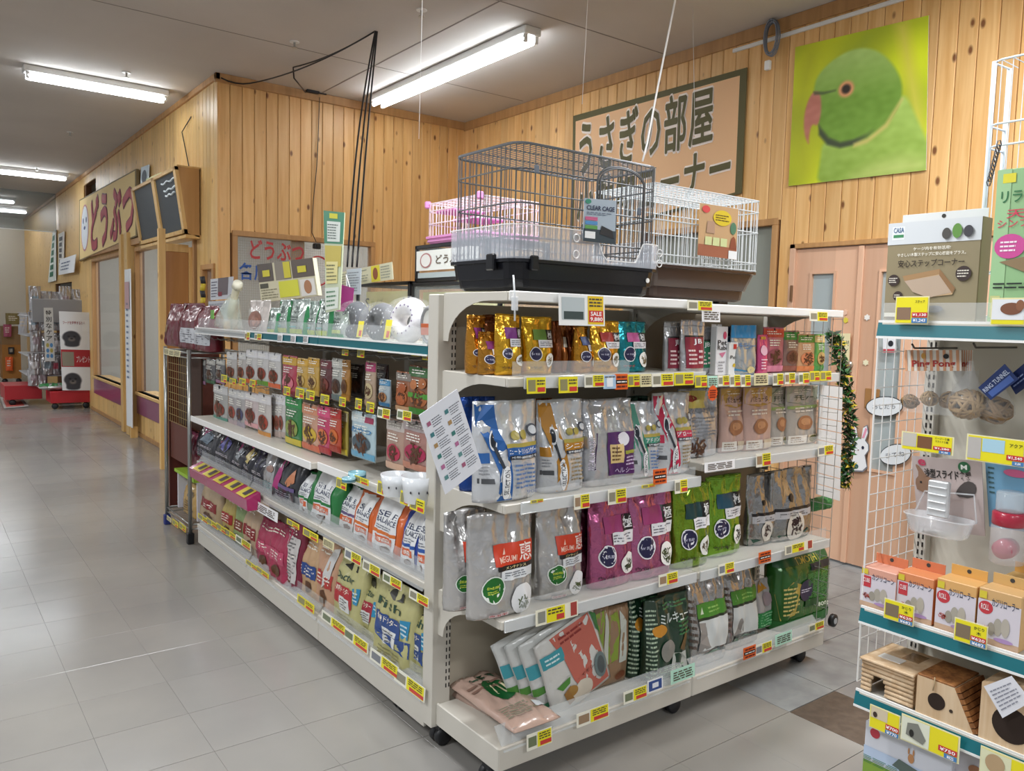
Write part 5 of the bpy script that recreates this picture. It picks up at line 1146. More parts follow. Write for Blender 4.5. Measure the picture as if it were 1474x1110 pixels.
for i in range(4):
    dx = (-50, -34, -18, 0)[i]; front = i == 3
    pr = [('r', -.98, .55, -.45, .72, '#3e9aa8'), ('o', -.9, .38, .5, .05, '#4f8a3a'), ('p', [(-.6, .1), (-.7, .3), (-.45, .35), (-.35, .12)], '#8a6a3a'), ('r', -.95, .02, -.5, .2, '#2f7a52')]
    if front: pr = [('p', [(-.55, .98), (.75, .98), (.85, .55), (.9, .05), (.1, .05), (-.2, .35), (-.35, .7)], '#c0685a'), ('r', -.95, .68, -.3, .84, '#3e9aa8'), ('f', -.85, .71, -.4, .81, '#d4eef2', 2), ('f', -.3, .84, .6, .95, '#8a2f2c', 2), ('t', -.1, .33, .6, .38, 'ティモシー', '#5a2a26'),
        ('p', [(-.75, .4), (-.3, .44), (-.35, .36), (-.6, .33)], '#4f8a3a'), ('p', [(-.5, .1), (-.6, .28), (-.35, .33), (-.3, .12)], '#9a7038'), ('o', -.02, .16, .35, .14, '#d6cdbd'), ('o', -.35, .25, .18, .07, '#a9803f'), ('p', [(.8, .98), (.98, .9), (.98, .65), (.85, .75)], '#2f7a42'), ('o', .7, .3, .22, .17, '#6a7a7c'), ('o', .7, .3, .14, .12, '#4c5558')]
    pack('hay_bag', 'leaning white and teal hay bag, %s of four on the base deck' % ('the front red-printed one' if front else ORD[i]+' from the left'), 'bag', (802+dx, 888+dx, 893-i*2 if not front else 888, 1010), 1, 1.93+(3-i)*.02, S4+.012, 'pillow', .035, film('#cfd2d0' if not front else '#d4d4d0'), pr, tip=-20, yaw=-4*(3-i), crease=.8, group=None)
for i, (a, b, yt_) in enumerate(((858, 880, 872), (876, 908, 874))):
    pack('seed_bag', 'green and tan seed bag standing edge-on, %s of two on the base deck' % ('left' if i == 0 else 'right'), 'bag', (a, b, yt_, 985), 1, 1.97, S4, 'pillow', .05, film('#9a7a5c'), [('p', [(-.9, .3), (-.2, .35), (-.1, .95), (-.9, .9)], '#8aa03a'), ('p', [(-.1, .3), (.6, .3), (.5, .8), (.0, .95)], '#c9cdc4'), ('o', .2, .12, .5, .06, '#7a4428')])
def milky(label, box, val):
    return pack('hay_bag', label, 'bag', box, 1, val, S4, 'gusset', .08, film('#1c3a28'), [('f', -.95, .05, -.55, .9, '#b9cdb4', 16), ('f', -.5, .02, .9, .15, '#8ab48a', 5), ('f', .3, .5, .95, .7, '#3f7a4c', 4), ('o', -.5, .62, .3, .07, '#c98a2c'), ('t', -.4, .68, .85, .8, 'ミルキュー', '#dfe8e4'), ('o', -.15, .35, .3, .14, '#8f8c86'), ('p', [(.3, .35), (.7, .6), (.55, .3)], '#6a5028'), ('f', -.3, .84, .9, .93, '#4f8a5c', 2), ('p', [(.0, .05), (.8, .05), (.6, .3), (.1, .3)], '#c3c6c0')])
milky('dark green patterned hay bag, left and further back of two on the base deck', (911, 955, 850, 966), 1.97)
milky('dark green patterned hay bag, right and nearer of two on the base deck', (936, 998, 862, 960), 1.91)
pack('hay_bag', 'black and white hay bag standing edge-on left of the silver bags', 'bag', (974, 1002, 858, 948), 1, 2.0, S4, 'gusset', .09, film('#5d6062'), [('r', -.8, .5, .9, .6, '#26282c'), ('r', -.8, .3, .9, .4, '#26282c'), ('r', -.5, .22, .9, .27, '#a52a2a'), ('f', -.8, .05, .8, .2, '#c9ccd0', 3)])
def grassbag(label, box, val):
    return pack('hay_bag', label, 'bag', box, 1, val, S4, 'gusset', .10, foil('#b4b2b0', .6), [('r', -.7, .56, .95, .72, '#4c8a2c'), ('p', [(-.55, .6), (-.45, .68), (-.38, .6)], '#d8e4c8'), ('f', -.2, .6, .6, .68, '#8fbf62', 2), ('r', -.7, .53, .95, .56, '#26301e'), ('p', [(-.95, .0), (.95, .0), (.95, .12), (0, .16), (-.95, .1)], '#6a8074'), ('r', -.7, .18, .95, .53, '#cfd3d2'), ('p', [(-.7, .18), (-.1, .2), (-.2, .34), (-.35, .5), (-.7, .52)], '#8f8a86'), ('f', -.95, .2, -.75, .8, '#6a5a50', 8), ('t', .3, .12, .7, .17, '800g', '#5a6a6c')])
grassbag('silver hay bag with green band, left of two on the base deck', (998, 1052, 834, 946), 1.91)
grassbag('silver hay bag with green band, right of two on the base deck', (1049, 1095, 818, 925), 1.94)
pack('hay_bag', 'white bag with a yellow top and green dots beside the silver hay bags', 'bag', (1091, 1117, 836, 908), 1, 1.98, S4+.02, 'gusset', .06, film('#b4b0b0'), [('p', [(-.8, .75), (.2, .8), (-.4, 1.0)], '#c98f2c'), ('r', -.95, .03, .9, .35, '#2f8a4a'), ('f', -.9, .05, .85, .33, '#9ad0a4', 5), ('o', 0, .6, .5, .14, '#9a8a90')])
pack('timothy_bag', 'big glossy green grass bag in a wire holder, right on the base deck', 'bag', (1125, 1200, 797, 898), 1, 1.93, S4, 'block', .14, M('#2d6a2a', .2, .25, .4, 1, 0, .6, 12), [('f', -.1, .3, .95, .72, '#4f9a4a', 26), ('p', [(-.9, .15), (-.5, .2), (-.3, .6), (-.6, .66), (-.95, .5)], '#b9a24a'), ('f', -.85, .2, -.35, .6, '#d8c878', 7), ('r', .05, .75, .95, .84, '#14202e'), ('r', -.98, .86, .98, .97, '#1d5a34'), ('t', -.4, .86, .5, .94, 'TIMOTHY', '#c9b84a'), ('r', -.98, .0, .98, .14, '#1f6a2c'), ('d', -.12, .5, .24, '#2c2548'), ('f', -.3, .47, .06, .53, '#dcd8ea', 2), ('r', -.15, .26, .4, .36, '#174f22'), ('t', .35, .2, .75, .27, '800g', '#e6eee0')])
t = thing('bag_stand', 'black wheeled stand holding the big green grass bag', 'stand', (3.19, 2.0, 0))
g = G(); g.tube([(3.0, 1.95, .165), (3.17, 1.95, .165), (3.19, 1.95, .15), (3.22, 1.95, .12)], .006, 6); g.build('bar', CAST, t, True, True)
q = A(1199, 893, 1, 1.95); g = G(); g.lathe([(.02, -.012), (.03, -.008), (.03, .008), (.02, .012)], (q.x, 1.95, q.z), 16, 'y'); g.build('wheel', CAST, t, True, True); g = G(); g.lathe([(.014, -.014), (.014, .014)], (q.x, 1.95, q.z), 12, 'y'); g.build('hub', M('#a9adb2', .4), t, world=True)

# tags on the end display
YT = EYF-.022
for b, s in (((806, 872, 423, 470), 'cc'), ((990, 1026, 432, 448), 'wy'), ((1011, 1037, 445, 464), 'w'), ((1166, 1192, 448, 463), 'wy')): ptag(b, 1, YT, s, 'along the end display top board')
for b, s in (((759, 786, 543, 567), 'y'), ((805, 832, 542, 566), 'y'), ((842, 870, 539, 558), 'wy'), ((869, 887, 540, 560), 'b'), ((886, 904, 538, 561), 'o'), ((904, 921, 539, 557), 'y'), ((922, 938, 538, 557), 'c'), ((939, 970, 537, 557), 'wy'), ((971, 999, 536, 555), 'y'), ((1001, 1018, 540, 558), 'y'), ((1019, 1033, 541, 558), 'm'), ((1034, 1050, 540, 556), 'wy'), ((1051, 1066, 539, 557), 'wy'), ((1067, 1081, 539, 557), 'wy'), ((1086, 1106, 537, 555), 'c'), ((1113, 1128, 537, 555), 'wy'), ((1130, 1145, 536, 553), 'wy'), ((1150, 1165, 536, 553), 'wy'), ((1166, 1180, 534, 549), 'y'), ((1181, 1197, 534, 548), 'y')): ptag(b, 1, YT, s, 'on the upper edge of the end display')
for b, s in (((827, 849, 710, 734), 'wy'), ((876, 902, 702, 727), 'wy'), ((941, 960, 674, 698), 'o'), ((972, 990, 689, 711), 'wy'), ((764, 782, 718, 725), 'y'), ((924, 943, 696, 703), 'y')): ptag(b, 1, YT, s, 'on the second edge of the left display bay')
for b, s in (((1015, 1058, 661, 680), 'w'), ((1089, 1110, 651, 673), 'wy'), ((1178, 1200, 640, 657), 'wy')): ptag(b, 1, YT, s, 'on the raised edge of the right display bay')
for b, s in (((773, 832, 865, 901), 'wide'), ((949, 976, 822, 845), 'wy'), ((1035, 1057, 808, 829), 'wy'), ((1093, 1110, 792, 812), 'o'), ((1131, 1170, 777, 799), 'wide')): ptag(b, 1, YT, s, 'on the third edge of the end display')
for b, s in (((760, 794, 1047, 1081), 'wy'), ((832, 876, 1013, 1047), 'wy'), ((899, 931, 986, 1014), 'wy'), ((933, 954, 974, 998), 'v'), ((967, 1000, 955, 985), 'm'), ((1071, 1088, 928, 950), 'o'), ((1088, 1111, 922, 944), 'wy'), ((1117, 1140, 907, 931), 'm'), ((1165, 1186, 893, 911), 'wy')): ptag(b, 1, YT, s, 'on the lowest edge of the end display')
t = thing('starburst_sticker', 'orange starburst sticker hanging below the upper shelf edge', 'sticker', A(1026, 566, 1, YT-.01))
g = G(); g.prism([(.028*(1 if i % 2 else .82)*math.cos(i*math.pi/14), 0, .03*(1 if i % 2 else .82)*math.sin(i*math.pi/14)) for i in range(28)], (0, .001, 0)); g.build('star', M('#e25a22', .5), t)
g = G(); [g.box(-.016, .016, -.0012, -.0005, z, z+.004) for z in (-.016, -.008, 0, .008)]; g.build('fine_print', M('#7a1c08', .5), t)
# printed list hung on the post and the clear clip above it
t, P, n = poly_board('hanging_list', 'white printed list sheet hung tilted across the left post', 'sheet', ((603, 598), (658, 560), (694, 672), (641, 712)), 1, 1.80, M('#dfe2ea', .25), .0015)
for k, u in enumerate((.1, .56)):
    for r in range(6):
        v = .82-r*.135; board_rect(t, P, n, u, v, u+.09, v+.05, M(('#a05a78', '#3f7a80', '#a8885a', '#3a7a74', '#b06a94', '#5a8a8a')[(r+k) % 6], .5), 'colour_square', .001); board_fine(t, P, n, u+.12, v-.05, u+.4, v+.06, 4, M('#5b5e68', .6), .001, r*2+k)
t = thing('clear_hook', 'clear plastic hook clipped to the top board of the end display', 'hook', A(740, 430, 1, EYF-.01))
g = G(); g.tube([A(739, 396, 1, EYF-.015), A(741, 425, 1, EYF-.02), A(741, 462, 1, EYF-.02)], .003, 6); g.build('stem', clear('#eef2f6', .6), t, True, True); g = G(); q = A(741, 437, 1, EYF-.015); g.cbox(q.x-.008, q.x+.008, q.y-.008, q.y+.008, q.z-.02, q.z+.02); g.build('clip', clear('#eef2f6', .5), t, world=True)
# green and yellow garland at the right end, on the door side
t = thing('leaf_garland', 'green and yellow twisted leaf garland hanging beside the end display', 'garland', A(1212, 480, 1, 2.2)); rnd = random.Random(4)
for nm, col, nn in (('green_leaves', '#2f6a2c', 300), ('yellow_leaves', '#c9b030', 90), ('dark_leaves', '#16301a', 300)):
    g = G()
    for i in range(nn):
        s = rnd.random(); w_ = (.012+.026*math.sin(min(1, s*1.3)*math.pi)); c = A(1200+22*math.sin(s*2.4), 478+225*s, 1, 2.2)+Vector((rnd.uniform(-w_, w_), rnd.uniform(-.03, .03), 0)); a = rnd.random()*6.28; l = .026; b_ = .009; el = rnd.uniform(-1.3, 1.3)
        dx = Vector((math.cos(a)*math.cos(el), math.sin(a)*math.cos(el), math.sin(el)))*l; sd = dx.orthogonal().normalized()*b_; g.quad(c-dx, c+sd, c+dx, c-sd)
    g.build(nm, M(col, .5), t, world=True)['kind'] = 'stuff'

# ------------------------------------------------------------------ goods on the long shelving (face the aisle)
L1, L2, L3, LT = .167, .557, .83, 1.352
def lp(name, label, box, val, z0, style, d, mat, pr=(), **k): return pack(name, label, 'bag' if 'bag' in name else 'pack', box, 0, val, z0, style, d, mat, pr, **k)
# middle shelf
def balance(label, box, col, sub, val=1.41, d=.12, **k):
    return lp('food_bag', label, box, val, L2, 'gusset', d, M(col, .4, 0, .35, 1, 0, .25, 14), [('r', -.62, .02, .62, .97, '#e6e8ea'), ('t', -.5, .66, .5, .75, 'SELE', '#2c3a5c'), ('t', -.55, .55, .55, .64, 'BALANCE', '#2c3a5c'), ('r', -.62, .36, .62, .42, sub), ('r', -.5, .2, .5, .33, '#d9673a'), ('t', -.3, .23, .3, .3, '猫', '#f4e6dc'), ('o', .1, .1, .3, .05, '#5a3a26'), ('f', -.5, .44, .5, .52, '#7a808a', 2)], **k)
balance('green and white cat food bag, left of three on the middle aisle shelf', (427, 449, 683, 757), '#1f7a3c', '#1f7a3c')
balance('green and white cat food bag, middle of three on the middle aisle shelf', (443, 484, 681, 770), '#1f7a3c', '#1f7a3c')
balance('green and white cat food bag, right of three on the middle aisle shelf', (484, 516, 702, 782), '#1c6a36', '#6a5a86', 1.44)
balance('orange and white cat food bag, left of two on the middle aisle shelf', (505, 537, 712, 795), '#d9641f', '#d9742f')
balance('orange and white cat food bag, right of two on the middle aisle shelf', (530, 578, 719, 812), '#d9641f', '#d9742f')
balance('blue and white cat food bag, left of two on the middle aisle shelf', (574, 604, 736, 826), '#1f3f9a', '#2f5aa8')
balance('blue and white cat food bag, right of two beside the corner post', (597, 620, 738, 838), '#1f3f9a', '#2f5aa8')
def darkbag(label, box, top, mid, val=1.42):
    return lp('food_bag', label, box, val, L2, 'gusset', .11, M('#1c1c28', .3, 0, .6, 1, 0, .3, 14), [('p', [(-.95, .98), (.1, .98), (-.4, .7), (-.95, .6)], top), ('p', [(-.1, .9), (.6, .8), (.2, .5), (-.5, .55)], mid), ('f', -.7, .36, .7, .44, '#c9c3cc', 2), ('f', -.7, .08, .6, .3, '#8d8d9a', 4)])
darkbag('black bag with magenta corner, farthest left on the middle aisle shelf', (281, 311, 616, 675), '#b0307a', '#6a7a8a')
darkbag('black bag with violet picture, second from the left on the middle aisle shelf', (308, 335, 625, 686), '#b0307a', '#5a58a0')
darkbag('narrow black bag with magenta stripe, third from the left on the middle aisle shelf', (332, 351, 639, 697), '#b0307a', '#9aa0a8')
darkbag('black bag with magenta and yellow print, fourth from the left on the middle aisle shelf', (347, 365, 641, 710), '#b0307a', '#c9b878')
darkbag('dark violet bag, fifth from the left on the middle aisle shelf', (361, 382, 652, 713), '#3a2a5a', '#2c2c44')
lp('food_bag', 'white and silver bag between the black bags on the middle aisle shelf', (376, 402, 651, 724), 1.41, L2, 'gusset', .1, foil('#c3c3c6', .4), [('f', -.6, .1, .6, .3, '#5a8a8a', 4), ('p', [(-.9, .2), (.9, .1), (.9, .0), (-.9, 0)], '#8fb0b0'), ('o', 0, .6, .3, .08, '#9a7a70')])
lp('food_bag', 'large black bag with magenta ribbon and salmon picture on the middle aisle shelf', (388, 430, 655, 738), 1.40, L2, 'gusset', .12, M('#1d2028', .3, 0, .6), [('p', [(-.3, .98), (.1, .98), (-.4, .2), (-.75, .2)], '#b0307a'), ('o', -.3, .72, .2, .06, '#d9d6dc'), ('p', [(.2, .45), (.5, .75), (.65, .5), (.35, .38)], '#c9825a'), ('r', -.4, .3, .7, .38, '#6a5a8a'), ('f', -.5, .08, .6, .24, '#8d8d9a', 4)])
# promotional box strip in front of the black bags
t = thing('promo_tray', 'glossy magenta promotional tray strip on the far bay of the middle aisle shelf', 'tray', (1.34, 4.4, .5))
ya, yb_ = A(359, 705, 0, 1.3).y, A(276, 680, 0, 1.3).y; MG = M('#a3245e', .25, 0, .5)
g = G(); g.prism([(1.355, ya, .49), (1.29, ya, .49), (1.285, ya, .545), (1.355, ya, .575)], (0, yb_-ya, 0)); g.build('tray', MG, t, world=True)
for i in range(5):
    y = ya+.04+(yb_-ya)*i/5.2; g = G(); g.quad((1.352, y, .5748), (1.288, y, .5476), (1.288, y+.13, .5476), (1.352, y+.13, .5748)); g.v = [(a-.0005, b, c+.0015) for a, b, c in g.v]; g.build('yellow_label', M('#cdbb3c', .3), t, world=True)
    g = G(); g.quad((1.345, y+.02, .574), (1.3, y+.02, .5545), (1.3, y+.07, .5545), (1.345, y+.07, .574)); g.v = [(a-.0005, b, c+.003) for a, b, c in g.v]; g.build('label_picture', M('#3a2c34', .4), t, world=True)
# bottom row
def tallbag(label, box, col, lab, txt='', val=1.42, extra=(), d=.09, st='gusset', mt=None):
    pr = [('r', -.75, .34, .75, .56, lab)]+([('t', -.6, .62, .6, .76, txt, '#2a4a3a')] if txt else [])+[('f', -.6, .37, .6, .53, '#f0e8dc', 3), ('o', 0, .18, .4, .1, '#5a3a26'), ('f', -.7, .8, .7, .9, '#e8e0d0', 2)]
    return lp('food_bag', label, box, val, L1, st, d, mt or M(col, .45, 0, .3, 1, 0, .4, 14), pr+list(extra))
tallbag('tan and red cat food bag, farthest left on the bottom aisle shelf', (286, 314, 694, 750), '#b09a7c', '#8a2c30')
tallbag('yellow, red and green bag, second from the left on the bottom aisle shelf', (318, 335, 711, 762), '#b3a05a', '#9a2c2c')
tallbag('narrow green and brown bag, third from the left on the bottom aisle shelf', (335, 350, 721, 770), '#8aa06a', '#7a3a2c')
tallbag('tan bag with dark red side, fourth from the left on the bottom aisle shelf', (348, 371, 727, 782), '#bda487', '#8a2a30')
tallbag('magenta red pouch, left of two leaning together on the bottom aisle shelf', (367, 393, 752, 812), '#a02a4c', '#b84a68', val=1.40)
tallbag('magenta red pouch, right of two leaning together on the bottom aisle shelf', (385, 412, 757, 826), '#a02a4c', '#b84a68', val=1.385)
tallbag('dark red bag with white nutrition panel on the bottom aisle shelf', (404, 430, 752, 834), '#7a1c38', '#cfc9c6', val=1.40, extra=[('r', -.5, .12, .8, .78, '#c6c2c0'), ('f', -.4, .14, .7, .76, '#6a6a6a', 12)])
tallbag('kraft bag with blue label on the bottom aisle shelf', (431, 456, 776, 864), '#c3a07a', '#2c4a8a')
tallbag('kraft bag with red label and silver flash on the bottom aisle shelf', (452, 482, 782, 878), '#c0977a', '#b03a34', extra=[('p', [(.2, .9), (.9, .98), (.5, .5), (-.2, .3)], '#d0d0d0')])
def doctor(label, box, lab, txt, val=1.41, fish=False):
    return lp('food_bag', label, box, val, L1, 'gusset', .1, M('#bcb880', .4, 0, .3, 1, 0, .4, 12), [('t', -.7, .66, .4, .76, txt, '#2c4a3a'), ('r', -.75, .3, .45, .58, lab), ('t', -.65, .48, .3, .56, '健康ドクター', '#f0e8d8'), ('r', -.35, .22, .3, .42, '#dcdedd'), ('f', -.3, .24, .25, .4, '#6a6a6a', 4), ('p', [(.45, .62), (.85, .66), (.8, .42), (.5, .4)], '#2c8ab4'), ('f', .5, .44, .78, .6, '#d4e8f0', 3), ('p', [(-.4, .86), (-.1, .92), (.3, .9), (.4, .82), (0, .8)], '#24241c'), ('f', -.5, .05, .6, .18, '#8a8660', 3)]+([('p', [(-.9, .28), (.9, .2), (.9, .4), (.3, .36), (-.9, .34)], '#2c4a86')] if fish else []))
doctor('olive bag with red label and blue tag, left of two on the bottom aisle shelf', (477, 519, 805, 895), '#b02c34', 'Doctor')
doctor('olive bag with red label, right of two on the bottom aisle shelf', (510, 546, 828, 914), '#a3283a', 'Doctor', 1.43)
doctor('big olive bag with dark blue fish label and blue tag on the bottom aisle shelf', (533, 592, 843, 950), '#2c4a86', 'Fish', 1.395, True)
doctor('olive bag with dark blue label beside the corner post on the bottom aisle shelf', (583, 616, 866, 972), '#2c4a86', 'Fish', 1.42, True)
# hanging packs, upper row
def hp(label, box, b, top, pic, low, val=1.44, **k): return hungpack(label, box, 0, val, (b, top, pic, low), None, d=.025, **k)
for i, (a, b_) in enumerate(((264, 279), (280, 294), (295, 308), (309, 322))):
    hp('slim dark pack with green edge, %s of four hanging beside the wire rack' % ORD[i], (a, b_, 517, 553), '#5a5a5c', '#a9a9a4', '#8d8a84', '#3f6a4a' if i % 2 == 0 else '#a87a9a', 1.46)
hp('silver pack with rust brown emblem, left of four on the upper hook row', (324, 339, 507, 551), '#b4b0ac', '#c9c9c9', '#8a4a30', '#3a6a3a')
hp('silver pack with rust brown emblem, second of four on the upper hook row', (341, 352, 507, 552), '#b4b0ac', '#c9c9c9', '#8a4a30', '#b84a30')
hp('silver pack with rust brown emblem, third of four on the upper hook row', (352, 368, 503, 554), '#c6c4c2', '#d9d9dc', '#8a3a24', '#d8683c')
hp('silver pack with rust emblem and green foot on the upper hook row', (368, 384, 505, 556), '#c6c4c2', '#d9d9dc', '#8a3a24', '#6a9a3a')
hp('silver pack with rust emblem and orange foot on the upper hook row', (384, 402, 508, 560), '#c6c4c2', '#d9d9dc', '#8a3a24', '#d8683c')
hp('pink and red metallic pack hanging beside the silver packs', (404, 425, 512, 572), '#b03a50', '#c9a03c', '#d87a8a', '#8a1c2c')
hp('golden yellow treat pack, left of two on the upper hook row', (425, 441, 516, 565), '#c9a24a', '#d0a238', '#c6a868', '#a9b0a4')
hp('golden yellow treat pack, right of two on the upper hook row', (440, 457, 515, 570), '#c9a24a', '#c99a34', '#d0b070', '#c9a850')
hp('dark maroon jerky pack on the upper hook row', (458, 475, 518, 574), '#5c2a2c', '#6a2c34', '#7a3a30', '#4a2024')
hp('grey and white jerky pack with dark picture on the upper hook row', (475, 492, 516, 578), '#a8aaa4', '#b9bab4', '#4a3a34', '#6a7a7c')
hp('amber edged jerky pack on the upper hook row', (490, 501, 518, 578), '#a8752c', '#8a6024', '#6a4424', '#a8752c')
hp('very dark jerky pack in the gap of the upper hook row', (501, 521, 524, 572), '#2a201c', '#3a2a24', '#3a241c', '#241a18', 1.5)
hp('slim pink and tan stick pack on the upper hook row', (523, 538, 520, 587), '#b9a08a', '#a83a68', '#c9b890', '#a89078')
hp('dark brown pack right of the slim pink pack', (538, 556, 524, 572), '#33221f', '#4a2c2c', '#3f2a22', '#2a1c1a', 1.5)
hp('slim blue and white fish stick pack on the upper hook row', (543, 559, 546, 586), '#a9b8c0', '#4a8ab4', '#b07a4c', '#3a7aa8', 1.42)
hp('clear pack of round brown biscuits on the upper hook row', (567, 589, 535, 594), '#9a5a34', '#8a8078', '#b8683a', '#c9a07a', extra=[('o', 0, .6, .55, .12, '#a8582c'), ('o', 0, .3, .55, .12, '#b8663a')])
hp('orange biscuit pack with green band beside the corner post', (585, 621, 527, 600), '#8a5a3c', '#3c6a3a', '#b0683c', '#3f8a34', extra=[('r', -.9, .36, .9, .46, '#4f9a34'), ('o', -.4, .62, .32, .1, '#c07848'), ('o', .3, .66, .32, .1, '#b06a3c')])
# hanging packs, lower row
hp('grey pouch with rust emblem, far left of the lower hook row', (305, 326, 555, 608), '#a3a3a0', '#c3c3c3', '#8a3a24', '#4a8a7a')
hp('narrow silver pouch with rust emblem, second on the lower hook row', (327, 340, 560, 612), '#a8a4a4', '#c3c3c3', '#a04a3c', '#b0a0a4')
hp('narrow silver pouch with dark emblem, third on the lower hook row', (339, 351, 562, 616), '#a8a4a4', '#c9c9c9', '#4a4a6a', '#a098a4')
hp('pale pink and silver pouch with a bear emblem on the lower hook row', (350, 370, 565, 616), '#c3b4b4', '#d6d4d6', '#8a3a2a', '#d8a0a4')
hp('silver pouch with orange foot at the front of the lower hook row', (369, 388, 567, 631), '#c3bdb9', '#d6d4d6', '#a03c24', '#c98a3c')
for i in range(3): hp('white edge-on pouch, %s of three behind the silver one on the lower hook row' % ORD[i], (388+i*6, 397+i*6, 567+i, 631), '#c9c6c4', '#d9d9dc', '#8a4a3a', '#b9a8a0', 1.47)
hp('glossy green pack with yellow disc on the lower hook row', (408, 432, 571, 642), '#1f7a3a', '#2a8a44', '#8a9a4c', '#c9b83a')
hp('pink and gold biscuit pack on the lower hook row', (432, 459, 582, 650), '#c99a80', '#c98a6a', '#d0b03c', '#c9684a')
hp('hot pink and red treat pack on the lower hook row', (454, 474, 585, 654), '#c03a64', '#d0507a', '#d87a4a', '#a82a30')
hp('orange red treat pack on the lower hook row', (472, 488, 588, 652), '#b8482c', '#b02a24', '#c96a34', '#a0301c')
hp('yellow edged pack at the end of the lower hook row', (485, 498, 592, 656), '#b8a850', '#c9c09a', '#c9b848', '#d6c43c', 1.47)
hp('white and light blue treat pack hanging alone on the lower hook row', (503, 538, 594, 662), '#b4ccd6', '#c9d6da', '#4a5a64', '#6aa8c9', extra=[('r', .2, .8, .85, .92, '#a03a5a'), ('t', -.8, .56, .8, .68, 'おやつ', '#2a7ab0')])
hp('clear snack pack with red and purple print, left of two near the corner post', (553, 580, 604, 678), '#b09080', '#c3bab4', '#b83a54', '#d6b098')
hp('clear snack pack with red and purple print, right of two near the corner post', (577, 619, 605, 680), '#a87a70', '#b0a4a4', '#a82a50', '#c98a74')
# small things on the white shelf
def roll(label, px, py, r, h, col, nm='tape_roll', cat='roll'):
    c = A(px, py, 2, L3); t = thing(nm, label, cat, (c.x, c.y, L3)); g = G(); g.lathe([(r*.8, 0), (r, 0), (r, h), (r*.8, h), (r*.8, 0)], (0, 0, 0), 24, cap=False); g.build('ring', M(col, .25, 0, .5), t, True); g = G(); g.lathe([(r+.0006, h*.35), (r+.0006, h*.6)], (0, 0, 0), 24, cap=False); g.build('label_band', M('#2f6a86', .3), t); return t
roll('light blue ring roll, upper one standing on the white aisle shelf', 514, 690, .034, .03, '#8fc0cc'); roll('light blue ring roll, lower left one on the white aisle shelf', 502, 694, .026, .018, '#8fb9c4')
def cupthing(label, px, py, r, h):
    c = A(px, py, 2, L3); t = thing('cone_collar', label, 'collar', (c.x, c.y, L3)); g = G(); g.lathe([(r*.82, 0), (r*.9, h*.5), (r, h), (r*.96, h), (r*.8, .003)], (0, 0, 0), 26, cap=False); g.build('plastic_ring', M('#e4e8ec', .2, 0, .6, .8), t, True)
    for i in range(5): a = -2.6+i*.5; g = G(); g.lathe([(.0045, 0), (.0045, .001)], (0, 0, 0), 8); g.v = [(r*.93*math.cos(a)-v[2]*1.2, r*.93*math.sin(a)+v[0], h*.45+v[1]) for v in g.v]; g.build('paw_print', M('#34343c', .4), t)
cupthing('white cup-shaped plastic collar, left of two on the white aisle shelf', 571, 712, .058, .075); cupthing('white cup-shaped plastic collar, right of two beside the corner post', 603, 722, .062, .09)
# ------------------------------------------------------------------ top of the long shelving
def tp(label, box, val, mat, pr=(), st='stand', d=.06, nm='food_pouch', **k): return pack(nm, label, 'pouch', box, 0, val, LT, st, d, mat, pr, **k)
def gw(label, box, val=1.42):
    return tp(label, box, val, foil('#b9c4be', .3), [('r', -.99, .04, -.7, .95, '#2a7a4a'), ('r', .75, .04, .99, .8, '#2a7a4a'), ('r', -.6, .08, .7, .2, '#a9b85a'), ('t', -.3, .62, .4, .82, '凄い', '#3a4a44'), ('f', -.5, .35, .6, .55, '#3f4f4a', 3), ('f', -.5, .22, .3, .3, '#4aa0a0', 1)])
gw('white and green pouch, far left of five on the top aisle shelf', (382, 397, 443, 477)); gw('white and green pouch, second of five on the top aisle shelf', (396, 414, 431, 479), 1.44); gw('white and green pouch, third of five on the top aisle shelf', (412, 438, 430, 481)); gw('white and green pouch, fourth of five on the top aisle shelf', (438, 456, 433, 484), 1.44); gw('white and green pouch, fifth of five on the top aisle shelf', (452, 473, 430, 485))
tp('low white pouch with green foot, right of the five green and white ones', (472, 493, 448, 487), 1.43, foil('#aab4ae', .3), [('r', -.9, .0, .9, .2, '#2a7a4a'), ('r', -.7, .22, .7, .34, '#a9b85a'), ('f', -.6, .45, .6, .8, '#3f4f4a', 3)])
tp('clear bag with brown picture left of the green and white pouches', (352, 382, 432, 479), 1.42, film('#c3bab4'), [('o', -.05, .4, .6, .28, '#8a5a48'), ('o', .1, .35, .35, .14, '#b07a64'), ('f', -.5, .1, .5, .2, '#e6dcd6', 2)])
t = thing('wrapped_toy', 'white rope toy in a clear bag with green print on the top aisle shelf', 'toy', (1.45, A(335, 450, 0, 1.45).y, LT)); yq = A(334, 440, 0, 1.45); dy = lambda px, py: A(px, py, 0, 1.45)
g = G(); g.tube([dy(331, 455), dy(334, 440), dy(338, 425), dy(341, 412)], [.018, .02, .02, .022], 12); g.build('white_handle', M('#dcd8c0', .5), t, True, True); g = G(); g.tube([dy(341, 414), dy(343, 407)], [.03, .026], 12); g.build('round_cap', M('#d9d6c4', .5), t, True, True)
g = G(); g.tube([dy(329, 470), dy(330, 455), dy(334, 438), dy(337, 428)], [.08, .07, .045, .03], 12); g.build('clear_bag', M('#d5e2d9', .12, 0, .6, .35, 0, .6, 14), t, True, True); g = G(); q = dy(325, 452); g.cbox(1.375, 1.379, q.y-.02, q.y+.035, q.z-.03, q.z+.02); g.build('green_print', M('#6fae4a', .4), t, world=True)
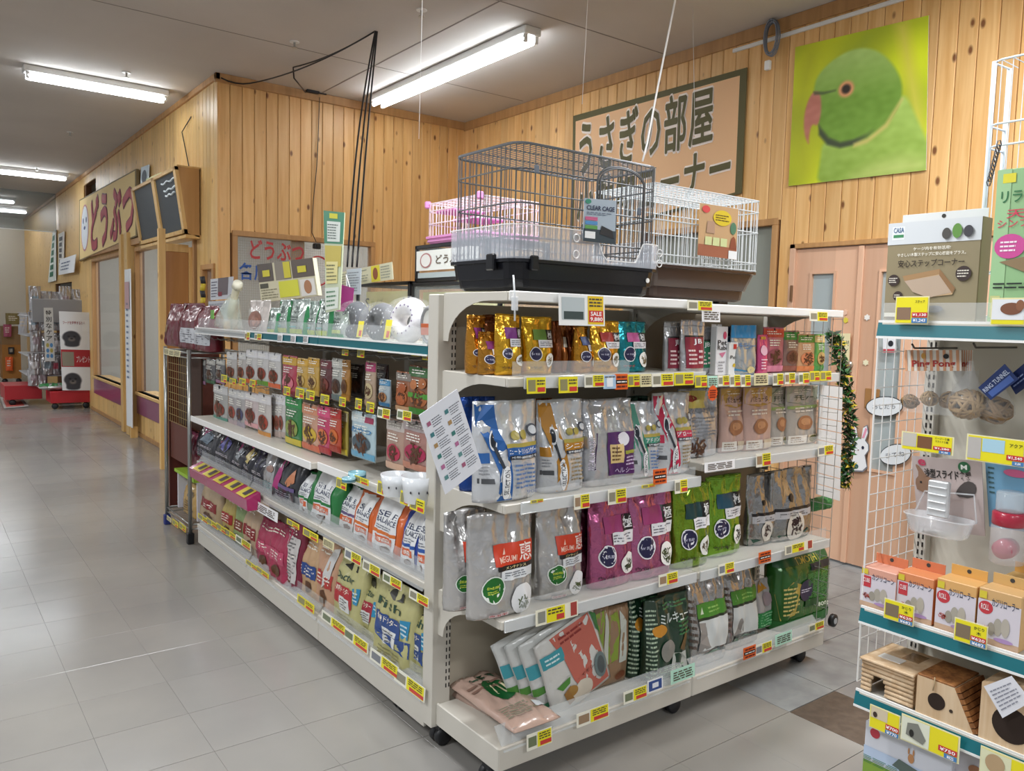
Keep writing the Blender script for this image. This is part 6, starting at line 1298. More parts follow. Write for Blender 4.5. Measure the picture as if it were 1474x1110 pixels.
def collar(label, box, c1, c2, val=1.46, tagc=None):
    xl, xr, yt, yb = box; a = A(xl, (yt+yb)/2, 0, val); b = A(xr, (yt+yb)/2, 0, val); w = abs(a.y-b.y); top = A((xl+xr)/2, yt, 0, val).z; h = top-LT; c = (a.y+b.y)/2
    t = thing('padded_collar', label, 'pet collar', (val, c, LT)); t.rotation_euler = (0, R(10), 0); g = G()
    g.tube([(0, .30*w*math.cos(q*math.pi/12), h*.5+h*.30*math.sin(q*math.pi/12)) for q in range(24)], min(w, h)*.185, 12, True); g.build('cushion_ring', M(c1, .8, 0, 0, 1, 0, .3, 60), t, True)
    g = G()
    for i in range(16): a_ = i*math.pi/8; g.tube([(-.0, .30*w*math.cos(a_), h*.5+h*.30*math.sin(a_)), (-min(w, h)*.19, .30*w*math.cos(a_+.1), h*.5+h*.3*math.sin(a_+.1))], .004, 5)
    g.build('dots', M(c2, .7), t)
    g = G(); g.lathe([(w*.12, -.045), (w*.42, -.05), (w*.5, -.02), (w*.5, .03), (w*.3, .05)], (0, 0, h*.5), 22, 'x', False); g.v = [(v[0], v[1], h*.5+(v[2]-h*.5)*h/w) for v in g.v]; g.build('clear_wrap', M('#eef2f4', .08, 0, .3, .10, 0, .6, 20), t, True)
    if tagc:
        g = G(); g.cbox(-.062, -.06, -.01+tagc*w, .035+tagc*w, h*.05, h*.45); g.build('yellow_tag', M('#e6d92c', .4), t); g = G(); g.cbox(-.0635, -.062, -.005+tagc*w, .015+tagc*w, h*.08, h*.22); g.build('price_box', M('#c9402c', .4), t)
    return t
collar('dark grey padded pet collar in clear wrap, left of three on the top aisle shelf', (491, 524, 432, 487), '#3a3d44', '#9a9ca4', 1.47)
collar('dark striped padded pet collar with yellow tag, middle of three', (525, 565, 434, 488), '#55565a', '#c3c3c6', 1.46, .15)
collar('white padded pet collar with speckles in clear wrap, right of three', (559, 609, 426, 490), '#dcdade', '#7a6a8a', 1.45, .08)
t = thing('black_pack', 'round blister pack with orange label squeezed beside the corner post', 'pack', (1.45, 2.4, LT)); q = A(618, 455, 0, 1.45); g = G(); g.lathe([(.05, -.012), (.052, 0), (.045, .012)], (1.45, q.y, LT+.06), 22, 'x'); g.v = [(v[0]-1.45, v[1]-0, v[2]) for v in g.v]
g = G(); g.tube([(1.45, q.y+.045*math.cos(a_*.2618), LT+.075+.06*math.sin(a_*.2618)) for a_ in range(24)], .009, 6, True); g.build('ring', M('#8f9092', .3), t, True, True)
G().cbox(1.44, 1.443, q.y-.035, q.y+.04, LT+.04, LT+.08).build('orange_label', M('#b8582c', .4), t, world=True); G().cbox(1.447, 1.45, q.y-.04, q.y+.04, LT+.005, LT+.14).build('backing_card', M('#d6d6d0', .4), t, world=True)
# cards standing among them
t, P, n = poly_board('rabbit_board', 'tilted board of animal photos and yellow price patches above the green pouches', 'sign', ((370, 381), (450, 371), (458, 425), (376, 435)), 0, 1.6, M('#d9d2b4', .5), .02)
board_rect(t, P, n, .0, .52, .3, 1, M('#5a4f48', .5), 'animal_photo'); board_rect(t, P, n, .34, .52, .62, 1, M('#8d8478', .5), 'animal_photo'); board_rect(t, P, n, .64, .52, 1, 1, M('#5f534a', .5), 'animal_photo')
board_rect(t, P, n, .38, .05, .72, .48, M('#dede3c', .5), 'yellow_patch', .002); board_rect(t, P, n, .75, .02, .98, .46, M('#e6e2dc', .5), 'white_patch', .002); board_poly(t, P, n, circ(.87, .25, .06, .18), M('#b07a54', .5), 'rabbit_picture', .003)
for u in (.1, .74): board_rect(t, P, n, u, .65, u+.14, .82, M('#d8cc30', .5), 'yellow_patch', .003)
board_rect(t, P, n, .58-.08, .55, .62, .98, M('#d8cc30', .5), 'yellow_patch', .003); board_rect(t, P, n, .02, .35, .18, .47, M('#4a4838', .5), 'dark_patch', .002); board_fine(t, P, n, .03, .05, .36, .33, 4, M('#8a8468', .5), .002, 4)
t, P, n = poly_board('hanging_strip', 'tall narrow green and yellow notice strip hanging above the top aisle shelf', 'notice', ((466, 303), (496, 306), (489, 446), (469, 450)), 0, 1.42, M('#cfd8b8', .4), .003)
board_rect(t, P, n, .0, .68, 1, 1, M('#3f8a6a', .4), 'green_panel'); board_rect(t, P, n, .18, .7, .85, .9, M('#dfe6e0', .5), 'white_panel', .002); board_fine(t, P, n, .22, .72, .8, .88, 6, M('#5a6a64', .5), .003, 3); board_rect(t, P, n, .05, .45, .95, .66, M('#c9b85a', .5), 'yellow_panel', .002)
board_rect(t, P, n, .12, .28, .8, .5, M('#e6dc9a', .5), 'pale_panel', .003); board_fine(t, P, n, .15, .3, .75, .48, 5, M('#7a7a5a', .5), .004, 5); board_rect(t, P, n, .0, .02, .9, .24, M('#dfe6dc', .5), 'white_panel', .002); board_fine(t, P, n, .1, .04, .85, .22, 4, M('#5f8a6a', .5), .003, 6)
board_rect(t, P, n, .3, .93, .7, .98, M('#d6d23c', .5), 'yellow_patch', .002)
t, P, n = poly_board('long_notice', 'long pale card with a yellow monkey picture in front of the interior window', 'notice', ((490, 392), (564, 377), (566, 402), (490, 414)), 0, 1.9, M('#cfccb0', .5), .003); board_rect(t, P, n, .62, .02, .78, .98, M('#d9cc34', .5), 'yellow_panel'); board_poly(t, P, n, circ(.7, .5, .045, .36), M('#8a4a24', .5), 'monkey_picture', .002); board_fine(t, P, n, .03, .1, .58, .9, 5, M('#8a9080', .5), .002, 4); board_fine(t, P, n, .8, .1, .97, .9, 5, M('#8a9080', .5), .002, 8)
t, P, n = poly_board('blue_sheet', 'pale blue printed sheet beside the purple card', 'sheet', ((499, 388), (520, 386), (519, 424), (499, 424)), 0, 1.8, M('#c3cfd9', .5), .002); board_fine(t, P, n, .1, .1, .9, .9, 8, M('#7a8490', .5), .001, 4)
t, P, n = poly_board('purple_card', 'magenta purple card hung by a white loop behind the grey padded collar', 'card', ((492, 410), (509, 415), (506, 446), (484, 440)), 0, 1.7, M('#9c2478', .5), .003); g = G(); g.tube([P[0]+(P[1]-P[0])*.4, A(498, 395, 0, 1.7), P[0]+(P[1]-P[0])*.7], .002, 5); g.build('string', WHITE, t, world=True); board_rect(t, P, n, -.3, -.35, .6, .0, M('#b84a94', .5), 'lower_flap', .0)
t, P, n = poly_board('product_sheet', 'white product sheet with a dark photo behind the wrapped toy', 'sheet', ((303, 402), (336, 398), (334, 430), (303, 432)), 0, 1.9, M('#d0d3da', .5), .002); board_rect(t, P, n, .35, .2, .8, 1.0, M('#6f6468', .5), 'photo_panel'); board_rect(t, P, n, .38, .15, .55, .35, M('#8a2c3c', .5), 'red_patch', .002); board_fine(t, P, n, .05, .1, .33, .9, 6, M('#6a6a7a', .5), .002, 4)
t, P, n = poly_board('lower_sheet', 'white gridded sheet under the product sheet left of the wrapped toy', 'sheet', ((300, 434), (330, 432), (328, 462), (300, 464)), 0, 1.9, M('#c3c6cc', .5), .002); board_fine(t, P, n, .05, .1, .95, .9, 7, M('#8a8a96', .5), .002, 4)
t = thing('chain_garland', 'black and yellow striped cord hanging beside the plywood panel door', 'cord', A(292, 440, 1, 6.8))
for i in range(8):
    g = G(); g.tube([A(291+(i % 2)*2, 398+i*10, 1, 6.8), A(293-(i % 2)*2, 409+i*10, 1, 6.8)], .02, 7); g.build('cord_segment', M('#c9b030' if i % 2 else '#26262a', .5), t, True, True)

# ------------------------------------------------------------------ wire rack goods
def redbag(label, box, val, side):
    return pack('food_bag', label, 'bag', box, 0, val, 1.215, 'gusset', .12, M('#6a1424', .3, 0, .5, 1, 0, .3, 12), [('p', [(-.98, .0), (-.98, .95), (-.7, .98), (-.6, .0)], '#b4a8a0')]+side)
redbag('silver-edged dark red bag, left of three on top of the wire rack', (235, 256, 437, 499), 1.45, [('o', -.5, .4, .2, .1, '#8a6a4a')])
redbag('dark red bag with white nutrition panels, middle of three on the wire rack', (253, 281, 436, 501), 1.42, [('r', -.5, .14, .95, .46, '#c3c6cc'), ('f', -.45, .16, .9, .44, '#6a6a74', 6)])
redbag('dark red bag with white nutrition panels, right of three on the wire rack', (277, 301, 440, 500), 1.42, [('r', -.9, .14, .9, .46, '#c3c6cc'), ('f', -.85, .16, .85, .44, '#6a6a74', 6)])
pack('food_bag', 'pink bag standing on the green-topped carton in the wire rack', 'bag', (262, 285, 622, 672), 0, 1.5, .402, 'gusset', .08, film('#b85a7c'), [('r', -.9, .1, 0, .9, '#c9a8ac'), ('f', -.8, .2, -.1, .8, '#8a6a70', 4)])
pack('food_bag', 'blue and beige bag on the lowest level of the wire rack', 'bag', (243, 267, 690, 742), 0, 1.45, .13, 'gusset', .1, film('#a9a0a4'), [('p', [(-.2, .2), (.9, .9), (.9, .1)], '#4a86b4'), ('p', [(-.9, .5), (-.1, .9), (-.6, .95)], '#c3a0a0'), ('o', .3, .3, .3, .08, '#b0603a')])
pack('food_bag', 'yellow and tan bag on the lowest level of the wire rack', 'bag', (262, 282, 700, 760), 0, 1.42, .13, 'gusset', .1, film('#b8924a'), [('f', -.6, .1, .7, .5, '#4a3a24', 5), ('o', 0, .7, .4, .1, '#5a4a34')])

# tags along the aisle side
LTX = LX-.02
def lt(L, rail, val=LTX):
    for q in L: ptag(q[:4], 0, val, q[4] if len(q) > 4 else 'y', rail)
lt([(285, 299, 740, 753), (297, 313, 746, 761), (311, 326, 753, 769), (323, 339, 761, 777), (339, 360, 771, 791, 'wy'), (354, 371, 808, 820), (369, 386, 817, 831), (428, 451, 857, 881), (463, 496, 883, 910, 'wy'), (495, 528, 906, 937, 'wy'), (533, 571, 937, 972, 'wy'), (568, 609, 965, 1005, 'wy')], 'on the lowest edge of the aisle shelving')
lt([(360, 398, 720, 748, 'w'), (413, 430, 747, 762), (420+16, 457, 760, 780), (465, 480, 774, 792, 'c'), (496, 519, 789, 814, 'wy'), (522, 546, 806, 831, 'wy'), (551, 577, 824, 849, 'wy'), (589, 616, 848, 874, 'wy')], 'on the middle shelf edge of the aisle shelving', LX-.03)
lt([(484, 498, 687, 706), (509, 530, 684, 699), (543, 556, 692, 714), (576, 587, 706, 728), (590, 610, 715, 739)], 'on the white shelf edge of the aisle shelving', LX-.042)
lt([(318, 326, 539, 551), (330, 339, 544, 554), (344, 353, 544, 556), (359, 367, 546, 558), (408, 417, 556, 570), (425, 437, 558, 574), (440, 452, 561, 577), (461, 473, 567, 583), (488, 497, 571, 586), (511, 520, 573, 590), (527, 538, 578, 595), (543, 561, 586, 604, 'wy'), (571, 592, 589, 607, 'wy')], 'on the hanging hooks of the upper row', 1.395)
lt([(492, 501, 503, 512), (514, 524, 503, 515), (544, 555, 501, 508), (564, 575, 501, 509), (592, 604, 504, 513), (608, 621, 506, 519)], 'under the teal strip of the aisle shelving', 1.40)
lt([(352, 359, 478, 490, 'wy'), (366, 376, 480, 490, 'wy'), (399, 406, 481, 493, 'w'), (418, 425, 482, 494, 'w'), (436, 443, 482, 494, 'w')], 'on the clear strip of the top aisle shelf', LX-.01)
lt([(236, 243, 501, 511, 'c'), (243, 250, 503, 513, 'c'), (251, 259, 504, 514, 'c')], 'on the top edge of the wire rack', 1.36)
lt([(240, 246, 742, 752, 'c'), (248, 256, 747, 760), (258, 267, 752, 766)], 'on the lowest edge of the wire rack', 1.36)

# ------------------------------------------------------------------ right-hand shelving goods
ZT = 1.476
def ppm(box, ax, val, rail, price, sub, label, parts=(), photo=None):
    """big legible price card"""
    xl, xr, yt, yb = box; k_ = (yt-455)/(xl+90)*.85*(xr-xl)/2; yt, yb = yt+k_, yb-k_; t = thing('price_card', label, 'price tag', A((xl+xr)/2, yb, ax, val))
    P = [A(xl, yt, ax, val), A(xr, yt, ax, val), A(xr, yb, ax, val), A(xl, yb, ax, val)]; P[1].z = P[0].z = (P[0].z+P[1].z)/2; P[2].z = P[3].z = (P[2].z+P[3].z)/2; P[2].y = P[1].y; P[3].y = P[0].y
    g = G(); g.prism(P, (.0012, 0, 0)); g.build('card', M('#ece6b8', .35), t, world=True); n = Vector((-1, 0, 0))
    board_rect(t, P, n, .03, .04, .97, .96, M('#e9dd22', .35), 'yellow_panel')
    for (u0, v0, u1, v1, col, nm) in parts: board_rect(t, P, n, u0, v0, u1, v1, M(col, .4), nm, .0016)
    if price: board_rect(t, P, n, *price[0], M('#c6363a', .35), 'price_box', .002); u0, v0, u1, v1 = price[0]; board_text(t, P, n, price[1], u0+.03, v0+(v1-v0)*.2, u1-.03, v1-(v1-v0)*.2, M('#ffffff', .5), .003)
    if sub: board_rect(t, P, n, *sub[0], M('#4a80b8', .35), 'tax_price_box', .002); u0, v0, u1, v1 = sub[0]; board_text(t, P, n, sub[1], u0+.05, v0+(v1-v0)*.15, u1-.05, v1-(v1-v0)*.15, M('#ffffff', .5), .003)
    return t, P, n
RT1 = RX-.008
t, P, n = ppm((1290, 1338, 427, 466), 0, RT1, '', ((.52, .24, .98, .42), '¥1,130'), ((.52, .04, .98, .22), '¥1,243'), 'yellow price card reading ¥1,130 on the top teal strip', [(.06, .15, .48, .6, '#8a6f58', 'product_photo')]); board_text(t, P, n, 'ステップ', .6, .76, .88, .86, M('#3a3a1a', .5), .002)
t, P, n = ppm((1428, 1478, 429, 468), 0, RT1, '', None, None, 'price card with a brown rabbit photo on the top teal strip', [(.03, .2, .97, .95, '#e3e6ea', 'photo_panel')]); board_poly(t, P, n, circ(.6, .6, .32, .22), M('#7a4c34', .5), 'rabbit_photo', .003); board_poly(t, P, n, circ(.85, .72, .12, .2), M('#8a5a3e', .5), 'rabbit_head', .004)
for (b, pr, sb, lab) in (((1311, 1350, 469, 488), '¥820', '¥902', 'yellow price card reading ¥820, far left under the top teal strip'), ((1351, 1391, 469, 488), '¥820', '¥902', 'yellow price card reading ¥820, second under the top teal strip'), ((1430, 1474, 470, 489), '¥820', '¥902', 'yellow price card reading ¥820, far right under the top teal strip')):
    ppm(b, 0, RX+.03, '', ((.52, .3, .98, .75), pr), ((.55, .03, .98, .28), sb), lab, [(.06, .3, .45, .9, '#8d7f5c', 'product_photo')])
t, P, n = ppm((1391, 1430, 469, 488), 0, RX+.03, '', ((.0, .35, 1, 1), '特価 ¥558'), None, 'red price card reading ¥558 under the top teal strip')
t, P, n = ppm((1298, 1374, 621, 655), 0, RX+.04, '', ((.63, .2, .96, .4), '¥1,280'), ((.74, .03, .96, .19), '¥1,408'), 'yellow price card reading ¥1,280 above the slide feeder', [(.03, .2, .3, .95, '#c3beb4', 'feeder_photo'), (.32, .2, .6, .85, '#7a5236', 'rabbit_photo')]); board_text(t, P, n, 'イージー食器', .65, .78, .92, .9, M('#2c3a1a', .5), .002); board_text(t, P, n, 'スライド食器', .66, .62, .9, .73, M('#2c3a1a', .5), .002)
t, P, n = ppm((1392, 1478, 625, 672), 0, RX+.04, '', ((.7, .2, .99, .4), '¥1,540'), ((.8, .03, .99, .18), '¥1,694'), 'yellow price card reading ¥1,540 above the water bottle', [(.03, .1, .26, .9, '#b8b4b0', 'bottle_photo'), (.28, .4, .66, .9, '#a9cfe0', 'blue_photo')]); board_text(t, P, n, 'アクア', .74, .68, .95, .82, M('#2c3a1a', .5), .002)
for (b, lab) in (((1273, 1317, 861, 902), 'left'), ((1374, 1423, 889, 935), 'right')):
    t, P, n = ppm(b, 0, RT1, '', ((.52, .24, .97, .44), '¥620'), ((.52, .04, .97, .22), '¥682'), 'yellow price card reading ¥620, %s of two under the gnawing blocks' % lab, [(.06, .2, .5, .8, '#7f6f58', 'product_photo')]); board_text(t, P, n, 'かじり', .6, .72, .9, .86, M('#2c3a1a', .5), .002); board_text(t, P, n, '木', .68, .52, .82, .66, M('#2c3a1a', .5), .002)
t, P, n = ppm((1252, 1297, 1014, 1064), 0, RX-.02, '', ((.55, .22, .98, .44), '¥700'), ((.55, .03, .98, .2), '¥770'), 'yellow price card reading ¥700 below the log house', [(.05, .48, .6, .96, '#d4c6aa', 'house_photo')]); board_poly(t, P, n, circ(.2, .65, .07, .12), M('#3c2c24', .5), 'doorway_picture', .003)
t, P, n = ppm((1297, 1384, 1028, 1098), 0, RX-.02, '', ((.66, .22, .97, .42), '¥750'), ((.76, .03, .97, .2), '¥825'), 'wide yellow price card reading ¥750 below the sloping house', [(.02, .05, .5, .95, '#dfe2cf', 'photo_panel')]); board_poly(t, P, n, [(.1, .3), (.12, .75), (.3, .85), (.45, .35), (.4, .15)], M('#7f8078', .5), 'house_picture', .003); board_poly(t, P, n, circ(.2, .42, .04, .14), M('#22221e', .5), 'doorway_picture', .004)
t, P, n = ppm((1411, 1478, 1074, 1144), 0, RX-.02, '', None, None, 'pale price card with a wooden house photo at the lower right corner', [(.02, .05, .7, .95, '#dfe0bc', 'photo_panel')]); board_poly(t, P, n, circ(.35, .6, .22, .3), M('#b59a76', .5), 'house_picture', .003)
# boxes on the top board
carton('step_corner_box', 'olive brown and white cardboard box of a wooden corner step on the top right shelf', 'box', (1276, 1410, 317, 450), 0, RX+.07, ZT, .06, M('#8e8264', .5),
       [('r', -1, .78, 1, 1, '#d4d9dd'), ('r', -.9, .83, -.62, .96, '#e9eef0'), ('t', -.87, .9, -.64, .95, 'CASA', '#2a5a8a'), ('r', -.87, .85, -.64, .88, '#3f8a5a'), ('t', -.4, .71, .4, .745, 'ケージ内を有効活用!', '#f0ece0'), ('t', -.75, .655, .72, .69, 'やさしい木製ステップに安心機能をプラス。', '#f0ece0'), ('t', -.72, .55, .7, .62, '安心ステップコーナー', '#2c2018'),
        ('p', [(-.6, .46), (.2, .52), (.55, .33), (.5, .27), (.1, .25), (-.3, .3)], '#c9aa84'), ('p', [(-.6, .46), (.2, .52), (.22, .47), (-.55, .41)], '#a5825a'), ('p', [(.2, .52), (.55, .33), (.5, .28), (.2, .46)], '#8f6c48'), ('p', [(-.55, .41), (.2, .46), (.48, .29), (.0, .24), (-.35, .3)], '#b9a490'), ('d', -.8, .42, .13, '#3a2c28'), ('d', -.68, .26, .11, '#3a2c28'), ('d', .7, .47, .16, '#3a2c28'), ('f', -.9, .39, -.7, .45, '#e6e0d4', 3), ('f', .58, .43, .82, .51, '#e6e0d4', 3), ('f', -.76, .24, -.6, .28, '#e6e0d4', 2),
        ('o', -.3, .17, .2, .06, '#4a4c54'), ('o', .15, .13, .18, .035, '#5f6064'), ('o', .3, .86, .09, .055, '#4a4844'), ('o', .52, .88, .1, .07, '#5f8f3f'), ('o', .75, .87, .1, .055, '#3c3c42'), ('r', -.96, .05, -.6, .09, '#e0dccb')],
       (.03, M('#dadfe3', .5)), side=('#8a7e62', 1))
carton('relax_box', 'tall green and orange box of a wooden stage, top shelf right edge', 'box', (1429, 1560, 238, 449), 0, RX+.05, ZT, .06, M('#8fb884', .5, 0, .2),
       [('r', -.98, .0, -.65, 1, '#9cc492'), ('r', -.1, .25, .98, .8, '#d99a3a'), ('r', -.85, .91, -.55, .97, '#d9cf2c'), ('t', -.86, .78, .5, .86, 'リラックス', '#1f6a3c'), ('t', -.7, .68, .6, .74, '天然木', '#c93a54'), ('t', -.9, .62, .6, .675, 'シンプルで使', '#c93a54'), ('o', -.58, .5, .36, .08, '#c94a94'), ('f', -.8, .46, -.36, .54, '#f6e6f0', 3), ('p', [(-.8, .4), (.6, .47), (.9, .3), (-.2, .33)], '#8a7454'), ('f', -.9, .22, .4, .27, '#1f2a24', 2), ('r', -.95, .04, -.72, .18, '#c3c98a')])
G1w = thing('bird_cage', 'tall white wire cage standing behind the boxes on the right shelf', 'cage', (2.5, .95, ZT)); WW = M('#dfe9f2', .35)
ytop = A(1426, 90, 0, 2.52); zc = ytop.z; yl = A(1424, 200, 0, 2.52).y
for x in (2.52, 2.62): g = G(); g.bar((x, yl, ZT+.01), (x, yl, zc), .007, 8); g.build('post', WW, G1w, True, True)
for k, z in enumerate((zc, zc-.18, A(1424, 212, 0, 2.52).z, ZT+.15, ZT+.02)):
    g = G(); g.tube([(2.52, yl-.4, z), (2.515, yl-.02, z), (2.53, yl+.008, z), (2.62, yl, z)], .003, 6); g.build('wire_ring', WW, G1w, True, True)
for i in range(12): y = yl-.02-i*.03; g = G(); g.tube([(2.52, y, ZT+.02), (2.52, y, zc)], .0014, 4); g.build('cage_wire', WW, G1w, world=True)
for i in range(10): g = G(); g.tube([(2.63, yl-.02-i*.03, zc), (2.52, yl-.02-i*.03, zc)], .0014, 4); g.build('roof_wire', WW, G1w, world=True)
g = G(); zz = A(1440, 215, 0, 2.5).z
for i in range(10): q = A(1438-i*1.6, 208+i*6, 0, 2.49); g.tube([(q.x, q.y+.006*math.cos(a_*1.047), q.z+.012*math.sin(a_*1.047)) for a_ in range(6)], .0018, 4, True)
t = thing('small_chain', 'thin dark chain hanging on the white bird cage', 'chain', A(1430, 262, 0, 2.49)); g.build('chain_links', M('#6a6a6c', .3, .8), t, world=True)
# hanging toys
def hdr(name, label, q, ax, val, mat): return poly_board(name, label, 'toy', q, ax, val, mat, .003)
def wicker(parent, c, r, n, seed, mat, flat=1.0, tr=.0035):
    rnd = random.Random(seed)
    for k in range(n):
        a = Vector((rnd.gauss(0, 1), rnd.gauss(0, 1), rnd.gauss(0, 1))).normalized(); b = a.orthogonal().normalized(); d = a.cross(b); rr = r*rnd.uniform(.86, 1.02)
        g = G(); g.tube([c+Vector(((b*math.cos(q*.5236)+d*math.sin(q*.5236))*rr)[i]*(1, 1, flat)[i] for i in range(3)) for q in range(12)], tr, 5, True); g.build('vine_strand', mat, parent, True, True)
VINE = M('#a98c62', .7); VINE2 = M('#8f7048', .7)
for i, (qx, lab) in enumerate(((0, 'left'), (1, 'right'))):
    t, P, n = hdr('wicker_ball_pack', 'clear pack of small vine balls under a striped card header, %s of two' % lab, ((1302, 504), (1383, 504), (1384, 534), (1303, 534)) if i == 0 else ((1372, 504), (1400, 504), (1399, 534), (1372, 534)), 0, RX+.12+.03*i, M('#e8e2d8', .4))
    for k in range(9): board_rect(t, P, n, k*.115, 0, k*.115+.05, 1, M('#d9a07a', .5), 'stripe')
    if i == 0: board_text(t, P, n, 'Ping Pong', .14, .12, .9, .5, M('#a82c24', .5), .002, .03); board_poly(t, P, n, circ(.75, .7, .05, .12), M('#1d1d1d', .5), 'animal_figure', .002); board_poly(t, P, n, circ(.35, .72, .04, .14), M('#d9a24a', .5), 'animal_figure', .002)
    else: board_text(t, P, n, 'Pong', .1, .12, .85, .5, M('#a82c24', .5), .002, .03)
    xs = (1322, 1350) if i == 0 else (1352+18, 1372)
    for j, px in enumerate(xs[:2]):
        c = A(px-4+(-8 if i == 0 else 0), 578-(j*4), 0, RX+.15+.03*i); wicker(t, c, .026, 11, i*7+j, VINE if j else VINE2, .8, .0028)
    a = P[3]; b = P[2]; lo = A(1306 if i == 0 else 1350, 592, 0, RX+.13).z; g = G(); g.prism([a, b, Vector((b.x, b.y+.0, lo)), Vector((a.x, a.y, lo))], (.05, 0, 0)); g.build('clear_bag', M('#eef2f4', .08, 0, .3, .16, 0, .5, 30), t, world=True)
for k, (px, py, r, lab) in enumerate(((1393, 582, .048, 'left, nearer'), (1432, 590, .044, 'right, darker'))):
    c = A(px, py, 0, RX+.12+.04*k); t = thing('vine_ball', 'large woven vine ball in a clear bag, %s of two' % lab, 'toy', c); wicker(t, c, r, 16, 30+k, VINE if k == 0 else VINE2, .85, .005)
    g = G(); g.lathe([(r*.6, -r*.9), (r*1.15, -r*.2), (r*1.1, r*.4), (r*.3, r*1.8), (r*.15, r*2.6)], (c.x, c.y, c.z), 16, cap=False); g.build('clear_bag', M('#eef2f4', .08, 0, .3, .16, 0, .5, 30), t, True, True)
t, P, n = hdr('blue_toy_card', 'tilted dark blue card tied to the woven vine balls', ((1408, 558), (1446, 524), (1466, 546), (1426, 576)), 0, RX+.08, M('#24386e', .3)); board_text(t, P, n, 'RING TUNNEL', .05, .5, .95, .75, M('#c3cfe6', .5), .002); board_rect(t, P, n, .1, .08, .9, .42, M('#4a68b0', .4), 'pale_blue_panel')
t, P, n = hdr('blue_toy_card', 'dark blue card behind, at the right edge of the hanging toys', ((1448, 545), (1478, 520), (1490, 548), (1462, 568)), 0, RX+.12, M('#1c2a5a', .3)); board_fine(t, P, n, .1, .3, .9, .7, 2, M('#8a9ac4', .5), .002, 2)
for z_, y0 in ((A(1300, 505, 0, RX+.1).z+.01, 1.17), (A(1400, 505, 0, RX+.1).z+.01, 1.0), (A(1400, 505, 0, RX+.1).z+.01, .86)):
    g = G(); g.tube([(RXB, y0, z_), (RX+.07, y0, z_), (RX+.055, y0, z_+.012)], .003, 6); g.build('hook', M('#5a5652', .4, .6), RS, True, True)
# slide feeder pack
t, P, n = hdr('slide_feeder', 'clear plastic slide feeder on a pinkish card with a rabbit and a large M', ((1312, 656), (1413, 664), (1418, 772), (1322, 760)), 0, RX+.16, M('#b9aba8', .4))
board_text(t, P, n, '浅型スライド食器', .18, .72, .85, .84, M('#2a2624', .5), .002, .03); board_poly(t, P, n, circ(.76, .9, .085, .075), M('#2f6a44', .5), 'green_disc', .002); board_text(t, P, n, 'M', .72, .87, .8, .93, M('#e9efe8', .5), .003, .03); board_poly(t, P, n, smooth_poly([(.05, .5), (.02, .66), (.1, .75), (.04, .9), (.12, .86), (.2, .74), (.35, .68), (.4, .52)], 1), M('#8a6a54', .6), 'rabbit_picture', .002)
board_poly(t, P, n, smooth_poly([(.6, .5), (.66, .62), (.78, .72), (.9, .7), (.92, .6), (.85, .48)], 1), M('#4a4442', .6), 'ferret_picture', .002); board_text(t, P, n, 'e', .1, .88, .2, .96, M('#b83a5a', .5), .002, .03); board_poly(t, P, n, [(.1, .66), (.13, .66), (.13, .63), (.1, .63)], M('#1c1614', .6), 'rabbit_eye', .003)
c = A(1352, 745, 0, RX+.10); CLR = M('#eef2f6', .06, 0, .5, .34)
g = G()
for k, (sc, dz) in enumerate(((.78, -.055), (.85, -.05), (1.0, .0), (1.06, .004), (1.06, .008))): pass
rows = [(.5, -.05), (.78, -.052), (.86, -.046), (1.0, -.004), (1.07, 0), (1.07, .004), (1.0, .003), (.82, -.042)]
n_ = 28; vs = []; 
for (s, dz) in rows:
    for j in range(n_):
        a_ = 2*math.pi*j/n_; ex = lambda v: math.copysign(abs(v)**.6, v); vs.append((c.x+.045*s*ex(math.cos(a_)), c.y+.092*s*ex(math.sin(a_)), c.z+dz))
g.add(vs, [(i*n_+j, i*n_+(j+1) % n_, (i+1)*n_+(j+1) % n_, (i+1)*n_+j) for i in range(len(rows)-1) for j in range(n_)]); g.build('feeder_bowl', CLR, t, True, True)
g = G(); q0 = A(1322, 698, 0, RX+.14); g.tube([c+Vector((.03, .085, 0)), Vector((RX+.15, c.y+.07, c.z+.06)), Vector((RX+.15, c.y-.07, c.z+.075)), c+Vector((.03, -.09, 0))], .003, 6); g.build('bowl_rim', CLR, t, True, True)
a = A(1337, 690, 0, RX+.1); b = A(1361, 748, 0, RX+.09); g = G(); g.cbox(RX+.095, RX+.115, b.y, a.y, b.z, a.z, .004); g.build('slide_rail', M('#d5d8da', .3, 0, .3, .85), t, world=True)
for k in range(4): z = a.z-.02-k*.022; G().cbox(RX+.09, RX+.096, b.y+.004, a.y-.004, z, z+.004).build('rail_step', M('#e6e8ea', .3), t, world=True)
# water bottle pack
t, P, n = hdr('water_bottle', 'clear water bottle with a red collar on a blue card at the right edge', ((1418, 664), (1500, 676), (1505, 770), (1424, 758)), 0, RX+.18, M('#6f9fbe', .4)); board_poly(t, P, n, circ(.55, .88, .22, .06), M('#c9608a', .5), 'pink_oval', .002); board_fine(t, P, n, .05, .5, .18, .95, 6, M('#3a5a5a', .5), .002, 3)
yb0 = A(1450, 760, 0, RX+.12).y
def cyl(nm, r, z0, z1, mt, prof=None): g = G(); g.lathe(prof or [(r*.9, z0), (r, z0+.004), (r, z1-.004), (r*.92, z1)], (RX+.13, yb0, 0), 24); return g.build(nm, mt, t, True, True)
zA, zB, zC_, zD = A(1450, 735, 0, RX+.12).z, A(1450, 752, 0, RX+.12).z, A(1450, 712, 0, RX+.12).z, A(1450, 812, 0, RX+.12).z
cyl('red_collar', .043, A(1450, 757, 0, RX+.12).z, A(1450, 737, 0, RX+.12).z, M('#a8243c', .3, 0, .4)); cyl('clear_bottle', .036, A(1450, 737, 0, RX+.12).z, A(1450, 708, 0, RX+.12).z, M('#dfe9f0', .08, 0, .5, .45))
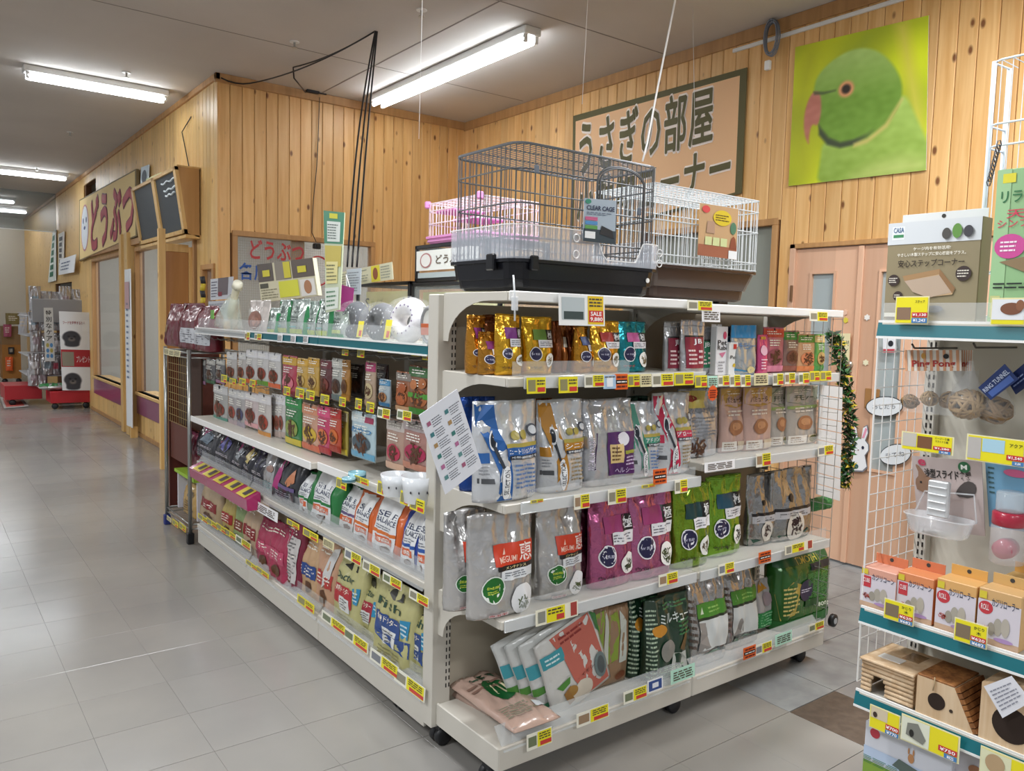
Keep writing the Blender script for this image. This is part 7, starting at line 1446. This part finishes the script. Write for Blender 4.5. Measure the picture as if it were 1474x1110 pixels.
cyl('clear_cup', .044, zD, A(1450, 757, 0, RX+.12).z, M('#e9e6ea', .08, 0, .5, .3)); g = G(); g.lathe([(.008, -.03), (.026, -.026), (.029, 0), (.026, .026), (.008, .03)], (RX+.12, yb0, A(1450, 790, 0, RX+.12).z), 20, 'x'); g.build('red_disc', M('#a8304a', .3, 0, .4), t, True, True)
# gnawing block boxes
def cube(label, box, body, top, kind, val=RX+.02):
    return carton('gnawing_block_box', label, 'box', box, 0, val, .604, .075, M(body, .5), [('r', -1, 0, 1, .8, '#d3cdd6'), ('r', -1, 0, 1, .12, '#c3a48a'), ('t', -.35, .72, .9, .86, 'カジリローラー' if kind == 'RO' else 'カジリコーン', '#2c3a54'), ('r', -.9, .5, -.4, .78, '#c23a44') if kind == 'CU' else ('d', -.62, .66, .34, '#c23a44'), ('t', -.84, .62, -.46, .72, 'CUBE' if kind == 'CU' else 'ROLL', '#f4e4e4'), ('r', -.95, .82, -.6, .95, '#d6c43c'),
        ('o', .0, .36, .2, .16, '#a8a296'), ('o', .35, .38, .2, .17, '#b3aca0'), ('o', -.3, .3, .18, .12, '#9a9488'), ('o', .3, .14, .45, .04, '#a88ab8'), ('k', -.6, .28, .2, '#b84a3c')], (.03, M(top, .5)))
cube('pinkish gnawing block box with a red square logo, farthest left on the right shelf', (1239, 1290, 820, 866), '#d9a08c', '#cf7a54', 'CU'); cube('orange gnawing block box with a red square logo, second on the right shelf', (1291, 1344, 828, 878), '#d98a5a', '#cf7a54', 'CU', RX+.025)
cube('yellow-tan gnawing block box with a round red logo, third on the right shelf', (1347, 1405, 838, 900), '#d9a868', '#d6a458', 'RO', RX+.02); cube('tan gnawing block box with a round red logo, fourth on the right shelf', (1407, 1470, 852, 918), '#d0a872', '#c9a468', 'RO', RX+.02)
carton('gnawing_block_box', 'tan gnawing block box in the back row, farthest right on the right shelf', 'box', (1440, 1500, 835, 880), 0, RX+.13, .604, .075, M('#c9a468', .5), [('r', -1, 0, 1, .8, '#d3cdd6')], (.03, M('#d6a458', .5)))
# wooden houses
def fp_(px, py, x=RX+.02): return A(px, py, 0, x)
t = thing('log_house', 'small log-sided wooden hamster house with an arched doorway', 'pet house', (RX+.1, 1.13, .342)); y1_, y0_ = fp_(1240, 990).y, fp_(1316, 990).y; z1_ = fp_(1275, 957).z
for k in range(7):
    z0_, z2_ = .344+(z1_-.35)*k/7, .344+(z1_-.35)*(k+1)/7; r = (z2_-z0_)/2; g = G()
    ya, yb2 = y0_+.0, y1_; d0, d1 = y1_-.075, y1_-.03
    segs = [(ya, yb2)] if k >= 4 else [(ya, d0+(.006 if k == 3 else 0)), (d1-(.006 if k == 3 else 0), yb2)]
    for a_, b_ in segs: g.tube([(RX+.02, a_, z0_+r), (RX+.02, b_, z0_+r)], r, 10)
    g.build('log', LIGHTWOOD, t, True, True)
G().cbox(RX+.022, RX+.026, y0_, d0, .344, z1_-.004).build('front_panel', LIGHTWOOD, t, world=True); G().cbox(RX+.022, RX+.19, y0_, y0_+.006, .344, z1_-.004).build('side_panel', LIGHTWOOD, t, world=True); G().cbox(RX+.022, RX+.19, y1_-.006, y1_, .344, z1_-.004).build('side_panel', LIGHTWOOD, t, world=True)
G().cbox(RX+.184, RX+.19, y0_, y1_, .344, z1_-.004).build('back_wall', LIGHTWOOD, t, world=True); G().cbox(RX+.004, RX+.195, y0_-.003, y1_+.003, z1_-.004, z1_+.004).build('roof_board', LIGHTWOOD, t, world=True)
G().cbox(RX+.05, RX+.09, y0_+.06, y0_+.13, z1_+.004, z1_+.006).build('paper_label', WHITE, t, world=True); G().cbox(RX+.1, RX+.17, y0_+.03, y0_+.08, z1_+.004, z1_+.005).build('tape_strip', clear('#b08a5c', .5), t, world=True)
def disc_front(t, x, cy, cz, r, mt, nm): g = G(); g.lathe([(r, -.0008), (r, 0)], (x, cy, cz), 28, 'x'); return g.build(nm, mt, t, world=True)
t = thing('sloping_house', 'wooden house with a round hole and a bark step slope on its right side', 'pet house', (RX+.1, .95, .342)); XX = RX+.01
q = [fp_(1321, 970, XX), fp_(1374, 992, XX), fp_(1401, 1058, XX), fp_(1317, 1025, XX)]; zb_ = .343; y_l = (q[0].y+q[3].y)/2; y_t = q[1].y; y_r = q[2].y; zt_ = (q[0].z+q[1].z)/2
g = G(); g.prism([(XX, y_l, zb_), (XX, y_r, zb_), (XX, y_t, zt_), (XX, y_l, zt_)], (.15, 0, 0)); g.build('house_body', LIGHTWOOD, t, world=True)
g = G(); g.cbox(XX, XX+.155, y_t, y_l, zt_, zt_+.006); g.build('roof_board', BARK, t, world=True)
for k in range(8): f0, f1 = k/8+.01, (k+.9)/8; g = G(); a_ = Vector((XX+.0, y_t+(y_r-y_t)*f0, zt_+(zb_-zt_)*f0)); b_ = Vector((XX, y_t+(y_r-y_t)*f1, zt_+(zb_-zt_)*f1)); o = Vector((0, -.012, .006)); g.prism([a_, b_, b_+o, a_+o], (.15, 0, 0)); g.build('bark_step', BARK, t, world=True)
c = fp_(1348, 1010, XX); disc_front(t, XX-.0005, c.y, c.z, .024, M('#2a1c14', .9), 'round_doorway'); c = fp_(1369, 1024, XX); disc_front(t, XX-.0005, c.y, c.z, .005, M('#3a2c22', .7), 'burned_mark')
g = G(); c = fp_(1345, 985, XX-.004); g.tube([c+Vector((0, 0, .02)), c, c+Vector((0, .003, -.02))], .0018, 5); g.build('twine', M('#b09a78', .7), t, True, True)
t = thing('hollow_house', 'large wooden house with a big round hole and a paper tag at the right edge', 'pet house', (RX+.1, .75, .342)); y_l = fp_(1410, 1030, XX).y; zt_ = fp_(1425, 985, XX).z
g = G(); g.prism([(XX, y_l, zb_), (XX, y_l-.25, zb_), (XX, y_l-.25, zt_+.02), (XX, y_l-.13, zt_+.035), (XX, y_l-.03, zt_+.01), (XX, y_l, zt_)], (.16, 0, 0)); g.build('house_body', LIGHTWOOD, t, world=True)
c = fp_(1456, 1045, XX); disc_front(t, XX-.0005, c.y, c.z, .048, M('#2a1c14', .9), 'round_doorway')
P = [fp_(1416, 988, XX-.02), fp_(1456, 973, XX-.02), fp_(1485, 1010, XX-.02), fp_(1443, 1034, XX-.02)]; g = G(); g.prism(P, (.0008, 0, 0)); g.build('paper_tag', M('#dcdde4', .5), t, world=True); board_fine(t, P, Vector((-1, 0, 0)), .1, .15, .9, .85, 6, M('#8a8c98', .5), .001, 4)
# big boxes on the bottom
t = carton('hay_rack_box', 'big white box with a grass scene and a rabbit at the bottom right', 'box', (1241, 1369, 1062, 1180), 0, RX+.03, .042, .22, M('#d6d9e2', .5), [('r', -1, 0, 1, .4, '#7fa03c'), ('f', -1, .36, .2, .48, '#3f7a4a', 5), ('r', -1, .45, 1, .62, '#b9cbe4'), ('d', -.75, .86, .12, '#b83a48'), ('o', .12, .72, .07, .07, '#c08a5c'), ('o', .06, .82, .02, .05, '#c08a5c'), ('o', .17, .82, .02, .05, '#c08a5c'), ('p', [(-.3, .5), (-.15, .64), (.35, .58), (.3, .42)], '#5a6a64'), ('t', -.2, .3, .5, .44, '牧草入れ', '#2a3a2c')])
carton('hay_rack_box', 'white box with small prints, second at the bottom right', 'box', (1371, 1480, 1095, 1180), 0, RX+.05, .042, .2, M('#c9c6cc', .5), [('o', -.4, .8, .2, .06, '#b07a54'), ('o', .1, .8, .2, .06, '#8a6a54')])
# ------------------------------------------------------------------ door side things
t, P, n = poly_board('bunny_cutout', 'white bunny cutout with pink ears stuck on the laminate door', 'cutout', ((1221, 608), (1254, 612), (1250, 682), (1219, 678)), 0, XD-.02, M('#e9ecf0', .5), .002)
t.children[0].data.clear_geometry(); ow = [(.25, .0), (.75, .02), (.95, .12), (.82, .36), (.98, .48), (.96, .6), (.8, .68), (.92, .85), (.85, 1.0), (.68, .95), (.62, .7), (.45, .7), (.35, .95), (.18, 1.0), (.12, .85), (.25, .66), (.08, .58), (.1, .44), (.3, .36), (.05, .15)]
board_poly(t, P, n, ow, M('#7a7c84', .5), 'outline', .0); board_poly(t, P, n, [(.5+(u-.5)*.9, .5+(v-.5)*.94) for u, v in ow], M('#eceef2', .5), 'paper_body', .001)
for pts, col, nm in (([(.2, .94), (.28, .94), (.38, .72), (.25, .72)], '#e79ab4', 'pink_ear'), ([(.78, .94), (.85, .9), (.74, .72), (.64, .72)], '#e79ab4', 'pink_ear'), (circ(.32, .53, .06, .035), '#1d2440', 'eye'), (circ(.7, .52, .06, .035), '#1d2440', 'eye'), (circ(.5, .46, .03, .015), '#8a6a6a', 'nose'), (circ(.42, .12, .12, .05), '#1f5a54', 'green_bow')): board_poly(t, P, n, pts, M(col, .5), nm, .003)
for q, lab, s in ((((1246, 572), (1300, 569), (1300, 600), (1246, 600)), 'white speech bubble cutout above the bunny on the door', 'あしたも'), (((1266, 642), (1312, 636), (1312, 668), (1266, 672)), 'oval speech bubble cutout right of the bunny on the door', 'きてね')):
    t, P, n = poly_board('speech_bubble', lab, 'cutout', q, 0, XD-.02, M('#e9ecf0', .5), .002); t.children[0].data.clear_geometry(); board_poly(t, P, n, circ(.5, .5, .5, .5), M('#2a2c30', .5), 'outline', .0); board_poly(t, P, n, circ(.5, .5, .475, .46), M('#e3e8ec', .5), 'paper_body', .001); board_text(t, P, n, s, .2, .38, .8, .62, M('#4a4c54', .5), .002, 0)
t, P, n = poly_board('door_notice', 'cream notice with black and red writing stuck beside the door knob', 'notice', ((1207, 480), (1224, 480), (1222, 526), (1205, 522)), 0, XD-.03, M('#e6dcb0', .5), .002); board_text(t, P, n, 'さい!', .1, .6, .9, .8, M('#2c2c24', .5), .002); board_fine(t, P, n, .1, .15, .8, .5, 3, M('#b04a3c', .5), .002, 3)
t, P, n = poly_board('small_sign', 'small black, white and red sign behind the wire grid', 'sign', ((1271, 487), (1290, 486), (1290, 508), (1271, 508)), 0, XD-.02, M('#e6e8ec', .5), .002); board_rect(t, P, n, .02, .02, .98, .26, M('#c03a48', .5), 'red_band'); board_poly(t, P, n, circ(.6, .62, .2, .2), M('#22242c', .5), 'black_figure', .002)
for i, (px, py, col, lab) in enumerate(((1216, 450, '#e8c0a8', 'peach'), (1217, 461, '#e0cf4a', 'yellow'), (1248, 457, '#e9e6e2', 'white'), (1246, 522, '#e9e2c0', 'cream'))):
    c = A(px, py, 0, XD-.006); t = thing('flower_sticker', 'tiny %s flower sticker on the laminate door' % lab, 'sticker', c); g = G(); g.prism([(0, .02*(1 if k % 2 else .72)*math.cos(k*math.pi/6), .02*(1 if k % 2 else .72)*math.sin(k*math.pi/6)) for k in range(12)], (.002, 0, 0)); g.build('sticker', M(col, .5), t)

# ------------------------------------------------------------------ far end of the aisle
RU = thing('red_display', 'red wheeled display stand loaded with silver food bags by the far facade', 'display stand', (1.85, 13.8, 0)); REDM = M('#b0222c', .35)
YR = 13.15; x0_, x1_ = A(73, 580, 1, YR).x, A(131, 580, 1, YR).x
def ru(nm, b, mt=REDM): g = G(); g.cbox(*b, .006); return g.build(nm, mt, RU, world=True)
ru('base', (x0_, x1_, YR, YR+.5, .09, .26)); ru('base', (x0_-.5, x0_-.02, YR+.75, YR+1.5, .09, .3)); ru('back_board', (x1_-.04, x1_, YR+.02, YR+2.2, .26, 1.35), M('#6a1420', .5)); ru('grey_header', (x0_-.15, x1_, YR+.55, YR+.6, 1.25, 1.6), M('#9a9ca0', .4))
for z in (.45, .75, 1.05, 1.35): ru('shelf', (x0_-.2, x1_-.05, YR+.72, YR+2.0, z-.02, z), M('#a9a9ac', .5))
for x in (x0_+.06, x1_-.06, x0_-.4): g = G(); g.lathe([(.03, -.02), (.045, -.012), (.045, .012), (.03, .02)], (x, YR+.05 if x > x0_ else YR+.8, .045), 12, 'y'); g.build('caster', CAST, RU, True, True)
def dogp(U, V):
    C = np.tile(hexc('#e4e6e8'), (len(U), 1)); 
    for (a, b) in ((.34, .36), ):
        m = inpoly(U, V, smooth_poly([(.1, .02), (.6, .02), (.62, .3), (.68, .5), (.55, .78), (.3, .85), (.08, .7), (.02, .45), (.12, .3)], 2), .03); C += m*(hexc('#34343a')-C)
        for (x, y, r) in ((.25, .55, .04), (.45, .55, .04)): C += inpoly(U, V, circ(x, y, r, r*.9), .02)*(hexc('#0c0c10')-C)
        C += inpoly(U, V, circ(.35, .4, .12, .1), .03)*(hexc('#6a6460')-C); C += inpoly(U, V, circ(.35, .44, .05, .035), .02)*(hexc('#101014')-C)
    return C
t, P, n = poly_board('puppy_poster', 'tall white poster board with two black puppy photos and a red panel', 'poster', ((85, 448), (131, 450), (132, 562), (90, 562)), 1, YR-.06, M('#e4e6e8', .5), .02)
f = lambda u, v: (P[3]*(1-u)*(1-v)+P[2]*u*(1-v)+P[1]*u*v+P[0]*(1-u)*v)+n*.002
for v0, v1 in ((.0, .27), (.55, .8)): painted('puppy_photo', f(.03, v0), f(.98, v0), f(.98, v1), f(.03, v1), 50, 40, dogp, t, .5)
board_rect(t, P, n, .0, .3, 1, .52, M('#a8242c', .5), 'red_panel', .002); board_rect(t, P, n, .03, .31, .42, .49, M('#8a8474', .5), 'bag_photo', .003); board_text(t, P, n, 'プレゼント', .5, .36, .95, .44, M('#e6d0d4', .5), .004); board_text(t, P, n, 'フードを変更するなら', .1, .84, .8, .88, M('#a04a4c', .5), .003); board_rect(t, P, n, .7, .76, 1.0, .9, M('#e9ecee', .5), 'white_patch', .003)
t, P, n = poly_board('care_banner', 'narrow white vertical banner of dark characters on the red display', 'banner', ((63, 443), (76, 443), (79, 520), (65, 520)), 1, YR+.3, M('#e0e0dc', .5), .01)
for k, s in enumerate('特別なケア'): board_text(t, P, n, s, .2, .86-k*.12, .8, .95-k*.12, M('#4a4640', .5), .002, .02)
for k in range(6): board_poly(t, P, n, circ(.3+.4*(k % 2), .3-.1*(k//2), .16, .04), M('#5a94c9' if k % 3 else '#c9b85a', .5), 'blue_dot', .002)
rnd = random.Random(11)
for i in range(26):
    r_i, c_i = divmod(i, 6); px = 42+c_i*15+rnd.uniform(-2, 2); yb2 = (448, 476, 507, 540, 556)[r_i]; w_ = rnd.uniform(15, 20); hgt = rnd.uniform(27, 37)
    if r_i == 4: px = 40+c_i*13; hgt = 26
    pack('silver_food_bag', 'silver food bag on the red display, %s from the left of the %s row' % (ORD[c_i], ('top', 'second', 'third', 'fourth', 'lowest')[r_i]), 'bag', (px, px+w_, yb2-hgt, yb2), 1, YR+.62+.04*(i % 3), None, 'stand', .1, foil('#b4b2b4', .4), [('r', -.5, .3, .6, .6, rnd.choice(['#9a8a90', '#c9c6c8', '#a8485a', '#7a8a94']))], group='silver food bags on the red display')
for i, (x_, y_, a_) in enumerate(((72, 560, 0), (84, 563, 6), (96, 566, -5), (108, 566, 4))):
    c = A(x_, y_, 1, YR+.15); t = thing('lying_bag', 'green and silver bag lying on the red base, %s from the left' % ORD[i], 'bag', (c.x, YR+.2, .26)); t.rotation_euler = (R(-90), 0, R(a_)); S = surf('pillow', .3, .25, .1, i+.5, 1); me = body_mesh(S, 'pillow', .1, foil('#bfc2c0', .4)); me.transform(Matrix.Translation((0, -.05, -.1))); link('body', me, t)
    g = decal(S, .3, .25, 'r', (-.9, .05, -.1, .9), 1.4, rnd); g.v = [(v[0], v[1]-.05, v[2]-.1) for v in g.v]; g.build('green_panel', M('#2a7a40', .4), t)
t = thing('brown_cart', 'small brown wire cart with colourful goods at the far left edge', 'cart', (1.45, 18.4, 0)); c0, c1 = A(4, 545, 1, 18).x, A(31, 545, 1, 18).x
G().cbox(c0, c1, 18, 18.5, .1, .75).build('cart_body', M('#a9712f', .6), t, world=True); G().cbox(c0, c1, 18, 18.5, .75, 1.1).build('upper_bin', M('#8a6a44', .6), t, world=True)
for x in (c0+.04, c1-.04): g = G(); g.lathe([(.03, -.02), (.05, 0), (.03, .02)], (x, 18.05, .05), 12, 'y'); g.build('caster', CAST, t, True, True)
for k, (px, py, w_, h_, col, lab, nm) in enumerate(((8, 534, 11, 20, '#e0602a', 'bright orange cloth hanging on the brown cart', 'orange_cloth'), (12, 510, 9, 10, '#1c1c20', 'black pack on the brown cart above the orange cloth', 'black_pack'), (5, 485, 12, 18, '#a8506a', 'pink and white pack on top of the brown cart', 'pink_pack'), (8, 467, 22, 16, '#7a6a3a', 'yellow and black bundle heaped on the brown cart', 'bundle'), (26, 480, 14, 30, '#c3c6d0', 'white paper sheets hanging beside the brown cart', 'paper_sheets'))):
    pack(nm, lab, 'pack', (px, px+w_, py-h_, py), 1, 17.9, None, 'stand', .06, M(col, .6), [('f', -.6, .3, .6, .8, '#d9d0c0', 3)])
t, P, n = poly_board('floor_mat', 'red and white patterned mat on the floor of the far aisle', 'mat', ((0, 572), (30, 571), (42, 585), (6, 588)), 2, .008, M('#b8544c', .7), .0)
t.children[0].data.clear_geometry(); board_rect(t, P, Vector((0, 0, 1)), 0, 0, 1, 1, M('#a9a4a0', .7), 'mat_border', 0); board_rect(t, P, Vector((0, 0, 1)), .1, .1, .85, .85, M('#b8544c', .7), 'mat_field', .001)
finish_tags()
